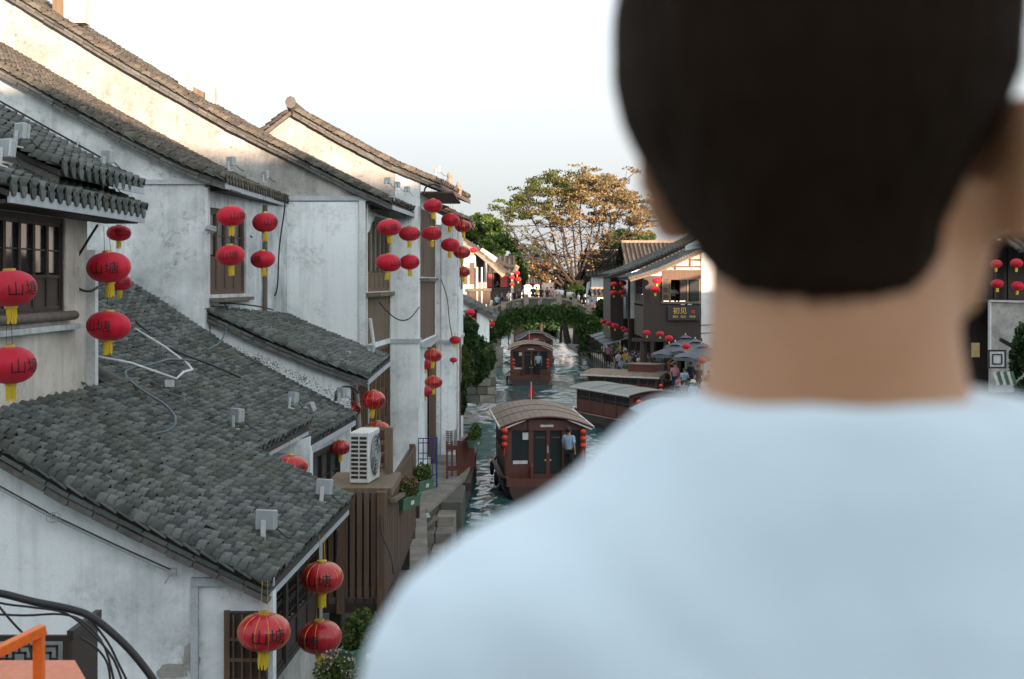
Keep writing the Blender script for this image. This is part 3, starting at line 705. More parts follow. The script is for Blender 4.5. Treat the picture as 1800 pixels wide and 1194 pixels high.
# ================================================================ HOUSE E: next pier, sunlit front
hE = thing('white_house', 'white house beyond the timber front, its narrow pier standing at the water', 'house', (-4, 56, 1.08))
MB().box((-2.62,52.62,.9),(-2.06,60,9.7)).build('white_pier', M['plaster'], hE)
MB().box((-10,52.62,.9),(-2.64,60,9.6)).build('house_walls', M['plaster_worn'], hE)
MB().box((-2.68,52.56,PZ(604,52.6)),(-2.0,60,PZ(598,52.6))).build('pier_band', M['trim'], hE)
pE = [(-1.6,9.75),(-4,10.9),(-7,12.3)]
roof(hE, pE, 52.75, 60.2, pitch=.34, step=.3, parts=40, m='tile_warm')
for yy,zz in ((54,8.0),(57,7.9),(54.2,4.2)):
    MB().box((-2.07,yy,zz-.7),(-2.03,yy+1.3,zz+.7)).build('window', M['wood_brown'], hE)
MB().tube([(-2.0,52.9,1.2),(-2.0,52.9,9.4)],.045,6).build('downpipe', M['pipe'], hE)
MB().box((-2.04,53.2,1.1),(-1.92,53.35,5.4)).build('thin_post', M['wood_brown'], hE)
# chimney-like ridge ornaments seen above roof C
for (nm, x0, y0, x1, y1) in (('low', 0,0,0,0),):
    hR = tag(bpy.data.objects.new('ridge_parapet', None), 'cream chimney stub and slatted parapet on the skyline above the long roof', 'roof parapet'); col.objects.link(hR)
    hR.location = (-10.4, 44, 13.6); WPOS[hR.name] = Vector(hR.location)
    MB().box(tuple(P(314,158,44)),tuple(P(327,124,44)+Vector((0,.4,0)))).build('stub', M['plaster_warm'], hR)
    MB().box(tuple(P(326,160,44)),tuple(P(338,140,44)+Vector((0,.4,0)))).build('shoulder', M['plaster_warm'], hR)
    MB().beam(P(338,160,44.2),P(366,174,44.2),.2,.25).build('slatted_rail', M['wood_olive'], hR)
    MB().box(tuple(P(361,182,44)),tuple(P(377,152,44)+Vector((0,.4,0)))).build('end_stub', M['plaster_warm'], hR)
hR = thing('roof_parapet', 'cream parapet block cut off at the top edge above the uppermost roof', 'roof parapet', (-12.5,42,14.5))
MB().box(tuple(P(112,40,42)),tuple(P(150,-40,42)+Vector((0,.5,0)))).build('block', M['plaster_warm'], hR)
MB().box(tuple(P(92,30,42)),tuple(P(111,-40,42)+Vector((0,.5,0)))).build('slatted_panel', M['wood_olive'], hR)

# ================================================================ far left bank
def small_house(label, x0, x1, y0, y1, ze, zr, ridge='y', wm='plaster', rm='tile_warm', parts=0, z0=.9, over=.5, wins=(), pitch=.4, name='house'):
    h = thing(name, label, 'house', ((x0+x1)/2, y0, z0))
    xm = (x0+x1)/2; ym = (y0+y1)/2
    if ridge == 'y':
        MB().prism([(x0,z0),(x1,z0),(x1,ze),(xm,zr),(x0,ze)],y0,y1).build('walls', M[wm], h)
        sl = (zr-ze)/(x1-xm)
        pr = [(x1+over,ze-over*sl+.12),(xm+(x1-xm)*.5,(ze+zr)/2+.06),(xm,zr+.12)]; pl = [(x0-over,ze-over*sl+.12),(xm-(x1-xm)*.5,(ze+zr)/2+.06),(xm,zr+.12)]
        for p in (pr, pl): roof(h, p, y0-.25, y1+.25, pitch=pitch, step=pitch*.9, parts=parts//2, m=rm)
        MB().beam((xm,y0-.35,zr+.22),(xm,y1+.35,zr+.22),.22,.26).build('ridge', M['mortar'], h)
        mb = MB()
        for p in (pr, pl): 
            for a, b in zip(p, p[1:]): mb.beam((a[0],y0-.27,a[1]-.06),(b[0],y0-.27,b[1]-.06),.08,.18)
        mb.build('rake_course', M['mortar'], h)
    else:
        MB().box((x0,y0,z0),(x1,y1,ze)).build('walls', M[wm], h)
        # ridge runs along x; build the camera-facing slope as tile columns
        roof_x(h, x0-over, x1+over, y0-over, ym, ze-.05, zr, pitch, rm)
        roof_x(h, x0-over, x1+over, y1+over, ym, ze-.05, zr, pitch*2, rm)
        mb = MB()
        for xx in (x0, x1-.2):
            mb.add([(xx,y0,ze),(xx+.2,y0,ze),(xx+.2,y1,ze),(xx,y1,ze),(xx,ym,zr-.1),(xx+.2,ym,zr-.1)], [(0,3,2,1),(0,1,5,4),(3,4,5,2),(0,4,3),(1,2,5)])
        mb.build('gable_infill', M[wm], h)
        MB().beam((x0-over,ym,zr+.12),(x1+over,ym,zr+.12),.25,.26).build('ridge', M['stone_warm'], h)
    for (cx,cz,w_,h_,m_) in wins: 
        f = MB().box((cx-w_/2,y0-.06,cz-h_/2),(cx+w_/2,y0-.005,cz+h_/2)).build('window', M[m_], h)
        MB().box((cx-w_/2+.12,y0-.075,cz-h_/2+.12),(cx+w_/2-.12,y0-.062,cz+h_/2-.12)).build('pane', M['glass'], f)
        MB().box((cx-.03,y0-.09,cz-h_/2+.1),(cx+.03,y0-.076,cz+h_/2-.1)).build('glazing_bar', M[m_], f)
    return h
def roof_x(h, x0, x1, ye, yr, ze, zr, pitch, m):
    """one slope of a roof whose ridge runs along x: boarding and raised tile columns (each a part)"""
    MB().add([(x0,ye,ze),(x1,ye,ze),(x1,yr,zr),(x0,yr,zr),(x0,ye,ze-.12),(x1,ye,ze-.12),(x1,yr,zr-.12),(x0,yr,zr-.12)],
             [(0,1,2,3),(7,6,5,4),(0,4,5,1),(1,5,6,2),(2,6,7,3),(3,7,4,0)]).build('roof', M['deck'], h)
    rf_ = [o for o in h.children if o.name.startswith('roof')][-1]
    n = max(3, int((x1-x0)/pitch)); dv = Vector((0, yr-ye, zr-ze)); L = dv.length; sg = 5
    mb = MB(); 
    for k in range(int(L/.45)):
        a = k*.45; w0 = pitch*.30; w1 = w0*.86
        A = dv.normalized()*a; B = dv.normalized()*min(a+.5,L)
        ups = Vector((0,0,1))
        ring = lambda C, w: [Vector((w*math.cos(t), 0, 0)) + C + Vector((0,0,.10*math.sin(t)+.02)) for t in (0, .8, 1.57, 2.34, 3.14)]
        r0 = ring(A, w0); r1 = ring(B, w1)
        mb.add(r0 + r1, [(i, i+1, 6+i, 5+i) for i in range(4)] + [(0,1,2,3,4)])
    me, _ = mb.mesh('tile_row', M[m], center=False)
    for i in range(n+1):
        o = link('tile_row', me, rf_, (x0 + (x1-x0)*i/n, ye + random.uniform(-.03,.03), ze)); o.scale.x = random.uniform(.9,1.08)

# lit white house F1 right behind the piers, its rake falls to the right
hF = thing('white_house', 'sunlit white house with cracked plaster behind the piers, red lanterns at its corner', 'house', (PX(800,88),88,1.08))
pF = [(PX(886,88),PZ(482,88)),(PX(862,88),PZ(460,88)),(PX(835,88),PZ(438,88)),(PX(800,88),PZ(415,88)),(PX(760,88),PZ(396,88))]
gable_wall(hF, [(PX(836,88),PZ(438,88)+.3)]+pF[2:], 88, .9, PX(700,88), m='plaster_warm')
roof(hF, pF, 87.8, 100, dx=.3, pitch=.4, step=.35, parts=60, m='tile_warm')
rk = MB()
for a,b in zip(pF, pF[1:]): rk.beam((a[0],87.78,a[1]-.1),(b[0],87.78,b[1]-.1),.16,.26)
rk.build('rake_course', M['stone_warm'], hF)
MB().beam(P(845,440,88),P(872,458,88),.3,.35).build('upper_cornice', M['plaster_warm'], hF)
w = MB(); wall_along(w,(PX(836,88),88.25),(PX(856,104),104),.9,PZ(440,88),.25); w.build('canal_wall', M['plaster_warm'], hF)
for (a,b,c,d_) in ((805,822,470,500),(826,834,462,500)):
    MB().box((PX(a,88),87.93,PZ(d_,88)),(PX(b,88),87.995,PZ(c,88))).build('window', M['wood_brown'], hF)
for px_ in (838,846): MB().box((PX(px_,88),87.6,1.1),(PX(px_+2.5,88),87.7,PZ(470,88))).build('white_post', M['pipe'], hF)
MB().box((PX(825,88),87.62,PZ(535,88)),(PX(862,88),87.9,PZ(508,88))).build('timber_base', M['wood_brown'], hF)
MB().box((PX(823,88),87.5,PZ(512,88)),(PX(864,88),87.9,PZ(507,88))).build('balcony_rail', M['wood_grey'], hF)
# pavilion F2 with red shutters and upturned eave
hP = thing('pavilion', 'timber pavilion with red shutters, tiled roof and upswept dark eave corner', 'house', (PX(875,142),142,1.08))
Yp = 142
MB().box((PX(852,Yp),Yp,PZ(540,Yp)),(PX(897,Yp),Yp+8,PZ(507,Yp))).build('boarded_base', M['wood_dark'], hP)
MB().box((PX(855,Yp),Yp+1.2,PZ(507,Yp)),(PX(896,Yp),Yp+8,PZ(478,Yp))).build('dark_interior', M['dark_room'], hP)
for a,b in ((858,865),(880,892)): MB().box((PX(a,Yp),Yp-.05,PZ(505,Yp)),(PX(b,Yp),Yp+.05,PZ(481,Yp))).build('red_shutter', M['shutter_red'], hP)
for a in (853,866,879,893): MB().box((PX(a,Yp),Yp-.02,1.1),(PX(a+2,Yp),Yp+.12,PZ(477,Yp))).build('post', M['wood_dark'], hP)
MB().box((PX(852,Yp),Yp-.1,PZ(479,Yp)),(PX(905,Yp),Yp+.1,PZ(476.5,Yp))).build('eave_beam', M['wood_grey'], hP)
MB().box((PX(852,Yp),Yp-.15,PZ(509,Yp)),(PX(897,Yp),Yp+.1,PZ(506,Yp))).build('window_rail', M['wood_dark'], hP)
roof_x(hP, PX(853,Yp), PX(903,Yp), Yp-.6, Yp+4, PZ(478,Yp), PZ(455,Yp)+.4, .42, 'tile_warm')
sw = [P(858,447,Yp-.2),P(872,456,Yp-.2),P(884,464,Yp-.2),P(894,468,Yp-.2),P(902,468,Yp-.2),P(908,461,Yp-.2)]
MB().tube(sw,[.26,.26,.24,.22,.18,.06],8).build('upswept_ridge', M['deck'], hP, smooth=True)
MB().tube([P(905,466,Yp),P(909,470,Yp),P(907,476,Yp),P(911,480,Yp)],[.15,.28,.2,.08],6).build('corner_ornament', M['stone_warm'], hP)
MB().box((PX(898,Yp),Yp+.5,1.1),(PX(903,Yp),Yp+6,PZ(480,Yp))).build('lit_corner_wall', M['plaster_warm'], hP)
MB().box((PX(903,Yp),Yp+3,1.1),(PX(917,Yp),Yp+3.2,PZ(492,Yp))).build('timber_doors', M['wood_brown'], hP)
# low white gables down by the bridge
hL = thing('white_house', 'low white lean-to with dark sloping verge at the left end of the bridge', 'house', (PX(820,78),78,1.08))
pL = [(PX(872,78),PZ(560,78)),(PX(850,78),PZ(545,78)),(PX(800,78),PZ(519,78)),(PX(770,78),PZ(502,78))]
gable_wall(hL, [(PX(860,78),PZ(552,78)+.2)]+pL[1:], 78, .9, PX(770,78), m='plaster')
roof(hL, pL, 77.8, 84, pitch=.38, step=.3, parts=60)
rk = MB()
for a,b in zip(pL, pL[1:]): rk.beam((a[0],77.76,a[1]-.1),(b[0],77.76,b[1]-.1),.12,.2)
rk.build('rake_course', M['mortar'], hL)
_r9 = random.Random(9)
for _k in range(7):
    _z0 = .85 + _k*.47; _x = PX(756,78) + (.3 if _k % 2 else 0)
    while _x < PX(871,78):
        _w = _r9.uniform(.5,1.05); MB().box((_x,77.58+_r9.uniform(-.03,.03),_z0),(min(_x+_w-.03,PX(872,78)),77.98,_z0+.44)).build('stone_block', M['stone' if _r9.random()<.5 else 'stone_dark'], hL, bevel=.02); _x += _w
MB().box((PX(818,78),77.9,PZ(600,78)),(PX(838,78),77.99,PZ(545,78))).build('opening_shade', M['dark_room'], hL)  # near-black sheet on the wall face, painted shade of an opening
MB().beam((PX(815,78),77.7,PZ(548,78)),(PX(842,78),77.7,PZ(540,78)),.3,.1).build('opening_hood', M['mortar'], hL)
# central gabled houses beyond the bridge
small_house('sunlit white gabled house seen straight over the bridge crown', PX(922,212), PX(1004,212), 212, 226, PZ(488,212), PZ(459,212), 'y', 'plaster_warm', 'tile_warm', 40, wins=((PX(946,212),PZ(503,212),1.0,1.2,'wood_brown'),))
small_house('low white house in shade left of the bridge crown with red lanterns', PX(895,203), PX(948,203), 203, 210, PZ(498,203), PZ(488,203), 'x', 'plaster', 'tile_warm', 0)
small_house('small house with green shuttered window right of the bridge crown', PX(985,203), PX(1038,203), 203, 211, PZ(507,203), PZ(493,203), 'x', 'plaster', 'tile', 0, wins=((PX(1004,203),PZ(518,203),1.9,1.5,'planter'),))
small_house('white house with striped tile roof behind the big tree', PX(1040,146), PX(1112,146), 146, 158, PZ(484,146), PZ(444,146)+.2, 'x', 'plaster', 'tile_warm', 0, wins=((PX(1072,146),PZ(492,146),1.3,.9,'planter'),))
small_house('taller house with striped tile roof between tree and timber teahouse', PX(1110,138), PX(1215,138), 138, 150, PZ(470,138), PZ(424,138), 'x', 'plaster', 'tile_warm', 0)
small_house('white shed with slanting roof under the tree', PX(1050,140), PX(1092,140), 140, 144.5, PZ(519,140), PZ(509,140), 'x', 'plaster', 'tile', 0)

# ================================================================ right bank: teahouse
G = 88.
hG = thing('teahouse', 'two-storey dark timber teahouse with sunlit gable, black sign and open window', 'teahouse', (PX(1180,G),G,1.02))
gx0, gx1 = PX(1137,G), PX(1232,G)
MB().box((gx0,G,PZ(596,G)),(gx1,G+.2,PZ(534,G))).build('timber_apron', M['wood_dark'], hG)
MB().box((gx0,G+.0,PZ(534,G)),(PX(1163,G),G+.2,PZ(485,G))).build('timber_wall', M['wood_dark'], hG)
MB().box((PX(1163,G),G-.08,PZ(492,G)),(gx1,G+.2,PZ(474,G))).build('window_lintel', M['wood_brown'], hG)
MB().box((PX(1160,G),G-.14,PZ(477,G)),(gx1,G+.2,PZ(474,G))).build('lintel_beam', M['wood_olive'], hG)
MB().prism([(PX(1168,G),PZ(474,G)),(gx1,PZ(474,G)),(gx1,PZ(444,G))],G,G+.2).build('gable_wall', M['plaster_warm'], hG)
tf = MB()
for (a,b,c,d_) in ((1172,469,1232,469),(1212,457,1232,457)): tf.beam(P(a,b,G-.04),P(c,d_,G-.04),.1,.1)
for (a,b,c,d_) in ((1187,474,1187,464),(1213,469,1213,452)): tf.beam(P(a,b,G-.05),P(c,d_,G-.05),.1,.1)
tf.build('gable_timbers', M['wood_brown'], hG)
MB().box((PX(1163,G),G-.16,PZ(534,G)),(gx1,G-.02,PZ(530,G))).build('window_sill', M['wood_olive'], hG)
for a in (1163,1176,1207,1228): MB().box((PX(a,G),G-.1,PZ(530,G)),(PX(a+3,G),G+.08,PZ(492,G))).build('window_post', M['wood_olive'], hG)
sh = MB().box((PX(1163.5,G),G-.22,PZ(529,G)),(PX(1175,G),G-.16,PZ(493,G))).build('open_shutter', M['wood_olive'], hG)
for i in range(3): MB().box((PX(1165.5,G),G-.24,PZ(526-i*12,G)),(PX(1173,G),G-.222,PZ(518-i*12,G))).build('shutter_panel', M['wood_dark'], sh)
MB().box((PX(1195,G),G-.05,PZ(529,G)),(PX(1206,G),G-.02,PZ(493,G))).build('window_sash', M['wood_dark'], hG)
MB().box((PX(1212,G),G-.05,PZ(529,G)),(PX(1227,G),G-.02,PZ(493,G))).build('pane', M['glass'], hG)
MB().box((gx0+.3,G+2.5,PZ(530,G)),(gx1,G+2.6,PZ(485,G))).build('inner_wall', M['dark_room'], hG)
MB().box((gx0,G+.2,PZ(534,G)-.2),(gx1+2,G+9,PZ(534,G)-.1)).build('upper_floor', M['wood_dark'], hG)
# canal side of the teahouse
w = MB(); wall_along(w,(gx0,G+9),(gx0,G+.2),PZ(596,G),PZ(486,G),.15,[(1.2,8.4,PZ(534,G),PZ(492,G))]); w.build('canal_side_wall', M['wood_dark'], hG)
fw = window(hG,(gx0-.0,G+7.8),(gx0-.0,G+.6),PZ(534,G),PZ(490,G),6,'wood_dark',.3,2,.05)
MB().box((PX(1131,G),G-.05,1.02),(PX(1137,G),G+.3,PZ(486,G))).build('corner_post', M['wood_dark'], hG)
pG = [(PX(1106,G),PZ(490,G)),(PX(1150,G),PZ(477,G)),(PX(1190,G),PZ(459,G)),(PX(1238,G),PZ(437,G))]
roof(hG, pG, G-.5, G+9, pitch=.4, step=.35, parts=90)
rk = MB()
for a,b in zip(pG, pG[1:]): rk.beam((a[0],G-.55,a[1]-.08),(b[0],G-.55,b[1]-.08),.14,.22)
rk.build('rake_board', M['wood_olive'], hG)
for px_ in (1127,1145,1168,1192): MB().box((PX(px_,G)-.1,G-.6,1.0),(PX(px_,G)+.1,G-.4,PZ(596,G))).build('arcade_post', M['wood_dark'], hG)
MB().box((PX(1110,G),G-.7,PZ(600,G)),(gx1,G-.3,PZ(594,G))).build('arcade_beam', M['wood_dark'], hG)
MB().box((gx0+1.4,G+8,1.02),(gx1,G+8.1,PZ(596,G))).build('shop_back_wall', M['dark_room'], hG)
# second, farther teahouse wing
hG2 = thing('teahouse', 'farther dark timber teahouse wing with white panel, left of the black sign', 'teahouse', (PX(1110,98),98,1.02))
g2 = 98.
MB().box((PX(1104,g2),g2,PZ(600,g2)),(PX(1128,g2),g2+.2,PZ(486,g2))).build('timber_wall', M['wood_dark'], hG2)
MB().box((PX(1108,g2),g2-.08,PZ(560,g2)),(PX(1126,g2),g2-.01,PZ(492,g2))).build('white_panel', M['plaster'], hG2)
MB().box((PX(1126,g2),g2-.3,PZ(560,g2)),(PX(1142,g2),g2-.1,PZ(525,g2))).build('notice_frame', M['wood_dark'], hG2)
MB().box((PX(1080,g2),g2+4,PZ(600,g2)),(PX(1104,g2),g2+12,PZ(488,g2))).build('rear_timber_wall', M['wood_dark'], hG2)
pG2 = [(PX(1071,g2),PZ(484,g2)),(PX(1110,g2),PZ(472,g2)),(PX(1160,g2),PZ(450,g2)),(PX(1215,g2),PZ(424,g2)),(PX(1290,g2),PZ(385,g2))]
roof(hG2, pG2, g2-.5, g2+12, pitch=.42, step=.36, parts=90)
rk = MB()
for a,b in zip(pG2, pG2[1:]): rk.beam((a[0],g2-.56,a[1]-.08),(b[0],g2-.56,b[1]-.08),.2,.3)
rk.build('verge_roll', M['deck'], hG2)
for px_ in (1106,1118): MB().box((PX(px_,g2)-.1,g2-.6,1.0),(PX(px_,g2)+.1,g2-.4,PZ(560,g2))).build('arcade_post', M['wood_dark'], hG2)
MB().box((PX(1092,110),110,1.02),(PX(1245,110),110.2,PZ(560,110))).build('arcade_shade_wall', M['dark_room'], hG2)  # near-black sheet added behind the arcade so its openings look shaded
# eave end tiles, pale, on both verges
for hh, pp, yy in ((hG, pG, G-.62),(hG2, pG2, g2-.66)):
    mb = MB()
    for i in range(34):
        t = i/34*3.2; k = int(t); k = min(k, len(pp)-2); f = t-k
        x = pp[k][0]+(pp[k+1][0]-pp[k][0])*f; z = pp[k][1]+(pp[k+1][1]-pp[k][1])*f
        mb.lathe([(.02,0),(.12,.02),(.13,.16),(.03,.2)],6,(x,yy,z-.06))
    mb.build('verge_discs', M['mortar'], hh, kind='stuff')
# white neighbour wall
hW = thing('white_house', 'white wall with sun on its upper part right of the black sign', 'house', (13,88,1.02))
MB().prism([(PX(1232,88)+.01,1.0),(PX(1500,88),1.0),(PX(1500,88),12.0),(PX(1400,88),13.1),(PX(1232,88)+.01,9.9)],87.9,96).build('walls', M['plaster'], hW)
MB().beam((PX(1230,88),87.8,10.0),(PX(1400,88),87.8,13.3),.3,.2).build('verge', M['mortar'], hW)
for py_ in (572,586): MB().tube([P(1232,py_,87.8),P(1255,py_-1,87.7),P(1290,py_+3,87.8)],.03,5).build('wall_cable', M['black'], hW)
for i in range(4): MB().box((PX(1255+i*12,88),87.85,PZ(640,88)),(PX(1262+i*12,88),87.89,PZ(600,88))).build('window', M['wood_dark'], hW)

# far right strip house
H = 58.
hH = thing('white_house', 'dark eaved shop house at the right edge with stained white wall panel', 'house', (PX(1770,H),H,1.02))
MB().box((PX(1742,H),H,PZ(690,H)),(PX(1990,H),H+.3,PZ(532,H))).build('stained_wall', M['plaster_old'], hH)
MB().box((PX(1690,H),H+2,1.0),(PX(1990,H),H+8,PZ(420,H))).build('dark_front', M['wood_dark'], hH)
MB().box((PX(1690,H),H+.3,PZ(532,H)),(PX(1990,H),H+2,PZ(527,H))).build('floor_slab', M['wood_dark'], hH)
MB().box((PX(1738,H),H-.12,PZ(640,H)),(PX(1990,H),H-.02,PZ(531,H)+0) if False else (PX(1741,H),H+.1,PZ(528,H))).build('casing_pipe', M['pipe'], hH)
MB().beam(P(1738,529,H-.1),P(1990,535,H-.1),.12,.08).build('pipe_rail', M['metal_grey'], hH)
pH = [(PX(1700,H),PZ(432,H)),(PX(1760,H),PZ(415,H)),(PX(1830,H),PZ(378,H))]
roof(hH, pH, H-.2, H+8, pitch=.32, step=.28, parts=90)
roof_x(hH, PX(1770,H), PX(1990,H), H-1.4, H+2, PZ(440,H), PZ(400,H), .36, 'tile')
for a in (1752,1770,1795): MB().box((PX(a,H),H+1.5,PZ(527,H)),(PX(a+4,H),H+1.7,PZ(430,H))).build('post', M['wood_dark'], hH)
hh = thing('white_house', 'white gable high at the right edge behind the ear', 'house', (PX(1850,75),75,1.0))
MB().prism([(PX(1760,75),1),(PX(2000,75),1),(PX(2000,75),PZ(200,75)),(PX(1900,75),PZ(230,75)),(PX(1760,75),PZ(360,75))],75,80).build('walls', M['plaster_worn'], hh)

small_house('low white house with grey tile roof between the teahouse and the right edge shop', 17.5, 26, 68, 80, 5.2, 7.9, 'y', 'plaster_worn', 'tile', 0, wins=((20,3.2,1.1,1.4,'wood_dark'),(23.5,3.2,1.1,1.4,'wood_dark')), pitch=.5)
small_house('low white house with grey tile roof on the right bank nearer than the framed lamp', 20.5, 31, 36, 50, 5.0, 7.6, 'y', 'plaster_worn', 'tile', 0, wins=((23.5,3.1,1.1,1.4,'wood_dark'),(28,3.1,1.1,1.4,'wood_dark')), pitch=.5)
# ================================================================ bridge over the canal
B0 = 128.; TH = 3.2
hBr = thing('stone_bridge', 'old humped stone arch bridge draped with ivy across the canal', 'bridge', (PX(960,B0),B0,0))
deckp = [(845,572),(862,560),(885,551),(905,545),(925,541),(985,541),(1010,548),(1035,560),(1060,574),(1085,590),(1100,600)]
arch_c = (963, 612); ra = (84, 62)       # photo pixels: centre and half sizes of the opening
apoly = []
for k in range(25):
    a = math.pi * k / 24
    apoly.append((PX(arch_c[0]-ra[0]*math.cos(a),B0), PZ(arch_c[1]-ra[1]*math.sin(a),B0)))
zb = -.3
left_x = PX(845,B0); right_x = PX(1100,B0)
# body as vertical strips between arch (or base) and deck line
mb = MB()
dpx = [PX(a,B0) for a,_ in deckp]; dpz = [PZ(b,B0) for _,b in deckp]
xs_ = sorted(set([round(x,4) for x in dpx] + [round(x,4) for x,_ in apoly]))
def zt(x): return float(np.interp(x, dpx, dpz))
ax_ = [p[0] for p in apoly]; az_ = [p[1] for p in apoly]
def zbm(x): return float(np.interp(x, ax_, az_)) if ax_[0] < x < ax_[-1] else zb
for a, b in zip(xs_, xs_[1:]):
    if b - a < 1e-4: continue
    la = zbm(a + 1e-4); lb_ = zbm(b - 1e-4)
    mb.add([(a,B0,la),(b,B0,lb_),(b,B0,zt(b)),(a,B0,zt(a)),(a,B0+TH,la),(b,B0+TH,lb_),(b,B0+TH,zt(b)),(a,B0+TH,zt(a))],
           [(0,1,2,3),(7,6,5,4),(0,4,5,1),(3,2,6,7)])
mb.build('bridge_body', M['stone_lichen'], hBr)
for sgn_, xa, xb in ((1, left_x-8, ax_[0]), (1, ax_[-1], right_x+3)):
    MB().box((xa,B0+.05,-.3),(xb,B0+TH-.05,min(zt(xa),zt(xb))-.5)).build('abutment', M['stone'], hBr)
for k in range(24):                                                     # arch ring stones
    a0 = math.pi*k/24; a1 = math.pi*(k+1)/24 - .012
    q = [(PX(arch_c[0]-(ra[0]+s)*math.cos(t),B0), PZ(arch_c[1]-(ra[1]+s)*math.sin(t),B0)) for t, s in ((a0,0),(a0,9),(a1,9),(a1,0))]
    MB().prism(q, B0-.08-.03*(k%2), B0+.3).build('arch_stone', M['stone'], hBr)
for (a,b),(c,d_) in zip(deckp, deckp[1:]):                              # parapet panels and coping
    pa = P(a,b,B0+.1); pb = P(c,d_,B0+.1)
    hh_ = PZ(525,B0)-PZ(541,B0)
    MB().add([pa+Vector((0,-.1,0)),pb+Vector((0,-.1,0)),pb+Vector((0,-.1,hh_)),pa+Vector((0,-.1,hh_)),pa+Vector((0,.1,0)),pb+Vector((0,.1,0)),pb+Vector((0,.1,hh_)),pa+Vector((0,.1,hh_))],
             [(0,1,2,3),(7,6,5,4),(0,4,5,1),(1,5,6,2),(2,6,7,3),(3,7,4,0)]).build('parapet_panel', M['stone_lichen'], hBr)
    MB().beam(pa+Vector((0,0,hh_+.06)),pb+Vector((0,0,hh_+.06)),.34,.16).build('coping', M['stone_warm'], hBr)
    pa.y = pb.y = B0+TH-.1
    MB().beam(pa+Vector((0,0,hh_*.5)),pb+Vector((0,0,hh_*.5)),.2,hh_*.9).build('far_parapet', M['stone'], hBr)
MB().beam(P(925,541.5,B0-.08),P(985,541.5,B0-.08),.3,.12).build('crown_course', M['plaster'], hBr)
for (a,b) in ((862,545),(885,537),(925,524),(983,524),(1010,532),(1035,544),(1060,558),(1085,574)):
    c = P(a,b,B0+.1); 
    MB().box((c.x-.22,B0-.15,c.z-1.0),(c.x+.22,B0+.35,c.z+.35)).build('parapet_post', M['stone_warm'], hBr)
MB().box((PX(868,126),125,0),(PX(884,126),127.9,1.6)).build('left_buttress', M['stone'], hBr)
# ================================================================ the bridge the photographer stands on
hM = thing('stone_footbridge', 'pale stone footbridge deck under the person in the white shirt', 'bridge', (0,-2,5.6))
MB().box((-9,-3.2,5.35),(9,1.5,5.86)).build('deck', M['stone'], hM)
MB().box((-9,1.25,5.86),(9,1.45,6.62)).build('parapet', M['stone_warm'], hM)
MB().box((-9,-3.2,5.86),(9,-3.0,6.8)).build('rear_parapet', M['stone_warm'], hM)
for x in (-8.5,8.0): MB().box((x-1,-3.1,0),(x+1.5,1.4,5.35)).build('pier', M['stone_dark'], hM)
# ================================================================ unseen tall houses added behind the photographer, sized to shade the lower street
for (x0,x1,y0,y1,ze,zr,lb_) in ((-32,-12,-32,-20,14.6,18.1,'tall house behind the footbridge, left side'),(-11.5,7,-33,-20,15.4,18.5,'tall house behind the footbridge, middle'),
                             (7.5,24,-32,-20,14.8,18.2,'tall house behind the footbridge, right side'),(24.5,46,-33,-20,15.2,18.6,'tall house behind the footbridge, far right'),(46.5,70,-33,-20,15.3,18.7,'tall house behind the footbridge, outermost right but one'),(70.5,110,-33,-20,15.0,18.3,'tall house behind the footbridge, outermost right')):
    h = thing('shade_house', lb_ + ', plain white walls and dark tiled roof', 'house', ((x0+x1)/2, y0, 1))
    MB().box((x0,y0,1),(x1,y1,ze)).build('walls', M['plaster'], h)
    ym=(y0+y1)/2
    MB().add([(x0-.6,y0-.6,ze),(x1+.6,y0-.6,ze),(x1+.6,y1+.6,ze),(x0-.6,y1+.6,ze),(x0-.6,ym,zr),(x1+.6,ym,zr)],[(0,3,2,1),(0,1,5,4),(3,4,5,2),(0,4,3),(1,2,5)]).build('roof', M['deck'], h)

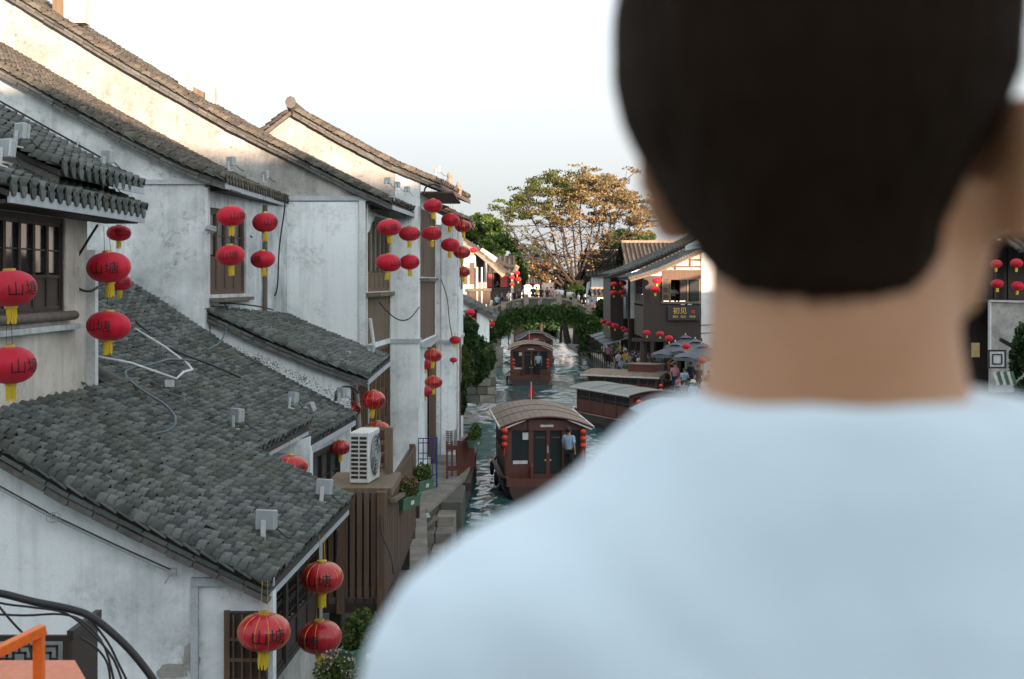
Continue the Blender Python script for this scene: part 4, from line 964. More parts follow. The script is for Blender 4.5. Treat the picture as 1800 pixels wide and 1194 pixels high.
# ================================================================ lanterns
def text_mesh(s, size, name='lettering', depth=0.0):
    cu = bpy.data.curves.new('t', 'FONT'); cu.body = s; cu.size = size; cu.align_x = 'CENTER'; cu.align_y = 'CENTER'; cu.resolution_u = 2
    cu.extrude = depth
    o = bpy.data.objects.new('t', cu); col.objects.link(o)
    dg = bpy.context.evaluated_depsgraph_get(); me = bpy.data.meshes.new_from_object(o.evaluated_get(dg)); me.name = name
    bpy.data.objects.remove(o); me.materials.clear(); return me
def lantern_template(shiny):
    root = thing('red_lantern', 'x', 'lantern', (0,0,0)); RX, RZ = .5, .345; NP = 12; N = NP * 4
    mb = MB(); rings = []
    prof = []
    for i in range(17):
        t = -math.pi/2*.86 + math.pi*.86*i/16; prof.append((RX*math.cos(t)**.85, RZ*math.sin(t)/math.sin(math.pi/2*.86)))
    for r, z in prof:
        ring = []
        for k in range(N):
            a = 2*math.pi*k/N; w = abs(math.sin(a*NP/2)); rr = r*(.985 + .022*w)
            ring.append((rr*math.cos(a), rr*math.sin(a), z))
        rings.append(ring)
    mb.loft(rings).build('cloth_body', M['lantern_shiny' if shiny else 'lantern'], root, smooth=True)
    MB().lathe([(.10,RZ-.02),(.12,RZ+.0),(.12,RZ+.04),(.09,RZ+.045)],14).build('top_ring', M['gold'], root)
    MB().lathe([(.09,-RZ-.045),(.125,-RZ-.04),(.125,-RZ+.01),(.10,-RZ+.02)],14).build('bottom_ring', M['gold'], root)
    ts = MB(); r_ = random.Random(4)
    for k in range(16):
        a = 2*math.pi*k/16; x = .085*math.cos(a); y = .085*math.sin(a); l = .30 + r_.uniform(-.04,.03)
        ts.tube([(x,y,-RZ-.03),(x*1.02+r_.uniform(-.01,.01),y,-RZ-.03-l*.6),(x*.98+r_.uniform(-.02,.02),y*1.0,-RZ-.03-l)],[.02,.017,.014],4)
    ts.build('tassel', M['tassel'], root)
    if shiny:
        rb = MB()
        for k in range(NP):
            a = 2*math.pi*k/NP; rb.tube([(r*.998*math.cos(a), r*.998*math.sin(a), z) for r,z in prof[1:-1]],.005,4)
        rb.build('ribs', M['gold'], root)
    hg = MB()
    for s in (-.07,.07): hg.tube([(s,0,RZ+.03),(s*.7,0,RZ+.62)],.006,4)
    hg.build('hanger', M['gold' if shiny else 'black'], root)
    me = text_mesh('山塘', .31); me.materials.append(M['ink']); 
    bm = bmesh.new(); bm.from_mesh(me)
    bmesh.ops.triangulate(bm, faces=bm.faces[:])
    bmesh.ops.subdivide_edges(bm, edges=[e for e in bm.edges if e.calc_length() > .07], cuts=2)
    for v in bm.verts:
        x, z = v.co.x * 1.15, v.co.y * 1.0 - .02
        az = x / RX; t = min(max(z/RZ, -.8), .8); r = RX*math.cos(math.asin(t*math.sin(math.pi/2*.86)))**.85 * (1.0 + .012)
        r *= 1.006; v.co = Vector((r*math.sin(az), -r*math.cos(az), z))
    bm.to_mesh(me); bm.free()
    link('lettering', me, root)
    me2 = me.copy(); me2.transform(Matrix.Rotation(math.pi,4,'Z')); link('lettering', me2, root)
    return root
def small_template():
    root = thing('red_lantern', 'x', 'lantern', (0,0,0))
    prof = [(.09,-.34),(.3,-.29),(.46,-.14),(.5,0),(.46,.14),(.3,.29),(.09,.34)]
    MB().lathe(prof,12).build('cloth_body', M['lantern'], root, smooth=True)
    MB().lathe([(.1,-.64),(.12,-.4),(.1,-.34)],6).build('tassel', M['tassel'], root)
    MB().tube([(0,0,.34),(0,0,.7)],.012,4).build('hanger', M['black'], root)
    return root
TL = {'n': lantern_template(False), 's': lantern_template(True), 'f': small_template()}
USED = set()
def put(key, loc, s, rz, label, group):
    t = TL[key]; o = t if key not in USED else copy_tree(t); USED.add(key)
    o.location = loc; o.scale = (s*random.uniform(.97,1.03), s*random.uniform(.97,1.03), s*random.uniform(.93,1.06)); o.rotation_euler = (random.uniform(-.07,.07), random.uniform(-.07,.07), rz); o['label'] = label; o['group'] = group; return o
LAN = [ # key, px, py, width px, depth, rotation, label
 ('n',18,507,92,17.0,.9,'large red lantern cut by the left edge, upper of the two under the near eave'),
 ('n',18,642,88,17.0,1.0,'large red lantern cut by the left edge, lower of the two beside the white wall'),
 ('n',191,470,75,21.6,.05,'red lantern lettered in black at the house corner, upper of the front pair'),
 ('n',191,573,77,21.6,-.32,'red lantern lettered in black hanging over the tiled roof, lower of the front pair'),
 ('n',209,410,42,23.6,.7,'red lantern half hidden behind others, highest at the near eave corner'),
 ('n',211,497,42,23.4,.5,'red lantern partly hidden, peeping out between the lettered pair at the corner'),
 ('n',406,380,51,31.2,.8,'red lantern hanging before the shuttered window, top one on the left'),
 ('n',405,449,50,31.2,.05,'red lettered lantern just above the window sill, lower one on the left'),
 ('n',466,391,46,34.3,.75,'red lantern in front of the grey downpipe, upper one'),
 ('n',462,456,44,34.3,-.7,'red lantern in front of the grey downpipe, lower one'),
 ('n',684,400,43,36.5,.1,'red lettered lantern beneath the scalloped bracket, upper left of four'),
 ('n',720,411,37,42.0,.8,'red lantern against the broad white pier, upper right of four'),
 ('n',683,462,44,36.5,.9,'red lantern across the timber bars, lower left of four'),
 ('n',720,461,35,42.0,.7,'red lantern against the broad white pier, lower right of four'),
 ('n',761,362,33,45.3,.4,'red lettered lantern directly below the projecting corner eave, highest of its cluster'),
 ('n',759,411,36,45.3,.5,'red lantern before the brown shutter boards, below the highest one'),
 ('n',792,387,33,47.5,.2,'dark red lettered lantern left of the pair below the projecting eave'),
 ('n',792,431,33,47.5,.1,'dark red lettered lantern, second down left of the narrow white pier'),
 ('s',814,398,30,50.5,.2,'glossy red lantern outermost below the projecting eave'),
 ('s',812,444,31,50.5,.6,'glossy red lantern outermost, second down by the pier'),
 ('s',814,478,26,55.5,.3,'glossy red lantern third down beside the narrow pier'),
 ('s',806,481,20,56.5,.3,'red lantern squeezed against the pier edge, third down'),
 ('s',761,625,32,46.6,.3,'shiny red lantern with gold ribs under the floor band, upper right'),
 ('s',762,672,31,46.6,.7,'shiny red lantern with gold ribs under the floor band, lower right'),
 ('n',748,641,25,49.3,.7,'pinkish red lantern behind the broad pier, upper'),
 ('n',741,646,24,50.2,.7,'pinkish red lantern mostly hidden by the broad pier, upper'),
 ('n',748,688,25,49.3,.9,'pinkish red lantern behind the broad pier, lower'),
 ('n',741,694,24,50.2,.7,'pinkish red lantern mostly hidden by the broad pier, lower'),
 ('s',656,703,44,33.0,.6,'shiny gold ribbed red lantern below the small lean-to roof'),
 ('s',616,719,38,33.2,.6,'red lantern mostly hidden behind the bent drain and the eave'),
 ('s',598,787,36,30.8,.5,'dim red lantern in the shadow left of the air conditioner'),
 ('s',664,757,44,33.5,.5,'red lantern showing only its top above the air conditioner'),
 ('s',512,820,57,25.5,.4,'shiny gold ribbed red lantern over the lowest roof below the white fascia'),
 ('s',464,1111,92,17.2,.35,'big glossy red lantern lowest of all at the curved dark doorway'),
 ('s',566,1015,77,20.2,-.1,'glossy gold ribbed red lantern at the slatted timber balcony, upper of the pair'),
 ('s',562,1120,77,20.2,-.6,'glossy gold ribbed red lantern above the pink flowers'),
 ('f',800,598,20,52.0,0,'small red lantern sticking out past the narrow pier at floor level'),
 ('f',797,633,14,52.0,0,'small red lantern half hidden by the pier above the shrubs')]
for k_,px_,py_,w_,Y_,rz_,lab_ in LAN:
    put(k_, P(px_,py_,Y_), w_*Y_/FPX, rz_, lab_, 'red lanterns on the white houses')
FAR = [(841,475,10,105,'by the sunlit house posts, top left'),(850,475,10,106,'by the sunlit house posts, top right'),(842,487,10,105,'by the sunlit house posts, lower left'),(850,487,10,106,'by the sunlit house posts, lower right'),
 (909,480,10,110,'at the pavilion corner, highest'),(900,488,10,110,'at the pavilion corner, inner one against the red shutter'),(911,491,11,110,'at the pavilion corner, right hand lower one'),(900,500,9,110,'at the pavilion corner, lowest'),
 (827,549,17,75,'under the low hood above the shrubs, top'),(830,564,14,75,'under the low hood above the shrubs, middle'),(825,574,11,75,'under the low hood above the shrubs, bottom'),
 (858,558,12,108,'left of the bridge ivy, upper left'),(864,557,12,109,'left of the bridge ivy, upper right'),(857,571,12,108,'left of the bridge ivy, lower left'),(864,570,12,109,'left of the bridge ivy, lower right'),(804,577,12,60,'beside the pier among dark leaves'),
 (1155,493,17,86.5,'at the open teahouse shutter, upper'),(1152,509,17,86.5,'at the open teahouse shutter, lower'),
 (1079,500,13,96,'at the far teahouse wing, upper left'),(1095,498,13,96,'at the far teahouse wing, upper right'),(1079,515,13,96,'at the far teahouse wing, lower left'),(1094,514,13,96,'at the far teahouse wing, lower right'),
 (1078,562,12,104,'over the quay awnings, highest of the string'),(1071,569,12,102,'over the quay awnings, second of the string'),(1061,566,10,106,'over the quay awnings, leftmost of the string'),(1081,573,13,100,'over the quay awnings, nearest of the string'),
 (1095,577,9,99,'at the first arcade post'),(1101,581,9,98,'just right of the first arcade post'),(1137,585,13,86,'in the arcade between the middle posts'),(1160,587,14,85,'in the arcade by the third post'),(1176,595,15,83,'in the arcade below the black sign'),
 (1206,609,15,79,'on top of the parasols'),(1235,634,16,74,'before the nearest parasol, left one'),(1258,643,17,70,'before the nearest parasol, right one'),
 (1787,463,23,56.5,'at the right edge, upper row outer'),(1789,503,23,56.5,'at the right edge, lower row outer'),(1753,499,24,56.7,'at the right edge, lower row next to the neck'),(1751,464,22,56.7,'at the right edge, upper row next to the neck'),
 (1126,497,8,94,'faint in the shade of the teahouse side windows'),(936,500,9,160,'on the shaded house beyond the bridge, upper'),(938,511,9,160,'on the shaded house beyond the bridge, lower'),(832,440,14,84,'lit by the sun on the far white house front')]
for px_,py_,w_,Y_,lab_ in FAR: put('f', P(px_,py_,Y_), w_*Y_/FPX, 0, 'small red lantern ' + lab_, 'small far red lanterns')

# ================================================================ floodlights
def flood_template():
    root = thing('floodlight', 'x', 'floodlight')
    MB().box((-.11,.0,.05),(.11,.06,.27)).build('housing', M['metal_grey'], root, bevel=.012)
    MB().box((-.125,-.075,.04),(.125,-.002,.28)).build('glass_front', M['lampglass'], root, bevel=.012)
    b = MB(); b.box((-.03,-.10,-.06),(.03,-.085,.16)); b.box((-.03,-.10,-.08),(.03,.02,-.06)); b.build('bracket', M['pipe'], root)
    MB().tube([(.05,.06,.1),(.10,.12,.02),(.16,.16,-.05),(.2,.25,-.08)],.01,5).build('lead', M['black'], root)
    return root
TF = flood_template(); fl_first = True
FL = [(38,242,18.6,1,'on the upper tiles of the two-tier roof near its left end'),(10,275,17.8,1.1,'at the left edge above the eave tile ends'),(190,283,22.9,1,'on the upper tier close to the roof corner'),(190,322,22.6,1,'between the two tiers at the roof corner'),(133,262,23.6,.8,'peeping over the pale verge of the two-tier roof'),
 (407,286,32.5,1,'at the eave above the shuttered window'),(467,307,37,.9,'further along that same eave, by the dark stain'),(681,316,42,.85,'first of three at the long roof corner'),(698,323,43,.85,'second of three at the long roof corner'),(715,331,44.5,.85,'third of three at the long roof corner'),
 (769,296,48,1,'on the skyline eave of the peaked house'),(418,738,24.6,1.15,'on reddish tiles at the second roof edge'),(515,703,27.6,1,'in the middle of the stepped eave'),(602,693,31.5,1.05,'at the far tip of the stepped eave'),(611,626,35.8,1,'on the small lean-to roof'),(652,613,38.5,.95,'at the far end of the small lean-to'),
 (570,866,22.4,1.15,'at the far corner of the lowest roof'),(469,928,19.0,1.25,'large, at the near corner of the lowest roof')]
for px_,py_,Y_,s_,l_ in FL:
    s_ *= .86
    o = TF if fl_first else copy_tree(TF); fl_first = False
    o.location = P(px_,py_+9,Y_); o.scale = (s_*1.05,)*3; o.rotation_euler = (random.uniform(-.2,.05), 0, random.uniform(-.9,-.3)); o['label'] = 'square glass floodlight ' + l_; o['group'] = 'floodlights on the roofs'
o = copy_tree(TF); o.location = P(368,404,31.9); o.rotation_euler = (1.4,.3,.4); o['label'] = 'floodlight tilted out from the wall beside the shuttered window'; o['group'] = 'floodlights on the roofs'
o = copy_tree(TF); o.location = P(541,716,28.9); o.rotation_euler = (1.2,1.2,.4); o.scale=(.8,.8,.8); o['label'] = 'toppled small floodlight lying behind the stepped eave'; o['group'] = 'floodlights on the roofs'

# ================================================================ cables
def cable(pts, r, m, label, smooth=4):
    q = [P(*p) for p in pts]; out = []
    for i in range(len(q)-1):
        p0 = q[max(i-1,0)]; p1 = q[i]; p2 = q[i+1]; p3 = q[min(i+2,len(q)-1)]
        for k in range(smooth):
            t = k/smooth; out.append(.5*((2*p1)+(p2-p0)*t+(2*p0-5*p1+4*p2-p3)*t*t+(3*p1-p0-3*p2+p3)*t**3))
    out.append(q[-1]); o = MB().tube(out, r, 6).build('cable', M[m], None, smooth=True); return tag(o, label, 'cable')
def onroof(prof_fn): pass
cable([(0,745,19.9),(60,762,20.1),(130,780,20.3),(200,790,20.5),(240,788,20.7),(262,766,21.2),(300,755,21.6),(308,735,21.9),(290,712,22.3),(262,694,22.8),(232,672,23.6),(222,652,24.4),(270,640,25),(300,632,25.6),(345,635,26.2)],.021,'cable_grey','thick grey blue cable looping up across the two near roofs')
cable([(208,537,30.5),(250,575,29),(300,612,28),(330,626,27.6),(380,645,27.3),(423,664,27)],.02,'black','straight black cable running down the second roof')
cable([(160,625,24.3),(230,638,24.6),(310,666,24.9),(323,654,25.2),(338,650,25.3),(330,640,25.8),(290,610,26.8),(237,578,28)],.024,'pipe','bent white pipe lying on the second roof',1)
o = MB().obox(P(298,674,24.7),(.16,.02,.12)).build('junction_box', M['pipe'], None); tag(o,'tiny white box dangling from the bent white pipe','box')
cable([(320,580,32.2),(325,566,32.2),(355,560,32.2),(368,540,32.6),(395,533,33.5),(450,538,34.5),(480,545,35.5)],.02,'black','dark cable drooping from the small lean-to roof top')
cable([(395,535,33.2),(402,548,33),(400,572,32.4),(388,600,31.2),(365,615,30.2)],.02,'cable_grey','grey blue cable falling from the small lean-to onto the roof below')
cable([(172,395,22.2),(150,430,22.2),(132,462,22.2),(128,490,22.2),(140,508,22.2),(158,512,22.3),(172,505,22.5)],.02,'black','black cable curving down the plaster beside the near window')
cable([(500,345,38.5),(500,370,38.5),(494,410,38.5),(490,450,38.5),(488,500,38.5),(482,520,38.5),(468,500,38.5),(462,480,38)],.022,'black','black cable hanging down the corner right of the shuttered window')
cable([(440,352,36),(433,380,36),(432,405,36),(444,418,36)],.02,'black','short black cable loop next to the downpipe')
cable([(662,525,43),(678,545,43),(700,562,43),(720,560,43.5),(737,540,45)],.02,'black','thin cable sagging between the timber front and the brown boards')
cable([(775,490,45.5),(786,525,45.5),(790,565,45.5),(795,592,45.8)],.016,'black','thin cable drooping down the narrow pier')
cable([(745,345,45),(748,330,45),(762,324,45),(775,328,45.5)],.03,'black','black cable hoop at the corner eave over the top lantern')
cable([(590,705,32),(592,688,32),(606,680,32),(622,682,32),(630,692,32)],.03,'black','black cable hoop at the tip of the stepped eave')
cable([(668,905,24.3),(672,940,24.2),(688,980,24),(692,1010,23.9)],.016,'black','black lead hanging down the slatted balcony corner')
cable([(594,930,21),(592,965,21),(588,1000,21)],.012,'black','thin lead hanging from the lowest eave')
cable([(-60,1035,11.5),(0,1043,11.5),(60,1058,11.5),(120,1070,11.5),(160,1084,11.5),(200,1115,11.5),(235,1150,11.5),(270,1196,11.5),(300,1250,11.5)],.032,'black','thick black bundle of cables arching over the lower left corner')
for i,(pts) in enumerate((((-40,1050,11.7),(10,1062,11.7),(60,1068,11.7),(115,1078,11.7),(160,1112,11.7),(200,1160,11.7),(225,1230,11.7)),((-40,1078,11.8),(40,1082,11.8),(110,1080,11.8),(150,1096,11.8),(185,1140,11.8),(205,1220,11.8)),((-20,1045,11.7),(20,1092,11.7),(50,1130,11.7),(60,1200,11.7)),((160,1090,11.6),(190,1130,11.6),(210,1170,11.6),(240,1230,11.6)),((140,1120,11.9),(170,1140,11.9),(190,1170,11.9),(195,1220,11.9)))):
    cable(pts,.010,'black',('thin black wire following the thick bundle','thin black wire running level then dropping by the lattice box','thin black wire slanting down behind the orange bar','thin wire splitting off where the bundle bends','thin wire lowest beside the lattice box')[i])

# ================================================================ air conditioners, balcony, planters
def ac_unit(label, loc, rz, s=1., cols=2):
    t = thing('air_conditioner', label, 'air conditioner', (0,0,0)); W_, D_, H_ = .92, .36, .92
    MB().box((0,0,0),(D_,W_,H_)).build('casing', M['ac_white'], t, bevel=.02)       # side (louvres) faces -y, fan faces +x
    lv = MB()
    for c in range(cols):
        for k in range(10): lv.box((.035+c*.155,-.006,.09+k*.078),(.165+c*.155,.0,.09+k*.078+.048))
    lv.build('side_louvres', M['wood_dark'], t)
    fg = MB()
    for q in range(5):
        r = .08+q*.075; fg.tube([(D_+.02, W_*.55+r*math.cos(a*math.pi/10), H_*.5+r*math.sin(a*math.pi/10)) for a in range(21)],.007,4)
    for a in range(8): fg.tube([(D_+.02,W_*.55,H_*.5),(D_+.02,W_*.55+.39*math.cos(a*math.pi/4),H_*.5+.39*math.sin(a*math.pi/4))],.005,4)
    fg.build('fan_grille', M['metal_grey'], t)
    MB().add([(D_+.003, W_*.55+.38*math.cos(a*math.pi/12), H_*.5+.38*math.sin(a*math.pi/12)) for a in range(24)],[tuple(range(24))]).build('fan_opening', M['black'], t)
    MB().box((D_,W_*.82,H_*.78),(D_+.004,W_*.98,H_*.9)).build('blue_sticker', M['blue'], t)
    for y in (.08,W_-.12): MB().box((.02,y,-.05),(D_-.02,y+.05,0)).build('foot', M['black'], t)
    t.location = loc; t.rotation_euler.z = rz; t.scale = (s,s,s); return t
ac_unit('white air conditioner with side louvres on the timber ledge', P(614,850,25.6), -.12)
ac_unit('small white air conditioner behind the narrow pier', P(783,792,50), -.1, .8)
# slatted timber balcony box
t = thing('timber_balcony', 'brown slatted timber enclosure carrying the ledge and air conditioner', 'balcony', (-2.6,27,1.9))
bx0, bx1, by0, by1 = -3.3, -2.2, 24.5, 31.6; bt, bb = PZ(868,24.5), PZ(1052,24.5)
planks(t,(bx0,by0),(bx1,by0),bb,bt,9,'wood_brown',name='slat',gap=.035)
planks(t,(bx1,by0),(bx1+.05,by1),bb,bt,56,'wood_brown',name='slat',gap=.035)
for z in (bt-.12,bb+.12): 
    MB().box((bx0,by0+.03,z-.05),(bx1,by0+.08,z+.05)).build('rail', M['wood_dark'], t); MB().box((bx1-.10,by0+.1,z-.05),(bx1-.04,by1,z+.05)).build('rail', M['wood_dark'], t)
for x,y in ((bx1-.06,by0-.04),(bx0+.35,by0-.04),(bx1-.02,by1)): MB().box((x-.06,y-.06,bb-.25),(x+.07,y+.07,bt+.04)).build('post', M['wood_brown'], t)
MB().box((bx0,by0+.1,bb),(bx1-.1,by0+.14,bt)).build('backing', M['wood_dark'], t)
MB().box((bx0,by0,bb-.25),(bx1,by1,bb-.1)).build('floor_beam', M['wood_dark'], t)
for i in range(8): MB().box((bx0+.1+i*.16,by0-.01,bb-.1-.0),(bx0+.14+i*.16,by0+.03,bb-.0)).build('bracket', M['wood_dark'], t)
for (x,y) in ((bx0+.2,by0+.5),(bx1-.15,by0+.3),(bx1-.15,by1-.3)): MB().box((x-.1,y-.1,.2),(x+.1,y+.1,bb-.25)).build('prop', M['wood_dark'], t)
# ledge and frame round the AC
t2 = thing('timber_ledge', 'weathered timber ledge and frame around the air conditioner', 'ledge', (-2.7,26,3.9))
lz = PZ(852,25.4)
MB().box((-3.35,25.1,lz-.16),(-2.12,27.2,lz-.02)).build('board', M['wood_olive'], t2)
MB().box((-3.3,25.06,lz-.34),(-2.14,25.12,lz-.17)).build('front_rail', M['wood_olive'], t2)
MB().box((PX(676,27),27.0,lz),(PX(690,27),27.12,PZ(752,27))).build('upright', M['wood_olive'], t2)
MB().box((PX(640,27),27.02,PZ(757,27)),(PX(676,27),27.1,PZ(750,27))).build('top_rail', M['wood_olive'], t2)
for k in range(4): MB().box((PX(660,27),27.03,PZ(782+k*20,27)),(PX(676,27),27.09,PZ(776+k*20,27))).build('cross_bar', M['wood_olive'], t2)
MB().box((PX(660,27),27.6,lz),(PX(674,27),27.7,PZ(760,27))).build('rear_panel', M['wood_red'], t2)
# small square railing post and handrail with planters
t3 = thing('timber_railing', 'dark square newel post and handrail above the green flower boxes', 'railing', (-2.3,33,3))
MB().box((PX(719,33)-.02,33,2.0),(PX(737,33)-.0,33.22,PZ(826,33))).build('post', M['wood_dark'], t3, bevel=.01)
MB().beam(P(740,850,32.5),P(690,880,25),.09,.07).build('handrail', M['wood_grey'], t3)
for k in range(3): MB().box((PX(692+k*9,33),33.02,2.6),(PX(695+k*9,33),33.07,PZ(846,33))).build('baluster', M['wood_grey'], t3)
MB().box((PX(690,33),33.0,PZ(850,33)),(PX(722,33),33.09,PZ(845,33))).build('top_rail', M['wood_grey'], t3)
# leaves ----------------------------------------------------------
def leaves(parent, name, pts, cols, size, flat=.0, kind=None, seed=1, aspect=1.7):
    """pts Nx3, cols Nx3; each leaf is a folded quad; one mesh"""
    rg_ = np.random.default_rng(seed); n = len(pts); pts = np.array(pts); s = size*rg_.uniform(.6,1.35,(n,1))
    a = rg_.normal(size=(n,3)); a[:,2] *= (1-flat); a /= np.linalg.norm(a,axis=1,keepdims=True)
    b = np.cross(a, rg_.normal(size=(n,3)) if flat < .5 else np.tile([0,0,1.],(n,1)) + rg_.normal(size=(n,3))*.5); b /= np.linalg.norm(b,axis=1,keepdims=True)
    c = np.cross(a,b)
    v = np.stack([pts-a*s*aspect/2, pts+b*s/2+c*s*.12, pts+a*s*aspect/2, pts-b*s/2+c*s*.12],1).reshape(-1,3)
    org = np.array(WPOS[parent.name]) if parent is not None else v.mean(0)
    me = bpy.data.meshes.new(name); me.vertices.add(4*n); me.vertices.foreach_set('co',(v-org).ravel())
    me.loops.add(4*n); me.loops.foreach_set('vertex_index',np.arange(4*n,dtype=np.int32)); me.polygons.add(n)
    me.polygons.foreach_set('loop_start',np.arange(0,4*n,4,dtype=np.int32)); me.polygons.foreach_set('loop_total',np.full(n,4,dtype=np.int32))
    at = me.color_attributes.new('leafcol','FLOAT_COLOR','POINT'); cc = np.ones((4*n,4)); cc[:,:3] = np.repeat(np.array(cols),4,0); at.data.foreach_set('color',cc.ravel())
    me.materials.append(M['leaf']); me.update(calc_edges=True)
    return link(name, me, parent, Vector(org), kind)
def cloud(c, r, n, rg_, shell=.5):
    d = rg_.normal(size=(n,3)); d /= np.linalg.norm(d,axis=1,keepdims=True)
    q = rg_.uniform(shell,1,(n,1))**.6
    return np.array(c) + d*q*np.array(r)
GREEN = np.array([.045,.085,.022]); DGREEN = np.array([.022,.05,.018]); YGREEN = np.array([.10,.14,.03])
def colmix(n, a, b, rg_, j=.25): 
    t = rg_.uniform(0,1,(n,1)); return (a*(1-t)+b*t)*rg_.uniform(1-j,1+j,(n,1))
def flower_box(label, loc, L, rz, flowers, h=.35, n=500, size=.05):
    t = thing('flower_box', label, 'planter', (0,0,0)); w = .24
    mb = MB(); rr = lambda x, y, z: [(-x,-y,z),(x,-y,z),(x,y,z),(-x,y,z)]
    mb.loft([rr(L*.46,w*.4,0),rr(L*.5,w*.5,.2),rr(L*.52,w*.55,.2),rr(L*.52,w*.55,.24),rr(L*.48,w*.46,.24),rr(L*.46,w*.42,.16)]); mb.build('box', M['planter'], t)
    MB().box((-L*.08,-w*.52,.07),(L*.10,-w*.50,.15)).build('white_label', M['white_paint'], t)
    g = np.random.default_rng(int(L*100)); P_ = cloud((0,0,.22+h*.4),(L*.52,w*.75,h*.7),n,g,.1); P_ = P_[P_[:,2]>.2]
    leaves(t,'foliage',P_,colmix(len(P_),GREEN,YGREEN*.9,g),size,seed=3)
    if flowers is not None:
        F_ = cloud((0,0,.25+h*.6),(L*.5,w*.7,h*.55),int(n*.16),g,.8); F_ = F_[F_[:,2]>.3]
        leaves(t,'blossom',F_,colmix(len(F_),np.array(flowers),np.array(flowers)*.8,g),size*.8,seed=5,aspect=1)
    t.location = loc; t.rotation_euler.z = rz; return t
flower_box('green flower box with little pink flowers hung on the handrail', P(715,893,27.6), .8, 1.2, (.6,.10,.16))
flower_box('green flower box with plain foliage next to the newel post', P(742,862,31.0), .8, 1.2, None)
flower_box('large green planter full of bushy leaves beside the white shirt', P(636,1166,18.6), .66, .95, None, .46, 1300, .038)
flower_box('planter of pale pink blossom at the bottom edge', P(590,1232,17.6), .55, .2, (.62,.42,.46), .34, 700, .035)
flower_box('greenery box hung outside the red railing above the water', P(835,785,47.5), .9, 1.3, None, .5, 500, .08)
# blue lattice gate
t = thing('blue_gate', 'blue painted metal lattice gate at the foot of the pier', 'gate', (PX(750,44.5),44.5,1.1))
gy = 44.4; fr = MB()
for a in (735,743,751,759,767): MB().box((PX(a,gy),gy,PZ(860,gy)),(PX(a+1.6,gy),gy+.03,PZ(770,gy))).build('bar', M['blue'], t)
for b in (770,778,796,806,834,846,858): MB().box((PX(735,gy),gy-.012,PZ(b+1.5,gy)),(PX(768.6,gy),gy-.001,PZ(b,gy))).build('cross_bar', M['blue'], t)
MB().box((PX(766,gy),gy-.02,PZ(862,gy)),(PX(769,gy),gy+.04,PZ(768,gy))).build('stile', M['blue'], t)
# red brown railing on the landing
t = thing('red_railing', 'red brown timber landing railing standing over the water', 'railing', (PX(800,47),47,1.1))
A_ = P(786,856,46.2); B_ = P(819,845,49.5)
for (z0,z1) in ((PZ(786,47),PZ(778,47)),(PZ(822,47),PZ(814,47))): MB().box((PX(784,46.2),46.2,z0),(PX(806,46.2),46.3,z1)).build('rail', M['wood_red'], t)
for a in (784,793,803): MB().box((PX(a,46.2),46.18,1.1),(PX(a+3,46.2),46.32,PZ(775,46.2))).build('post', M['wood_red'], t)
for k in range(12):
    q = k/11; x = PX(806,46.3)+(.42)*q; y = 46.4+3.4*q
    MB().beam((x,y,1.0),(x-.06,y,1.0+(PZ(776,48)-1.0)+.12*q),.09,.1).build('side_board', M['wood_red'], t)
MB().beam((PX(808,46.3),46.3,PZ(778,46.3)),(PX(808,46.3)+.45,50,PZ(768,47.5)),.12,.1).build('top_rail', M['wood_red'], t)
MB().lathe([(.07,0),(.09,.08),(.03,.14),(.07,.22),(.02,.3)],8,(PX(822,48.5),48.5,PZ(772,48.5))).build('finial', M['wood_red'], t)
MB().box((PX(778,46),45.8,.75),(PX(808,46)+.35,50,1.0)).build('deck', M['wood_dark'], t)
# landing steps
t = thing('stone_landing', 'mossy stone blocks and steps leading down into the water', 'steps', (PX(760,40),40,0))
rr2 = random.Random(8)
for k,(y0_,y1_,z0_,z1_,x1_) in enumerate(((41.5,45,0,1.08,812),(40.3,41.5,-.2,.82,800),(39.2,40.3,-.2,.56,795),(38.0,39.2,-.2,.3,780))):
    xx = PX(732,y0_); xe = PX(x1_,y0_)
    n = max(2,int((xe-xx)/.55))
    for i in range(n): MB().box((xx+(xe-xx)*i/n+.01,y0_+.01,z0_),(xx+(xe-xx)*(i+1)/n-.01,y1_,z1_+rr2.uniform(-.02,.02))).build('stone', M['stone' if rr2.random()<.5 else 'stone_dark'], t, bevel=.025)
MB().beam(P(745,935,38.2)+Vector((0,0,.1)),P(775,912,41)+Vector((0,0,.1)),.1,.06).build('loose_board', M['wood_grey'], t)
for (px_,py_,Y_,l_) in ((788,852,45.2,'small clear floodlight lying on the landing under the red railing'),(743,908,39,'small clear floodlight on the mossy steps')):
    o = copy_tree(TF); o.location = P(px_,py_,Y_); o.rotation_euler = (1.3,0,.5); o['label'] = l_; o['group'] = 'floodlights on the landing'

# ================================================================ lower left corner: lattice box and orange cabinet
t = thing('lattice_box', 'dark red-brown lattice cover box behind the orange bar', 'lattice box', (PX(80,13),13,4))
ly = 13.; lx0, lx1 = PX(-60,ly), PX(122,ly); lz1 = PZ(1118,ly); lz0 = PZ(1290,ly)
MB().box((lx0,ly,lz1-.05),(lx1,ly+.05,lz1)).build('top_rail', M['wood_dark'], t); MB().box((lx1-.06,ly-.005,lz0),(lx1,ly+.045,lz1-.05)).build('stile', M['wood_dark'], t)
MB().box((lx0,ly+.28,lz0),(lx1-.08,ly+.3,lz1-.1)).build('backing', M['plaster_worn'], t)

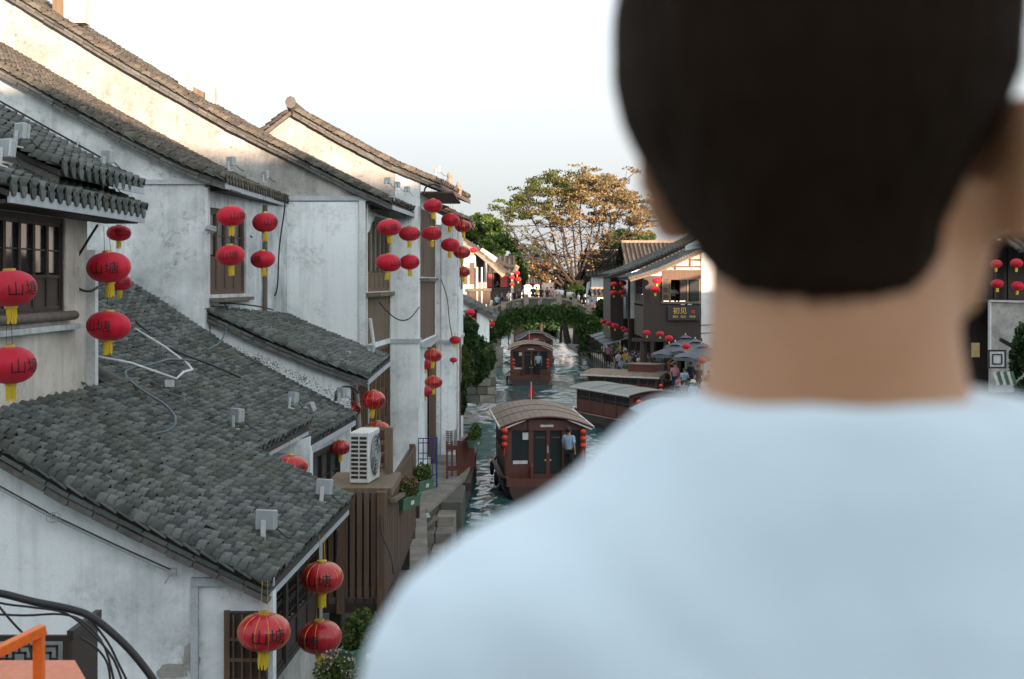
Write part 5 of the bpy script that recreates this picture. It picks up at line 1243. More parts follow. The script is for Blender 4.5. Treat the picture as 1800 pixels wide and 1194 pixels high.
MB().beam((lx1,ly+.02,lz1),(lx1-.11,ly+1.3,lz1-.10),.06,.08).build('side_rail', M['wood_dark'], t)
MB().loft([[(lx1-.02,ly+.06,lz0),(lx1,ly+.06,lz0),(lx1,ly+.06,lz1-.04),(lx1-.02,ly+.06,lz1-.04)],[(lx1-.14,ly+1.3,lz0),(lx1-.12,ly+1.3,lz0),(lx1-.12,ly+1.3,lz1-.14),(lx1-.14,ly+1.3,lz1-.14)]]).build('side_panel', M['wood_dark'], t)
q0 = .0; cs = .23
for i in range(6):
    for k in range(2):
        x = lx1 - .12 - (i+1)*cs; z = lz1 - .10 - (k+1)*cs; mb = MB(); w_ = .018
        for (a,b,c,d_) in ((0,0,.09,0),(.14,0,.23,0),(0,.23,.09,.23),(.14,.23,.23,.23),(0,0,0,.09),(0,.14,0,.23),(.23,0,.23,.09),(.23,.14,.23,.23),(.06,.06,.17,.06),(.06,.17,.17,.17),(.06,.06,.06,.17),(.17,.06,.17,.17),(.115,0,.115,.06),(.115,.17,.115,.23),(0,.115,.06,.115),(.17,.115,.23,.115)):
            mb.box((x+min(a,c)-w_/2,ly+.01,z+min(b,d_)-w_/2),(x+max(a,c)+w_/2,ly+.03,z+max(b,d_)+w_/2))
        mb.build('fretwork', M['wood_dark'], t)
t = thing('orange_cabinet', 'orange metal cabinet top with square tube handle at the bottom left corner', 'cabinet', (PX(50,8),8,1.1))
oy = 8.
ctop = PZ(1163,8.6)
MB().plate([(PX(-120,7.5),7.2),(PX(230,7.5),7.2),(PX(120,8.6),8.6),(PX(-120,8.6),8.6)],1.1,ctop-.04).build('body', M['orange_top'], t, bevel=.015)
MB().plate([(PX(-120,7.5)-.03,7.17),(PX(230,7.5)+.03,7.17),(PX(120,8.6)+.03,8.63),(PX(-120,8.6)-.03,8.63)],ctop-.04,ctop).build('lid', M['orange_top'], t)
MB().box((PX(60,8),7.97,ctop),(PX(77,8),8.03,PZ(1103,8))).build('handle_post', M['orange'], t, bevel=.004)
MB().beam(P(-60,1158,8)+Vector((0,-.6,.0)),P(77,1106,8),.056,.056).build('handle_bar', M['orange'], t, bevel=.004)
MB().box((PX(56,8),7.94,ctop),(PX(81,8),8.06,ctop+.012)).build('foot_plate', M['orange'], t)
# ================================================================ boats
def boat(label, loc, rz, L=8., W=3.0, Lc=6.2, roofm='roof_brown', arch=.42, canvas=False, hatch=False, flag=True, rh=2.05, name='canal_boat'):
    """stern faces -y; hull from y=-L/2 (stern) to L/2 (bow); z=0 at the water"""
    t = thing(name, label, 'boat', (0,0,0)); rings = []
    for i in range(13):
        q = i/12; y = -L/2 + L*q
        w = W/2*(1 - .62*max(0,(q-.62)/.38)**2)*(1-.14*max(0,(.12-q)/.12)); sh = .62 + .32*max(0,(q-.7)/.3)**2 + .10*max(0,(.15-q)/.15)
        rings.append([(-w,y,sh),(-w*.96,y,.25),(-w*.78,y,-.25),(w*.78,y,-.25),(w*.96,y,.25),(w,y,sh),(w-.12,y,sh),(w-.14,y,sh-.1),(-w+.14,y,sh-.1),(-w+.12,y,sh)])
    MB().loft(rings).build('hull', M['hull'], t)
    for s in (-1,1): MB().tube([(s*(-r[0][0]+.02), r[0][1], r[0][2]+.02) for r in rings],.055,6).build('gunwale', M['wood_red'], t)
    MB().box((-W/2*.9,-L/2-.02,.45),(W/2*.9,-L/2+.06,.72)).build('stern_board', M['wood_red'], t)
    y0 = -L/2 + .75; y1 = y0 + Lc; wc = W/2 - .22; zf = .62; ze = zf + rh - arch*.55
    MB().box((-W/2+.2,-L/2+.1,.53),(W/2-.2,y1,.58)).build('floor', M['wood_grey'], t)
    # cabin corner posts, rails
    npst = 5
    for s in (-1,1):
        for k in range(npst):
            y = y0 + (Lc-.1)*k/(npst-1); MB().box((s*wc-.05,y,zf-.05),(s*wc+.05,y+.1,ze)).build('post', M['wood_red'], t)
        MB().box((s*wc-.03,y0+.1,zf-.05),(s*wc+.03,y1-.1,zf+.62)).build('side_panel', M['wood_red'], t)
        MB().box((s*wc-.045,y0,ze-.14),(s*wc+.045,y1,ze)).build('side_rail', M['wood_red'], t)
        MB().box((s*wc-.04,y0,zf+.62),(s*wc+.04,y1,zf+.69)).build('window_sill', M['wood_red'], t)
        for k in range(npst-1):
            a = y0+(Lc-.1)*k/(npst-1)+.1; b = y0+(Lc-.1)*(k+1)/(npst-1)
            MB().box((s*wc-.008,a,zf+.69),(s*wc+.008,b,ze-.14)).build('pane', M['glass'], t)
            fb = MB(); fb.box((s*wc-.02,(a+b)/2-.02,zf+.69),(s*wc+.02,(a+b)/2+.02,ze-.14)); fb.box((s*wc-.018,a,ze-.45),(s*wc+.018,b,ze-.41)); fb.build('window_bars', M['wood_red'], t)
    zr = lambda x: ze + arch*(1 - (x/(wc+.28))**2)
    for y, nm in ((y0,'stern_wall'),(y1-.1,'bow_wall')):
        # timber bulkhead with openings: left window, double door, right window
        mb = MB()
        for a,b in ((-wc,-wc+.16),(-.60,-.44),(.56,.72),(wc-.16,wc),(.02,.14)): mb.box((a,y-.03,zf-.05),(b,y+.06,ze-.02))
        mb.box((-wc+.16,y-.02,zf-.05),(-.60,y+.05,zf+.5)); mb.box((.72,y-.02,zf-.05),(wc-.16,y+.05,zf+.5))
        mb.box((-.44,y-.02,zf-.05),(.02,y+.05,zf+.16)); mb.box((.14,y-.02,zf-.05),(.56,y+.05,zf+.16))
        mb.box((-.36,y-.015,ze-.38),(-.02,y+.04,ze-.33)); mb.box((.2,y-.015,ze-.38),(.5,y+.04,ze-.33))
        b_ = mb.build(nm, M['wood_red'], t)
        for a,b,z_ in ((-wc+.16,-.60,zf+.5),(-.44,.02,zf+.16),(.14,.56,zf+.16),(.72,wc-.16,zf+.5)): MB().box((a,y+.01,z_),(b,y+.02,ze-.1)).build('pane', M['glass'], b_)
        N = 12; top = [(-wc+2*wc*k/N, zr(-wc+2*wc*k/N)-.05) for k in range(N+1)]
        MB().prism([(-wc,ze-.1),(wc,ze-.1)]+[(x,z) for x,z in reversed(top)],y-.03,y+.05).build('arched_head', M['wood_red'], t)
        if nm == 'stern_wall':
            MB().box((-.62,y-.12,ze-.1),(.74,y-.02,ze+.16+arch*.3)).build('door_hood', M['wood_red'], t)
            MB().box((-.2,y-.135,ze+.02),(.26,y-.121,ze+.10)).build('name_board', M['white_paint'], t)
            MB().box((.04,y-.05,zf+.9),(.09,y-.03,zf+1.15)).build('handle', M['metal_grey'], t)
            for s in (-.02,.16): MB().box((s-.03,y-.05,zf+.62),(s+.03,y-.03,zf+.68)).build('latch', M['gold'], t)
            MB().box((-wc+.2,y-.05,zf+.52),(-.64,y-.03,zf+.64)).build('white_ledge', M['white_paint'], t)
            MB().box((-.82,y-.1,ze-.42),(-.62,y-.03,ze-.18)).build('notice_plate', M['white_paint'], t)
            MB().lathe([(.09,0),(.08,.5),(.10,.52),(.05,.62)],8,(-.55,-L/2+.25,.6)).build('bollard', M['wood_red'], t)
            for s in (-1,1):
                ml = MB().beam((s*(wc+.22),y-.36,ze-.04),(s*.72,y-.36,zr(.72)+.0),.07,.05).build('white_edge_strip', M['white_paint'], t)
    # roof: curved boarding of long slats
    n = 15; wr = wc + .28
    for k in range(n):
        xa = -wr + 2*wr*k/n; xb = -wr + 2*wr*(k+1)/n - .012
        za, zb_ = zr(xa), zr(xb)
        MB().add([(xa,y0-.38,za),(xb,y0-.38,zb_),(xb,y1+.3,zb_),(xa,y1+.3,za),(xa,y0-.38,za+.045),(xb,y0-.38,zb_+.045),(xb,y1+.3,zb_+.045),(xa,y1+.3,za+.045)],
                 [(0,3,2,1),(4,5,6,7),(0,1,5,4),(1,2,6,5),(2,3,7,6),(3,0,4,7)]).build('roof_slat', M[roofm], t)
    for y in (y0-.40,y1+.30): MB().tube([(-wr+2*wr*k/12, y, zr(-wr+2*wr*k/12)+.02) for k in range(13)],.035,6).build('roof_edge', M['wood_red'], t)
    for s in (-1,1): MB().box((s*wr-.025,y0-.4,ze-.02),(s*wr+.025,y1+.32,ze+.06)).build('white_roof_edge' if s else '', M['white_paint' if not canvas else 'roof_blue'], t)
    for q in (.33,.66): MB().tube([(-wr+2*wr*k/12, y0+Lc*q, zr(-wr+2*wr*k/12)+.055) for k in range(13)],.012,4).build('roof_batten', M['wood_grey'], t)
    if hatch:
        MB().box((-.55,-.2,ze+.1),(.65,1.6,ze+arch+.42)).build('raised_hatch', M['wood_red'], t); MB().box((-.62,-.3,ze+arch+.421),(.72,1.7,ze+arch+.47)).build('hatch_lid', M[roofm], t)
    if flag:
        fl = MB().tube([(0,y1+.2,zr(0)),(0,y1+.2,zr(0)+.75)],.018,5).build('flag_pole', M['white_paint'], t)
        MB().add([(0,y1+.2,zr(0)+.72),(-.12,y1+.12,zr(0)+.2),(0.02,y1+.25,zr(0)+.12),(.14,y1+.16,zr(0)+.22),(0,y1+.23,zr(0)+.72)],[(0,1,2),(0,2,3),(4,2,1),(4,3,2)]).build('furled_flag', M['flag_red'], t)
    # fender tyres
    for s in (-1,):
        for yy in (-L*.2, L*.15):
            ring = [(s*(W/2+.06), yy+.22*math.cos(a*math.pi/6), .38+.22*math.sin(a*math.pi/6)) for a in range(13)]
            MB().tube(ring,.07,6).build('fender', M['black'], t)
    t.location = loc; t.rotation_euler.z = rz; return t
b1 = boat('nearest tour boat in mid canal, brown slatted arched roof and red lacquer stern doors', (.95,53.2,0), .065, 8.6, 3.15, 6.3, arch=.38, rh=2.0)
b2 = boat('tour boat approaching the bridge with boatman standing at its stern', (PX(932,104),106.6,0), -.0, 8.4, 3.25, 6.0, rh=2.15)
b3 = boat('dark tour boat beneath the bridge with blue grey arched roof', (PX(941,127),129,0), 0, 8, 3.4, 6, 'roof_blue', .6, canvas=True, flag=False)
b4 = boat('moored boat with long grey corrugated roof lying aslant on the right', (5.9,72.6,0), .38+math.pi, 8.4, 2.9, 6.3, 'roof_grey', .22, flag=False, rh=1.40)
b5 = boat('moored boat with brown hipped roof and raised dark hatch behind the grey roofed one', (7.5,86,0), .95+math.pi, 6.8, 2.9, 4.8, 'roof_brown', .3, hatch=True, rh=1.35)
b6 = boat('moored boat with blue grey canvas arch partly behind the white shirt', (7.5,64.5,0), .12, 7, 3.2, 5, 'roof_blue', .5, canvas=True, flag=False, rh=1.15)
def lstring(label, loc, s):
    t = thing('lantern_string', label, 'lantern string', loc, 'strings of three orange-red lanterns on the boats')
    for k in range(3): MB().lathe([(.03,-.09),(.09,-.06),(.115,0),(.09,.06),(.03,.09)],10,(loc[0],loc[1],loc[2]-.24*k)).build('small_lantern', M['string_red'], t, smooth=True)
    MB().tube([(loc[0],loc[1],loc[2]+.2),(loc[0],loc[1],loc[2]-.6)],.008,4).build('cord', M['black'], t)
    MB().tube([(loc[0],loc[1],loc[2]-.6),(loc[0]-.02,loc[1],loc[2]-.85)],.025,4).build('tassel', M['string_red'], t)
M['string_red'] = simple('orange_red_silk', (.85,.06,.02), .5, bmp=0)
for a,b,Y_,l_ in ((887,757,49.0,'at the left corner of the nearest boat'),(1025,759,49.3,'at the right corner of the nearest boat'),(903,633,101.8,'at the left of the boat with the boatman'),(963,633,101.8,'at the right of the boat with the boatman'),(1162,678,79,'at the corner of the moored boat with the raised hatch'),(1123,706,68,'at the end of the grey roofed moored boat')):
    lstring('three little orange-red lanterns ' + l_, tuple(P(a,b,Y_)), 1)

# ================================================================ people
def skin_mesh(name, verts, edges, radii, sub=1, root=0):
    me = bpy.data.meshes.new(name); me.from_pydata(verts, edges, []); o = bpy.data.objects.new(name, me); col.objects.link(o)
    md = o.modifiers.new('s','SKIN'); md.use_smooth_shade = True
    for i, r in enumerate(radii):
        sv = me.skin_vertices[0].data[i]; sv.radius = (r if isinstance(r, tuple) else (r, r)); sv.use_root = (i == root)
    ms = o.modifiers.new('b','SUBSURF'); ms.levels = sub; ms.render_levels = sub
    dg = bpy.context.evaluated_depsgraph_get(); out = bpy.data.meshes.new_from_object(o.evaluated_get(dg)); out.name = name
    bpy.data.objects.remove(o); return out
def pose_person(pose):
    """joint positions; faces -y; feet at z=0 (standing 1.70 m)"""
    J = dict(pel=(0,0,.95), wai=(0,0,1.08), chest=(0,.0,1.30), nb=(0,.01,1.44), nk=(0,-.0,1.50), hd=(0,-.02,1.60), ht=(0,-.01,1.68))
    for s, n in ((-1,'l'),(1,'r')):
        J['sh'+n]=(s*.18,0,1.39); J['el'+n]=(s*.23,.02,1.12); J['wr'+n]=(s*.22,-.05,.88); J['ha'+n]=(s*.215,-.07,.80)
        J['hp'+n]=(s*.09,0,.90); J['kn'+n]=(s*.10,-.01,.49); J['an'+n]=(s*.10,.02,.09); J['to'+n]=(s*.11,-.14,.04)
    if pose == 'phone':
        J['elr']=(.22,-.12,1.16); J['wrr']=(.10,-.30,1.34); J['har']=(.07,-.33,1.41); J['ell']=(-.22,-.12,1.16); J['wrl']=(-.08,-.30,1.33); J['hal']=(-.05,-.33,1.40)
    if pose == 'walk':
        J['knl']=(-.10,-.18,.51); J['anl']=(-.10,-.22,.10); J['tol']=(-.10,-.38,.06); J['knr']=(.10,.06,.49); J['anr']=(.10,.26,.14); J['tor']=(.10,.14,.03)
        J['ell']=(-.24,.12,1.14); J['wrl']=(-.22,.14,.92); J['hal']=(-.21,.13,.84); J['elr']=(.24,-.08,1.13); J['wrr']=(.22,-.24,.97); J['har']=(.21,-.30,.91)
    if pose == 'lean':
        for k in ('wai','chest','nb','nk','hd','ht','shl','shr'):
            x,y,z = J[k]; q=(z-.95); J[k]=(x,y-q*.55,z-q*.14)
        for s,n in ((-1,'l'),(1,'r')): J['el'+n]=(s*.25,-.38,1.06); J['wr'+n]=(s*.12,-.56,1.02); J['ha'+n]=(s*.06,-.62,1.03)
    if pose == 'sit':
        for k in J: x,y,z = J[k]; J[k]=(x,y,z-.47)
        for s,n in ((-1,'l'),(1,'r')): J['kn'+n]=(s*.12,-.42,.50); J['an'+n]=(s*.12,-.40,.09); J['to'+n]=(s*.12,-.56,.04); J['hp'+n]=(s*.10,-.02,.46); J['el'+n]=(s*.24,-.10,.68); J['wr'+n]=(s*.12,-.32,.66); J['ha'+n]=(s*.07,-.38,.67)
    return J
def person_meshes(pose):
    J = pose_person(pose)
    def chain(keys, ed, rad, nm, sub=1):
        idx = {k:i for i,k in enumerate(keys)}
        return skin_mesh(nm, [J[k] for k in keys], [(idx[a],idx[b]) for a,b in ed], rad, sub)
    body = chain(['pel','wai','chest','nb','nk','hd','ht','shl','ell','wrl','hal','shr','elr','wrr','har','hpl','knl','anl','tol','hpr','knr','anr','tor'],
        [('pel','wai'),('wai','chest'),('chest','nb'),('nb','nk'),('nk','hd'),('hd','ht'),('chest','shl'),('shl','ell'),('ell','wrl'),('wrl','hal'),('chest','shr'),('shr','elr'),('elr','wrr'),('wrr','har'),('pel','hpl'),('hpl','knl'),('knl','anl'),('anl','tol'),('pel','hpr'),('hpr','knr'),('knr','anr'),('anr','tor')],
        [.11,.10,.12,.06,.052,(.085,.095),.05,.055,.038,.026,.036,.055,.038,.026,.036,.075,.05,.036,.038,.075,.05,.036,.038],'body')
    mid = lambda a,b,t: tuple(Vector(J[a]).lerp(Vector(J[b]),t))
    J['sll']=mid('shl','ell',.85); J['slr']=mid('shr','elr',.85); J['hem']=mid('pel','wai',-.3)
    shirt = chain(['chest','wai','hem','nb','shl','sll','shr','slr'],[('chest','wai'),('wai','hem'),('chest','nb'),('chest','shl'),('shl','sll'),('chest','shr'),('shr','slr')],[(.17,.125),(.15,.12),(.16,.13),(.075,.07),.085,.068,.085,.068],'shirt')
    J['p2']=(J['pel'][0],J['pel'][1],J['pel'][2]+.02); J['al']=mid('knl','anl',.88); J['ar']=mid('knr','anr',.88)
    tr = chain(['p2','hpl','knl','al','hpr','knr','ar'],[('p2','hpl'),('hpl','knl'),('knl','al'),('p2','hpr'),('hpr','knr'),('knr','ar')],[(.14,.12),.10,.075,.062,.10,.075,.062],'trousers')
    h = J['hd']; hair = MB(); rings = []
    for i in range(6):
        t_ = i/5*1.45; rings.append([(h[0]+.098*math.cos(a*math.pi/6)*math.cos(t_), h[1]+.03+.10*math.sin(a*math.pi/6)*math.cos(t_), h[2]+.02+.115*math.sin(t_)-(.06 if math.sin(a*math.pi/6)>.2 and i==0 else 0)) for a in range(12)])
    hm, _ = hair.loft(rings).mesh('hair', M['hair_black'], smooth=True, center=False)
    shoes = MB()
    for n in 'lr':
        a = J['an'+n]; b = J['to'+n]; shoes.tube([(a[0],a[1]+.05,max(.04,a[2]-.04)),(a[0],(a[1]+b[1])/2,.045+max(0,b[2]-.04)),(b[0],b[1]-.03,max(.035,b[2]))],[.045,.05,.04],8)
    sm, _ = shoes.mesh('shoes', M['black'], center=False)
    for me in (body, shirt, tr): me.materials.clear()
    body.materials.append(M['skin']); shirt.materials.append(None); tr.materials.append(None)
    return dict(body=body, shirt=shirt, trousers=tr, hair=hm, shoes=sm)
M['skin'] = simple('skin', (.40,.235,.16), .55, (.36,.20,.13), 5, bmp=0)
M['hair_black'] = simple('black_hair', (.014,.011,.010), .5, bmp=.2)
PM = {k: person_meshes(k) for k in ('stand','phone','walk','lean','sit')}
CL = {k: simple('cloth_'+k, c, .9, bmp=.1) for k, c in dict(white=(.70,.72,.72), black=(.018,.018,.02), blue=(.08,.17,.34), lightblue=(.35,.50,.66), pink=(.55,.25,.30), yellow=(.62,.46,.06), navy=(.02,.03,.07), grey=(.22,.23,.24), green=(.07,.15,.10), beige=(.42,.36,.28), red=(.38,.03,.03), brown=(.10,.06,.04), teal=(.06,.22,.24)).items()}
def person(pose, loc, rz, sh, tr, label, group=None, s=1., hat=None):
    o = thing('person', label, 'person', loc, group)
    for k in ('body','shirt','trousers','hair','shoes'):
        c = bpy.data.objects.new(k, PM[pose][k]); col.objects.link(c); c.parent = o
        if k in ('shirt','trousers'): c.material_slots[0].link = 'OBJECT'; c.material_slots[0].material = CL[sh if k == 'shirt' else tr]
        WPOS[c.name] = Vector((0,0,0))
    if hat:
        J = PM[pose]; hz = 1.66 if pose != 'sit' else 1.19
        me,_ = MB().lathe([(.19,0),(.12,.02),(.115,.10),(.05,.13)],12,(0,-.01 if pose!='lean' else -.3,hz)).mesh('hat', CL[hat], center=False); c = bpy.data.objects.new('hat', me); col.objects.link(c); c.parent = o
    o.scale = (s,s,s); o.rotation_euler.z = rz; return o
deckz = lambda x: zt(x) + .2
BR = [ # px, pose, rz, shirt, trousers, y offset, label
 (862,'stand',.3,'white','grey',.8,'in pale shirt lowest at the left end of the bridge by the dark verge'),
 (874,'stand',-.5,'lightblue','black',1.1,'in light blue top second from the left end of the bridge'),
 (882,'phone',.2,'black','black',.7,'in black lifting a phone left of the first bridge posts'),
 (894,'walk',1.2,'white','grey',.8,'in bright white T-shirt walking on the left slope of the bridge'),
 (904,'stand',2.4,'black','navy',1.3,'in black behind the white T-shirt on the left slope'),
 (912,'stand',.6,'brown','black',.9,'in brown shirt just left of the bridge crown'),
 (920,'stand',1.8,'lightblue','navy',1.0,'in light blue at the left crown post'),
 (937,'stand',.2,'navy','black',.9,'in navy shirt at the left of the bridge crown'),
 (943,'stand',-.3,'yellow','black',1.2,'in yellow vest on the bridge crown'),
 (951,'stand',.1,'black','black',1.4,'in black in the middle of the crown'),
 (962,'phone',.0,'black','navy',.7,'in sleeveless black photographing from the bridge crown'),
 (969,'stand',.5,'pink','grey',1.3,'in dull pink behind the photographing one on the crown'),
 (981,'stand',-.4,'white','black',.9,'in white by the right crown post'),
 (987,'stand',.4,'white','navy',.7,'in white first on the right slope'),
 (998,'walk',-1.2,'white','beige',.8,'in white walking down the right slope, upper pair'),
 (1003,'stand',.2,'white','black',1.2,'in white behind the upper walkers on the right slope'),
 (1009,'stand',1.0,'green','black',.8,'in dull green on the right slope'),
 (1017,'walk',-1.2,'white','grey',.8,'in white halfway down the right slope'),
 (1026,'stand',.2,'black','black',1.3,'in black halfway down the right slope'),
 (1033,'walk',-1.4,'white','navy',.7,'in loose white shirt with dark bag strap on the right slope'),
 (1041,'stand',.3,'pink','black',.9,'in pink near the lower right end of the bridge'),
 (1049,'stand',-.2,'white','black',.8,'in white near the lower right end of the bridge'),
 (1056,'stand',.6,'navy','black',1.0,'in dark blue near the lower right end of the bridge'),
 (1064,'stand',1.6,'grey','black',.8,'in grey at the foot of the bridge'),
 (1072,'walk',-1.0,'white','black',1.4,'in white at the foot of the bridge')]
for px_,po,rz_,s_,t_,dy,l_ in BR:
    Y_ = B0 + dy; x = PX(px_,B0); person(po,(x*Y_/B0,Y_,deckz(x)),rz_,s_,t_,'person ' + l_,'people crossing the stone bridge',random.uniform(.94,1.04))
QP = [(1072,112,'stand',0,'lightblue','black','by the far awnings in light blue'),(1078,108,'sit',.5,'black','black','seated beneath the far awnings in black'),(1085,106,'stand',.3,'grey','black','beneath the far awnings in grey'),(1066,114,'stand',0,'white','black','farthest under the awnings in white'),
 (1094,103,'walk',1.4,'black','navy','walking in the arcade in black'),(1099,99,'stand',.2,'yellow','white','in yellow and white at the arcade post'),(1104,100,'stand',.9,'white','grey','in white behind the yellow one in the arcade'),(1090,104,'sit',.2,'beige','black','seated low near the quay edge in beige'),
 (1112,97,'walk',-1,'black','black','walking in black deep in the arcade'),(1122,96,'stand',.1,'blue','black','in blue deep in the arcade'),(1129,95,'stand',2,'red','black','in red deep in the arcade'),
 (1134,91,'walk',1.2,'lightblue','navy','in light blue walking between the arcade posts'),(1142,94,'stand',0,'navy','black','in navy behind the light blue walker'),(1150,90,'lean',-1.1,'white','black','in white bending over at the quay edge'),(1159,90,'lean',-1.3,'black','black','in black bending forward beside the white one'),
 (1167,92,'stand',.3,'teal','black','in teal by the third post'),(1176,88,'phone',.2,'yellow','black','in yellow carrying a white bag in front of the sign'),(1182,86,'stand',.6,'black','black','in black left of the parasols'),(1188,91,'stand',1,'white','black','in white in the dark doorway'),
 (1193,80,'sit',.7,'pink','black','seated in pink under the first parasol'),(1203,79,'stand',-.4,'lightblue','black','in light blue standing under the parasols'),(1202,75,'sit',.4,'grey','navy','seated in grey at the quay table'),(1211,78,'sit',2.6,'green','black','seated with back turned at the quay table'),
 (1219,76,'sit',-1.2,'white','black','seated in white leaning to the table'),(1228,80,'stand',.1,'black','black','in black waiting between the parasols'),(1237,74,'sit',.3,'beige','black','seated in beige under the nearest parasol'),(1246,77,'stand',.3,'green','black','in green at the parasol pole'),
 (1257,72,'sit',-.6,'yellow','black','seated in yellow close to the neck'),(1096,107,'walk',.5,'white','black','in white at the far end of the arcade'),(1108,104,'stand',.5,'grey','black','in grey at the far end of the arcade'),(1116,101,'walk',1.5,'lightblue','black','in light blue passing through the arcade'),(1126,100,'stand',.2,'white','navy','in white and navy in the arcade'),(1139,98,'phone',.3,'beige','black','in beige holding a phone in the arcade'),(1146,96,'stand',1.2,'pink','grey','in pink in the arcade'),(1155,94,'walk',-1,'grey','black','in grey walking by the third post'),(1163,95,'stand',.3,'white','black','in white behind the third post'),(1172,90,'walk',1.0,'navy','beige','in navy and beige below the sign'),(1088,110,'stand',.3,'yellow','black','in yellow behind the awnings'),(1129,91,'sit',-1.2,'green','black','sitting on the low stone wall in green'),(1118,94,'stand',2.6,'black','grey','in black at the low stone wall'),(1063,110,'walk',.4,'white','black','in white nearest the bridge foot'),(1069,107,'stand',-.4,'pink','black','in pink nearest the bridge foot'),(1082,101,'stand',.8,'black','grey','in black and grey in front of the awnings'),(1087,98,'walk',1.0,'white','navy','in white and navy in front of the awnings'),(1093,97,'sit',.2,'lightblue','black','sitting in light blue at the quay edge'),(1101,95,'sit',-.4,'green','black','sitting in green at the quay edge'),(1107,96,'stand',.2,'beige','black','in beige by the first post'),(1125,93,'phone',.4,'white','black','in white taking a picture over the stone wall'),(1147,91,'stand',.2,'yellow','black','in yellow behind the bending one'),(1170,86,'sit',.6,'white','black','sitting in white left of the parasols'),(1177,84,'sit',-.5,'black','black','sitting in black left of the parasols'),(1186,82,'stand',.2,'pink','navy','in pink and navy at the leftmost parasol'),(1214,83,'walk',.7,'navy','black','in navy behind the parasol pole'),(1224,73,'sit',2.2,'lightblue','navy','sitting in light blue below the nearest parasol'),(1241,70,'stand',.1,'white','black','in white right of the nearest parasol pole'),(1183,95,'stand',.2,'beige','black','in beige inside the shop')]
for px_,Y_,po,rz_,s_,t_,l_ in QP:
    person(po,(PX(px_,Y_),Y_,1.03),rz_,s_,t_,'person on the right quay ' + l_,'people along the right quay',random.uniform(.94,1.04))
person('stand',(PX(1218,68),68,1.03),.5,'lightblue','grey','person in light blue with a pale sun hat next to the white collar','people along the right quay',1,'white')
person('stand',(PX(1249,66),66,1.03),.8,'white','grey','person in white half hidden by the neck on the quay',None)
person('sit',(PX(1153,65),65,.62),.2,'red','white','person in red on the canvas roofed boat right by the collar',None)
person('stand',(PX(999,49.3),48.95,.72),2.5,'lightblue','black','boatman in light blue shirt and dark vest steering the nearest boat',None,1.03)
person('stand',(PX(946,102),101.9,.62),.1,'lightblue','navy','boatman in light blue shirt on the stern of the second boat',None,1.05)
person('stand',(PX(957,125),124.9,.62),.1,'brown','black','boatman in dark clothes on the boat beneath the bridge',None)
person('sit',(PX(1188,G),G+1.2,PZ(534,G)-.1),.4,'white','black','person in white sitting inside the open teahouse window',None,1.0)
person('phone',(PX(874,Yp),Yp+.6,PZ(507,Yp)-.95),.2,'black','black','person in black leaning out between the red shutters',None,1.0)
# seats and tables on the quay
for i,(px_,Y_) in enumerate(((1193,80),(1202,75),(1211,78),(1219,76),(1237,74),(1257,72),(1078,108),(1090,104))):
    t = thing('stool','low wooden stool under the %s'%(['seated person in pink','seated person in grey','seated person with back turned','seated person in white by the table','seated person in beige','seated person in yellow','seated person in black under the awnings','seated person in beige at the quay edge'][i]),'stool',(PX(px_,Y_),Y_,1.02),'stools on the right quay')
    x=PX(px_,Y_); MB().box((x-.18,Y_-.18,1.36),(x+.18,Y_+.18,1.41)).build('seat',M['wood_brown'],t)
    for a in (-.14,.14):
        for b in (-.14,.14): MB().box((x+a-.02,Y_+b-.02,1.02),(x+a+.02,Y_+b+.02,1.36)).build('leg',M['wood_brown'],t)
for i,(px_,Y_) in enumerate(((1207,76.4),(1246,73.2),(1198,78.3))):
    x=PX(px_,Y_); t = thing('cafe_table',['round table between the grey and green seated guests','round table closest to the neck','round table under the first parasol'][i],'table',(x,Y_,1.02))
    MB().lathe([(.42,0),(.43,.03)],18,(x,Y_,1.74)).build('top',M['wood_olive'],t); MB().lathe([(.22,0),(.04,.04),(.035,.72)],10,(x,Y_,1.02)).build('pedestal',M['wood_dark'],t)
    for k in range(3): tag(MB().lathe([(.03,0),(.035,.1)],8,(x+.2*math.cos(k*2.1),Y_+.2*math.sin(k*2.1),1.772)).build('cup',M['white_paint']),['left','right','middle'][k]+' white cup on the '+['round table between the grey and green guests','round table closest to the neck','round table under the first parasol'][i],'cup','cups on the quay tables')
# low quay balustrade
t = thing('low_stone_wall','pale low stone wall along the quay behind the moored boats','low wall',(PX(1130,94),94,1.02))
ln = [P(1086,0,101),P(1110,0,98),P(1140,0,93),P(1172,0,88)]
for i in range(3):
    a = ln[i]; b = ln[i+1]; a.z = b.z = 1.35
    for k in range(3): MB().beam(a.lerp(b,k/3),a.lerp(b,(k+1)/3-.02),.3,.66).build('stone_panel',M['stone'],t)
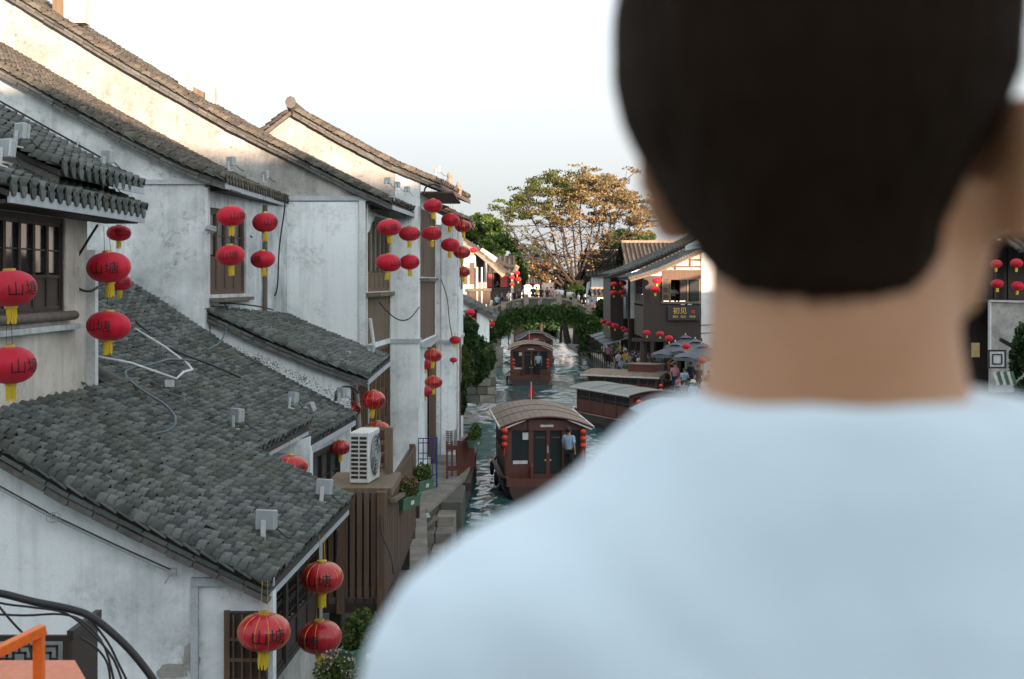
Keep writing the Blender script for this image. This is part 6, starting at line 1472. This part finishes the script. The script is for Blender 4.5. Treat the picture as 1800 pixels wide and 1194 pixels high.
# ================================================================ parasols and awnings
def parasol(label, px_, py_, Y_, w=3.0, group='dark grey parasols on the quay'):
    top = P(px_,py_,Y_); x,y,z = top; t = thing('parasol',label,'parasol',(x,y,1.02),group)
    for k in range(8):
        a0 = 2*math.pi*k/8+.39; a1 = a0+2*math.pi/8; r = w/2
        c = Vector((x,y,z)); p0 = c+Vector((r*math.cos(a0),r*math.sin(a0),-.62)); p1 = c+Vector((r*math.cos(a1),r*math.sin(a1),-.62))
        m0=(c+p0)/2+Vector((0,0,-.03)); m1=(c+p1)/2+Vector((0,0,-.03)); lo=Vector((0,0,-.16))
        MB().add([c,m0,m1,p0,p1,p0+lo,p1+lo,c-Vector((0,0,.03)),p0.lerp(p1,.5)+Vector((0,0,.06))],[(0,1,2),(1,3,8),(1,8,2),(8,4,2),(3,5,6,4),(7,2,1)]).build('canopy_panel',M['canopy'],t)
        MB().tube([c+Vector((0,0,-.05)),p0+Vector((0,0,-.03))],.012,4).build('rib',M['metal_grey'],t)
    MB().lathe([(.42,-.12),(.10,.02),(.02,.06)],8,(x,y,z+.06)).build('vent_cap',M['canopy'],t)
    MB().tube([(x,y,1.02),(x,y,z+.06)],.035,8).build('pole',M['metal_grey'],t)
    MB().lathe([(.03,0),(.05,.05),(.01,.12)],8,(x,y,z+.1)).build('finial',M['white_paint'],t)
    MB().lathe([(.35,0),(.33,.08),(.06,.1)],12,(x,y,1.02)).build('base',M['stone'],t)
parasol('dark grey parasol farthest back before the shop front',1205,592,86,2.8)
parasol('dark grey parasol in the middle of the overlapping group',1222,599,82,3.0)
parasol('dark grey parasol nearest, its rim close to the neck',1236,607,76,3.4)
parasol('dark grey parasol leftmost of the group with low drooping side',1187,604,83,3.0)
for i,(px_,py_,Y_) in enumerate(((1066,575,116),(1074,579,112),(1082,583,108),(1090,587,104))):
    x,y,z = P(px_,py_,Y_); t = thing('awning',['farthest','second farthest','third','nearest'][i]+' slanting grey awning in the row along the quay by the bridge foot','awning',(x,y,1.02),'grey awnings along the quay')
    MB().add([(x-1.3,y-1.6,z-.7),(x+1.2,y-1.2,z),(x+1.2,y+1.6,z),(x-1.3,y+1.3,z-.7),(x-1.3,y-1.6,z-.76),(x+1.2,y-1.2,z-.05),(x+1.2,y+1.6,z-.05),(x-1.3,y+1.3,z-.76)],[(0,1,2,3),(7,6,5,4),(0,4,5,1),(1,5,6,2),(2,6,7,3),(3,7,4,0)]).build('canvas',M['canopy'],t)
    MB().beam((x-1.3,y-1.62,z-.74),(x+1.2,y-1.22,z-.02),.04,.10).build('pale_edge',M['trim'],t)
    for a,b,zz in ((x-1.2,y-1.4,z-.75),(x-1.2,y+1.2,z-.75),(x+1.1,y-1.0,z-.05),(x+1.1,y+1.4,z-.05)): MB().box((a-.03,b-.03,1.02),(a+.03,b+.03,zz)).build('post',M['wood_dark'],t)
# ================================================================ sign
def sign_text(parent, s, x, y, z, size, m, sx=1.):
    me = text_mesh(s, size, 'lettering', .01); me.materials.append(M[m]); me.transform(Matrix.Rotation(math.pi/2,4,'X') @ Matrix.Diagonal((sx,1,1,1)))
    return link('lettering', me, parent, (x,y,z))
t = thing('shop_sign','long black signboard with gold brush characters on the teahouse front','sign',(PX(1201,G),G-.2,PZ(560,G)))
MB().box((PX(1173,G),G-.32,PZ(563,G)),(PX(1230,G),G-.2,PZ(538,G))).build('board',M['sign_black'],t)
sign_text(t,'初见',PX(1194,G),G-.34,PZ(547,G),.44,'gold'); sign_text(t,'茶飲',PX(1186,G),G-.34,PZ(557,G),.17,'gold'); sign_text(t,'甜品',PX(1200,G),G-.34,PZ(557,G),.17,'gold'); sign_text(t,'咖啡',PX(1216,G),G-.34,PZ(557,G),.19,'gold')
MB().box((PX(1214,G),G-.335,PZ(551,G)),(PX(1221,G),G-.322,PZ(545,G))).build('red_seal',M['shutter_red'],t)
for k in (1199,1211): tag(MB().box((PX(k,G)-.12,G-.4,PZ(536,G)),(PX(k,G)+.12,G-.28,PZ(534.5,G))).build('sign_lamp',M['white_paint']),'small white lamp over the %s part of the black signboard'%('left' if k==1199 else 'right'),'lamp')
t = thing('lattice_lantern','black framed square hanging lamp with pale panes at the right edge','lamp',(PX(1754,54),54,4)); gy=54.
for a,b in ((1737,1740),(1766,1769)): MB().box((PX(a,gy),gy,PZ(648,gy)),(PX(b,gy),gy+.06,PZ(615,gy))).build('stile',M['black'],t)
for a,b in ((615,618),(645,648)): MB().box((PX(1740,gy),gy,PZ(b,gy)),(PX(1766,gy),gy+.06,PZ(a,gy))).build('rail',M['black'],t)
MB().box((PX(1740,gy),gy+.03,PZ(645,gy)),(PX(1766,gy),gy+.05,PZ(618,gy))).build('pane',M['pipe'],t)
for (a,b,c,d_) in ((1745,623,1761,623),(1745,640,1761,640),(1745,623,1745,640),(1761,623,1761,640)): MB().beam(P(a,b,gy-.01),P(c,d_,gy-.01),.04,.04).build('fret',M['black'],t)
tag(MB().box((PX(1708,56),56,PZ(628,56)),(PX(1722,56),56.05,PZ(603,56))).build('yellow_notice',simple('yellow_board',(.42,.34,.14),.7)),'plain dull yellow notice board just right of the neck','notice')
t = thing('market_sign','green and white striped slanting shop banner at the right edge','banner',(PX(1765,53),53,2))
for k in range(6):
    MB().add([P(1745+k*6,655,53),P(1751+k*6,652,53),P(1758+k*6,676,53),P(1752+k*6,678,53)],[(0,3,2,1)]).build('stripe',M['planter'] if k%2 else M['white_paint'],t)
tag(MB().beam(P(1757,596,55),P(1790,615,55),.14,.14).build('slanting_brace',M['black']),'black slanting brace over the framed lamp at the right edge','brace')
tag(MB().box((PX(1725,57),56,1.02),(PX(1800,57),56.6,1.9)).build('counter',M['metal_grey']),'grey shop counter low at the right edge','counter')

# ================================================================ trees and shrubs
def tube_path(a, b, bend, n=5, rg_=random):
    a = Vector(a); b = Vector(b); m = (a+b)/2 + bend; out = []
    for i in range(n+1):
        t = i/n; p = a*(1-t)**2 + m*2*t*(1-t) + b*t*t
        if 0 < i < n: p += Vector((rg_.uniform(-1,1),rg_.uniform(-1,1),rg_.uniform(-1,1)))*(b-a).length*.02
        out.append(p)
    return out
rt = random.Random(21); gt = np.random.default_rng(21)
T0 = 148.; tree = thing('honey_locust_tree','broad autumn tree with orange-brown and green crown above the bridge','tree',(PX(1012,T0),T0,1))
base = Vector((PX(1016,T0),T0,1.0)); fork = Vector((PX(1013,T0),T0,PZ(505,T0)))
tb_ = MB(); tb_.tube([base,base.lerp(fork,.5)+Vector((.15,0,0)),fork],[.62,.5,.46],10); 
base2 = base+Vector((-1.0,.4,0)); tb_.tube([base2,base2+Vector((-.6,0,3)),Vector((PX(998,T0),T0+.5,PZ(480,T0)))],[.34,.28,.22],8)
tips = []; lp = []; lc = []
LIMB = [(893,400),(905,425),(925,375),(950,350),(978,345),(1000,330),(1025,325),(1050,335),(1075,335),(1095,350),(1118,375),(1130,392),(940,420),(1075,420),(1040,400),(985,400),(1105,405),(960,455),(1060,455)]
for k,(a,b) in enumerate(LIMB):
    dy = rt.uniform(-6,6); tgt = P(a,b,T0)+Vector((0,dy,0)); start = fork if k%3 else base.lerp(fork,.8)
    L_ = (tgt-start).length; bend = Vector((0,0,-.10*L_)) if abs(tgt.x-start.x) > 4 else Vector((rt.uniform(-.5,.5),0,0))
    path = tube_path(start,tgt,bend,7,rt); tb_.tube(path,[.15*(1-i/7.8)+.02 for i in range(8)],6)
    for j in range(7):
        i0 = rt.randint(3,7); s_ = path[i0]; d = Vector((rt.gauss(0,1.9),rt.gauss(0,1.9),abs(rt.gauss(0,.9))+.2))
        e = s_ + d; p2 = tube_path(s_,e,Vector((0,0,-.15)),3,rt); tb_.tube(p2,[.07,.05,.035,.02],4)
        for q in range(4):
            e2 = e + Vector((rt.gauss(0,.9),rt.gauss(0,.9),rt.gauss(.1,.4))); tb_.tube([p2[2],(p2[2]+e2)/2+Vector((0,0,.05)),e2],[.03,.022,.012],3); tips.append(e2)
tb_.build('trunk',M['bark'],tree)
cc_ = P(1012,345,T0)
for e in tips:
    n = rt.randint(26,60); 
    if EYE-(e.z) > -(HZ-392)/FPX*e.y or rt.random() < .15: n = rt.randint(1,7)
    q = cloud(e,(.75,.75,.24),n,gt,.1); px_ = e.x/e.y*FPX+CX; py_ = HZ-(e.z-EYE)/e.y*FPX
    g_ = min(1,max(0,(1000-px_)/90 + (385-py_)/95*.9 + rt.uniform(-.55,.55)))
    ca = np.array([.235,.175,.085])*rt.uniform(.7,1.25); cb = np.array([.085,.115,.025])*rt.uniform(.6,1.3)
    c_ = cb*g_ + ca*(1-g_); lp.append(q); lc.append(np.tile(c_,(n,1))*gt.uniform(.65,1.35,(n,1)))
# fuller umbrella-shaped top
for i in range(430):
    t_ = rt.uniform(-1,1); x_ = 1012+t_*122; ht = 300 + 72*abs(t_)**2.2; y_ = ht + rt.uniform(0,1)**1.5*66*(1-.35*abs(t_)); 
    if noise.noise(Vector((x_*.05,y_*.06,3))) < -.12: continue
    e = P(x_,y_,T0)+Vector((0,rt.gauss(0,3.2),0)); n = rt.randint(26,58)
    px_,py_ = x_,y_; g_ = min(1,max(0,(1000-px_)/85 + (380-py_)/90*.8 + rt.uniform(-.6,.6)))
    ca = np.array([.235,.18,.085])*rt.uniform(.7,1.25); cb = np.array([.085,.115,.025])*rt.uniform(.5,1.3); c_ = cb*g_+ca*(1-g_)
    lp.append(cloud(e,(.95,.95,.26),n,gt,.1)); lc.append(np.tile(c_,(n,1))*gt.uniform(.6,1.4,(n,1)))
leaves(tree,'crown',np.concatenate(lp),np.concatenate(lc),.17,seed=9)
def blob_tree(label, px_, py_, Y_, rw, rhh, n, ca, cb, z0=1., lsz=.28, name='tree', ncl=60, seed=1, group=None, trunk=True):
    g = np.random.default_rng(seed); c = P(px_,py_,Y_); rx = rw/FPX*Y_; rz = rhh/FPX*Y_; t = thing(name,label,'tree' if 'tree' in name else 'shrub',(c.x,Y_,z0),group)
    if trunk:
        mb = MB(); mb.tube([(c.x,Y_,z0),(c.x+.2,Y_,(z0+c.z)/2),tuple(c)],[.09*rx+.06,.07*rx+.04,.03*rx],8)
        for k in range(7): 
            e = c+Vector((g.uniform(-.7,.7)*rx,g.uniform(-.6,.6)*rx,g.uniform(-.3,.7)*rz)); mb.tube([c+Vector((0,0,-rz*.6)),(c+e)/2,e],[.05*rx,.03*rx,.01*rx],5)
        mb.build('trunk',M['bark'],t)
    P_ = []; C_ = []
    cl = cloud(c,(rx,rx,rz),ncl,g,.55)
    for q in cl:
        m = int(n/ncl*g.uniform(.6,1.4)); s_ = g.uniform(.18,.34); P_.append(cloud(q,(rx*s_,rx*s_,max(rz,rx*.5)*s_*.8),m,g,.3)); tt = g.uniform(0,1); C_.append(np.tile((ca*(1-tt)+cb*tt)*g.uniform(.75,1.25),(m,1))*g.uniform(.7,1.3,(m,1)))
    P_ = np.concatenate(P_); C_ = np.concatenate(C_); ok = P_[:,2] > z0-.6
    leaves(t,'crown' if trunk else 'foliage',P_[ok],C_[ok],lsz,seed=seed); return t
FG = np.array([.085,.15,.03]); FD = np.array([.04,.085,.025]); FHAZE = np.array([.10,.15,.12])  # the bluish tone has distance haze painted into the leaf colour
blob_tree('bright green round tree right behind the left roofs',848,402,185,33,28,9000,FG,FD,seed=31)
blob_tree('bright green tree stepping down to the pavilion',878,445,170,34,34,9000,FG,FD,seed=32)
blob_tree('green tree right beside the upswept pavilion corner',903,480,165,22,34,6000,FG*.9,FD,seed=33)
blob_tree('distant tree left of the big autumn tree, haze painted into its bluish leaves',930,452,300,26,24,5000,FHAZE,FHAZE*.8,seed=34,lsz=.4)
blob_tree('distant tree with haze painted into its bluish leaves, lower between pavilion and white gable',950,470,310,22,22,4000,FHAZE,FHAZE*.9,seed=35,lsz=.4)
blob_tree('green tree behind the striped roofs, right of the autumn tree',1098,428,190,42,24,8000,FG*.8,FD,seed=36)
blob_tree('small green tree peeping over the striped ridge',1140,415,200,12,9,2500,FG*.8,FD,seed=37)
blob_tree('dark green tree behind the autumn trunk',1040,492,158,26,24,4500,FD,DGREEN*1.4,seed=38)
blob_tree('orange leaved small tree in front of the white gable',950,478,150,24,20,800,np.array([.34,.18,.07]),np.array([.15,.13,.04]),seed=39,lsz=.2,ncl=34)
blob_tree('bare orange sapling left of the autumn trunk',985,492,150,16,22,600,np.array([.32,.17,.07]),np.array([.12,.12,.04]),seed=40,lsz=.2,ncl=26)
blob_tree('green bush at the foot of the autumn tree',1012,512,146,14,14,1800,FD,GREEN,seed=41,trunk=False,name='shrub')
blob_tree('dark climbing shrub with pink flowers beside the pier',818,585,66,20,30,5200,DGREEN*1.2,GREEN,seed=42,trunk=False,name='shrub',lsz=.13,ncl=80)
blob_tree('dark green shrub below the low white lean-to',845,600,82,26,26,5200,DGREEN*1.2,GREEN*.8,seed=43,trunk=False,name='shrub',lsz=.15,ncl=80)
blob_tree('light green fern-like shrub hanging over the water by the pier',812,650,58,18,38,4500,GREEN,YGREEN*.8,z0=.1,seed=44,trunk=False,name='shrub',lsz=.12,ncl=70)
blob_tree('dense shrub spilling over the quay below the low white wall',832,632,72,26,42,6500,GREEN,DGREEN*1.2,z0=.3,seed=48,trunk=False,name='shrub',lsz=.15,ncl=90)
blob_tree('bushy plants on the stone base left of the bridge foot',850,628,75,20,24,4200,DGREEN*1.3,GREEN,z0=.5,seed=49,trunk=False,name='shrub',lsz=.15,ncl=60)
blob_tree('green shrub low at the waterline past the pier',808,700,55,10,26,1800,GREEN*.8,DGREEN,z0=.1,seed=45,trunk=False,name='shrub',lsz=.12,ncl=40)
blob_tree('green bush at the right edge before the stained wall',1800,640,54,22,66,6000,GREEN*.8,DGREEN*1.4,seed=46,trunk=False,name='shrub',lsz=.1,ncl=90)
blob_tree('dark hedge along the far embankment seen through the arch',945,570,197,62,17,6000,DGREEN*1.2,FD*.8,z0=.3,seed=50,trunk=False,name='shrub',lsz=.3,ncl=90)
blob_tree('bush under the teahouse wing by the bridge foot',1068,545,120,20,18,2600,DGREEN*1.3,GREEN*.7,seed=47,trunk=False,name='shrub')
# ivy on the bridge
iv = []; ic = []; gi = np.random.default_rng(5)
for k in range(330):
    a = math.pi*gi.uniform(-.02,1.02); off = gi.uniform(-10,20)+12*abs(math.cos(a)); px_ = arch_c[0]-(ra[0]+off)*math.cos(a); py_ = arch_c[1]-(ra[1]+off*.6+2)*math.sin(a)+gi.uniform(0,9)
    if py_ < 543 + .0016*(px_-955)**2 - 2: py_ = 543 + .0016*(px_-955)**2 + gi.uniform(0,8)
    if px_ < 895 and py_ > 585: continue
    c = P(px_,py_,B0-.35+gi.uniform(-.3,.15)); m = 46; iv.append(cloud(c,(.62,.22,.62),m,gi,.1)); b_ = np.array([.06,.125,.03])*gi.uniform(.5,1.3); ic.append(np.tile(b_,(m,1))*gi.uniform(.6,1.3,(m,1)))
for k in range(60):   # hanging strands right
    px_ = gi.uniform(1020,1052); py_ = gi.uniform(575,622); c = P(px_,py_,B0-.4); iv.append(cloud(c,(.5,.25,.8),40,gi,.1)); ic.append(np.tile(GREEN*.8*gi.uniform(.5,1.1),(40,1)))
ivy = thing('ivy','dense green ivy hanging over the arch of the stone bridge','ivy',(PX(960,B0),B0-.4,5)); leaves(ivy,'foliage',np.concatenate(iv),np.concatenate(ic),.15,seed=3)
tag(ivy,kind='stuff')
# small weeds along the wall foot above roof two
wp = []; wc_ = []
for k in range(90):
    t_ = gi.uniform(0,1); px_ = 205+(620-205)*t_; py_ = float(np.interp(px_,[205,340,500,620],[505,588,652,712]))+gi.uniform(-6,4); c = P(px_,py_,31.8); m=22; wp.append(cloud(c,(.14,.08,.12),m,gi,.1)); wc_.append(np.tile(np.array([.13,.15,.11])*gi.uniform(.6,1.3),(m,1)))
wd = thing('weeds','grey green weeds growing where the wide tiled roof meets the white wall','weeds',(-6,31.8,6)); leaves(wd,'foliage',np.concatenate(wp),np.concatenate(wc_),.022,seed=4); tag(wd,kind='stuff')

# ================================================================ the person in front
fp = thing('person','person seen from behind in plain light blue-white T-shirt with short dark hair','person',(.16,.72,5.86))
def ell(cx,cy,rx,ry,z,n=40,e=2.0,yaw=0.,back=1.):
    out = []
    for k in range(n):
        a = 2*math.pi*k/n; ca, sa = math.cos(a), math.sin(a); x = rx*abs(ca)**(2/e)*(1 if ca>=0 else -1); y = ry*abs(sa)**(2/e)*(1 if sa>=0 else -1)
        if y < 0: y *= back
        xr = x*math.cos(yaw)-y*math.sin(yaw); yr = x*math.sin(yaw)+y*math.cos(yaw); out.append((cx+xr,cy+yr,z))
    return out
def remeshed(parts, name, mt, parent, voxel, smooth_it=6, disp=None):
    me = bpy.data.meshes.new(name); mb = MB()
    for r in parts: mb.loft(r)
    me.from_pydata(mb.v, [], mb.f); bm = bmesh.new(); bm.from_mesh(me); bmesh.ops.recalc_face_normals(bm, faces=bm.faces[:]); bm.to_mesh(me); bm.free()
    o = bpy.data.objects.new(name, me); col.objects.link(o)
    md = o.modifiers.new('r','REMESH'); md.mode='VOXEL'; md.voxel_size=voxel; md.use_smooth_shade=True
    ms = o.modifiers.new('s','SMOOTH'); ms.factor=.5; ms.iterations=smooth_it
    dg = bpy.context.evaluated_depsgraph_get(); out = bpy.data.meshes.new_from_object(o.evaluated_get(dg)); out.name=name; bpy.data.objects.remove(o)
    if disp:
        co = np.zeros(len(out.vertices)*3); out.vertices.foreach_get('co',co); co = co.reshape(-1,3); nr = np.zeros_like(co.ravel()); out.vertices.foreach_get('normal',nr); nr = nr.reshape(-1,3)
        d = np.array([disp(Vector(c)) for c in co]); out.vertices.foreach_set('co',(co+nr*d[:,None]).ravel())
    out.materials.clear(); out.materials.append(mt); out.transform(Matrix.Translation(-WPOS[parent.name])); 
    for p in out.polygons: p.use_smooth = True
    return link(name, out, parent, WPOS[parent.name])
NX, NY = .162, .715                      # neck axis
HXc, HYc, YAW = .163, .742, -.42          # head centre in plan, head turned to the right
def tubering(p0, p1, r0, r1, n=16, seg=6, bulge=0.):
    a = Vector(p0); b = Vector(p1); t = (b-a).normalized(); u = t.orthogonal().normalized(); v = t.cross(u); rr = []
    for i in range(seg+1):
        q = i/seg; c = a.lerp(b,q); r = r0+(r1-r0)*q + bulge*math.sin(math.pi*q); rr.append([tuple(c+(u*math.cos(2*math.pi*k/n)+v*math.sin(2*math.pi*k/n))*r) for k in range(n)])
    return rr
head = [ell(HXc+.012,HYc+.015,.030,.040,7.465,yaw=YAW),ell(HXc+.012,HYc+.012,.054,.068,7.480,yaw=YAW),ell(HXc+.008,HYc+.006,.064,.084,7.515,yaw=YAW),ell(HXc+.002,HYc,.070,.090,7.560,yaw=YAW),ell(HXc,HYc,.075,.094,7.60,yaw=YAW),ell(HXc,HYc,.076,.095,7.635,yaw=YAW),ell(HXc,HYc,.066,.086,7.675,yaw=YAW),ell(HXc,HYc,.040,.055,7.705,yaw=YAW)]
neck = [ell(NX+.004,NY+.012,.098,.075,7.36),ell(NX+.002,NY+.006,.080,.068,7.41),ell(NX,NY,.067,.062,7.44),ell(NX-.001,NY,.0625,.060,7.47),ell(NX,NY+.006,.062,.062,7.50),ell(NX,NY+.012,.060,.064,7.56)]
jaw = tubering((HXc+.022,HYc-.01,7.575),(HXc+.055,HYc+.07,7.505),.040,.026)
jaw2 = tubering((HXc+.055,HYc-.012,7.55),(HXc+.040,HYc-.015,7.49),.036,.034)
hdir = Vector((math.sin(-YAW),math.cos(YAW),0)); hright = Vector((math.cos(YAW),math.sin(YAW),0)); HC = Vector((HXc,HYc,0))
def hp(r, f, z): return tuple(HC + hright*r + hdir*f + Vector((0,0,z)))
nose = tubering(hp(0,.088,7.60),hp(0,.112,7.558),.008,.013); chin = tubering(hp(0,.055,7.505),hp(0,.088,7.49),.03,.02); brow = tubering(hp(-.04,.085,7.615),hp(.04,.085,7.615),.012,.012)
lips = tubering(hp(-.02,.094,7.528),hp(.02,.094,7.528),.007,.007)
def ear(s, scale=1.):
    c = Vector(hp(.086 if s > 0 else -.069,-.004,7.552)); out = Vector(tuple(hright*s)); bk = -hdir
    pts = [(0,-.034),(.012,-.022),(.020,0),(.024,.018),(.019,.034),(.004,.040),(-.010,.032),(-.012,.012),(-.010,-.015),(-.006,-.032)]
    e = []
    for off, sc in ((-.004,.72),(.004,1.),(.014,1.02),(.018,.9)):
        e.append([tuple(c + bk*(a*sc+off*.55) + Vector((0,0,b*sc)) + out*(off+ (a*.35))) for a,b in pts])
    return e
def arm_path(s):
    sh = Vector((NX+s*.185,NY+.01,7.285)); el = Vector((NX+s*.255,NY+.0,6.98)); wr = Vector((NX+s*.235,NY+.16,6.78)); return sh, el, wr
arms = []; 
for s in (-1,1):
    sh, el, wr = arm_path(s); arms += [tubering(sh,el,.05,.040,bulge=.004),tubering(el,wr,.041,.026,bulge=.006)]
    d = (wr-el).normalized(); pal = wr + d*.05; arms.append(tubering(wr-d*.01,pal+d*.03,.028,.034))
    for k in range(4):
        o_ = Vector((0,0,1)).cross(d)*(.020*(k-1.5)) ; p0 = pal+d*.02+o_; p1 = p0+d*(.035+.004*(k in (1,2)))+Vector((0,0,-.008)); p2 = p1+d*.028+Vector((0,0,-.022))
        arms += [tubering(p0,p1,.0095,.0088,8,3),tubering(p1,p2,.0088,.0075,8,3)]
    p0 = wr+d*.02+Vector((-s*.022,0,.004)); p1 = p0+d*.035+Vector((-s*.022,0,-.004)); p2 = p1+d*.03+Vector((-s*.004,0,-.008)); arms += [tubering(p0,p1,.012,.010,8,3),tubering(p1,p2,.010,.008,8,3)]
legs = []
for s in (-1,1): legs += [tubering((NX+s*.10,NY,6.74),(NX+s*.11,NY+.0,6.30),.082,.056),tubering((NX+s*.11,NY,6.30),(NX+s*.115,NY-.01,5.95),.055,.038),tubering((NX+s*.115,NY-.03,5.915),(NX+s*.125,NY+.15,5.90),.042,.035)]
trunk_b = [ell(NX,NY+.015,.13,.09,6.62),ell(NX,NY+.01,.165,.11,6.75),ell(NX,NY+.01,.14,.10,6.95),ell(NX,NY+.005,.165,.11,7.15),ell(NX,NY+.008,.175,.105,7.28),ell(NX,NY+.01,.10,.075,7.38)]
def skinmat():
    m, n, l, b = newmat('skin_close'); p = pos(n); f = noise_n(n, l, p, 18, 5)
    l.new(mix(n, l, ramp(n, l, f, .35, .7), (.50,.275,.155), (.44,.23,.12)), b.inputs['Base Color']); b.inputs['Roughness'].default_value=.5
    b.inputs['Subsurface Weight'].default_value=.25; b.inputs['Subsurface Radius'].default_value=(.02,.008,.004); b.inputs['Subsurface Scale'].default_value=.4
    bump(n,l,b,mix(n,l,.5,noise_n(n,l,p,900,3),noise_n(n,l,pos(n,(1,1,3),l),40,4)),.3,.003); return m
remeshed([head,neck,jaw,jaw2,nose,chin,brow,lips,ear(-1),ear(1),trunk_b]+arms+legs,'body',skinmat(),fp,.0042,8)
def hairmat():
    m, n, l, b = newmat('dark_hair'); p = pos(n,(1,1,.12),l); f = noise_n(n, l, p, 260, 4)
    l.new(mix(n,l,f,(.007,.004,.002),(.024,.013,.006)), b.inputs['Base Color']); b.inputs['Roughness'].default_value=.8; b.inputs['Specular IOR Level'].default_value=.12
    bump(n,l,b,f,.8,.004); return m
hair_r = []
HH = [(7.4905,.034,.038,-.003,-.046),(7.500,.050,.047,-.004,-.044),(7.515,.060,.058,-.006,-.036),(7.531,.067,.078,-.007,-.022),(7.556,.079,.100,-.007,-.010),(7.583,.094,.112,-.004,-.004),(7.606,.1015,.118,-.001,.0),(7.64,.103,.120,0,.002),(7.68,.098,.112,0,.004),(7.715,.078,.090,0,.004),(7.738,.048,.056,0,.004),(7.748,.015,.02,0,.004)]
for z,rx,ry,ox,oy in HH:
    hair_r.append(ell(HXc-.006+ox,HYc+oy*1.0,rx,ry,z,48,2.15))
ho = remeshed([hair_r],'hair',hairmat(),fp,.004,3,lambda c: .0022*noise.noise(Vector((c.x*110,c.y*110,c.z*14)))+.002*noise.noise(Vector((c.x*30,c.y*30,c.z*9))))
SH = [(7.442,.068,.064,.000),(7.436,.088,.070,.002),(7.421,.104,.078,.004),(7.401,.123,.086,.006),(7.381,.150,.092,.008),(7.364,.186,.098,.010),(7.346,.214,.103,.010),(7.322,.231,.107,.010),(7.290,.238,.110,.010),(7.24,.231,.114,.010),(7.15,.200,.118,.008),(6.95,.180,.116,.008),(6.80,.185,.124,.008),(6.70,.190,.128,.008)]
sh_r = [ell(NX-.003,NY+o,a,b,z,56,2.25) for z,a,b,o in SH]
fw_ = lambda z: float(np.interp(z,[7.28,7.34,7.38,7.40,7.43,7.442],[1.0,1.02,1.10,1.24,1.34,1.12]))      # right shoulder held higher
sh_r = [[(NX+(x-NX)*fw_(z) if x > NX else x, y, z+(.004 if x > NX+.06 and z > 7.37 else 0)) for x,y,z in r] for r in sh_r]
slv = []
for s in (-1,1):
    sh, el, wr = arm_path(s); d = (el-sh); slv.append(tubering(sh+Vector((-s*.006,0,.0)),sh+d*.72,.058,.062,20,8,.002))
def shirtmat():
    m, n, l, b = newmat('tshirt_cotton'); p = pos(n); w = noise_n(n, l, p, 14, 4)
    l.new(mix(n,l,ramp(n,l,w,.3,.7),(.70,.86,.96),(.66,.82,.93)), b.inputs['Base Color']); b.inputs['Roughness'].default_value=.9; b.inputs['Sheen Weight'].default_value=.2
    bump(n,l,b,mix(n,l,.85,noise_n(n,l,p,700,2),noise_n(n,l,pos(n,(1,1,.5),l),11,3)),.35,.012); return m
hsr = random.Random(3); sv = []; sf = []
hm_ = ho.data; hv = [v.co + WPOS[fp.name] for v in hm_.vertices]; hn = [v.normal.copy() for v in hm_.vertices]
for _ in range(9000):
    i = hsr.randrange(len(hv)); p = hv[i]; nrm = hn[i]
    if nrm.z > .75: continue
    dn = Vector((0,0,-1)) - nrm*(-nrm.z); dn = (dn.normalized() if dn.length > .05 else Vector((0,0,-1))); sd_ = nrm.cross(dn).normalized()
    Ls = hsr.uniform(.008,.022)*(.6 if p.z < 7.52 else 1); w = hsr.uniform(.00018,.00034); lift = hsr.uniform(.04,.22); k0 = len(sv); drift = sd_*hsr.uniform(-.3,.3)
    if p.z < 7.5: dn = (dn + Vector((0,0,-.6))).normalized()
    for q in (0,.5,1):
        c = p + (dn + drift*q)*Ls*q + nrm*(Ls*lift*q - .0005); ww = w*(1-q*.8); sv += [tuple(c-sd_*ww), tuple(c+sd_*ww)]
    sf += [(k0,k0+1,k0+3,k0+2),(k0+2,k0+3,k0+5,k0+4)]
MB().add(sv, sf).build('hair_strands', ho.data.materials[0], ho, kind='stuff')
SM = shirtmat()
remeshed([sh_r]+slv,'tshirt',SM,fp,.006,9,lambda c: .007*noise.noise(Vector((c.x*7+c.z*3,c.y*7,c.z*6)))+.0055*abs(noise.noise(Vector((c.x*9+c.z*9,c.y*6,c.z*7-c.x*5))))+.003*noise.noise(Vector((c.x*22+c.z*12,c.y*16,c.z*14))))
MB().lathe([(.0008,0),(.0042,.001),(.0008,.0014)],10).build('mole', M['wood_dark'], fp)
ml_ = [o for o in fp.children if o.name.startswith('mole')][0]; ml_.location = Vector((.1205,.6705,7.4545)) - WPOS[fp.name]; ml_.rotation_euler = (1.57,0,-.5)
cl_ = MB().tube([(NX-.003+.0705*math.cos(a*math.pi/20),NY+.001+.066*math.sin(a*math.pi/20),7.437+.004*math.sin(a*math.pi/20)) for a in range(41)],.0048,8,False).build('collar',SM,fp,smooth=True)
tr_ = []
for s in (-1,1): tr_ += [tubering((NX+s*.085,NY,6.80),(NX+s*.11,NY,6.30),.108,.08),tubering((NX+s*.11,NY,6.32),(NX+s*.115,NY-.01,5.95),.08,.065)]
tr_.append([ell(NX,NY+.008,.172,.118,6.86),ell(NX,NY+.008,.178,.122,6.72),ell(NX,NY+.008,.13,.10,6.62)])
remeshed(tr_,'trousers',CL['navy'],fp,.008,5)
for s in (-1,1):
    MB().loft([ell(NX+s*.12,NY+.05,.045,.125,5.865,20),ell(NX+s*.12,NY+.05,.048,.128,5.89,20),ell(NX+s*.12,NY+.04,.042,.105,5.93,20),ell(NX+s*.118,NY+.0,.036,.05,5.965,20)]).build('shoe',CL['white'],fp,smooth=True)
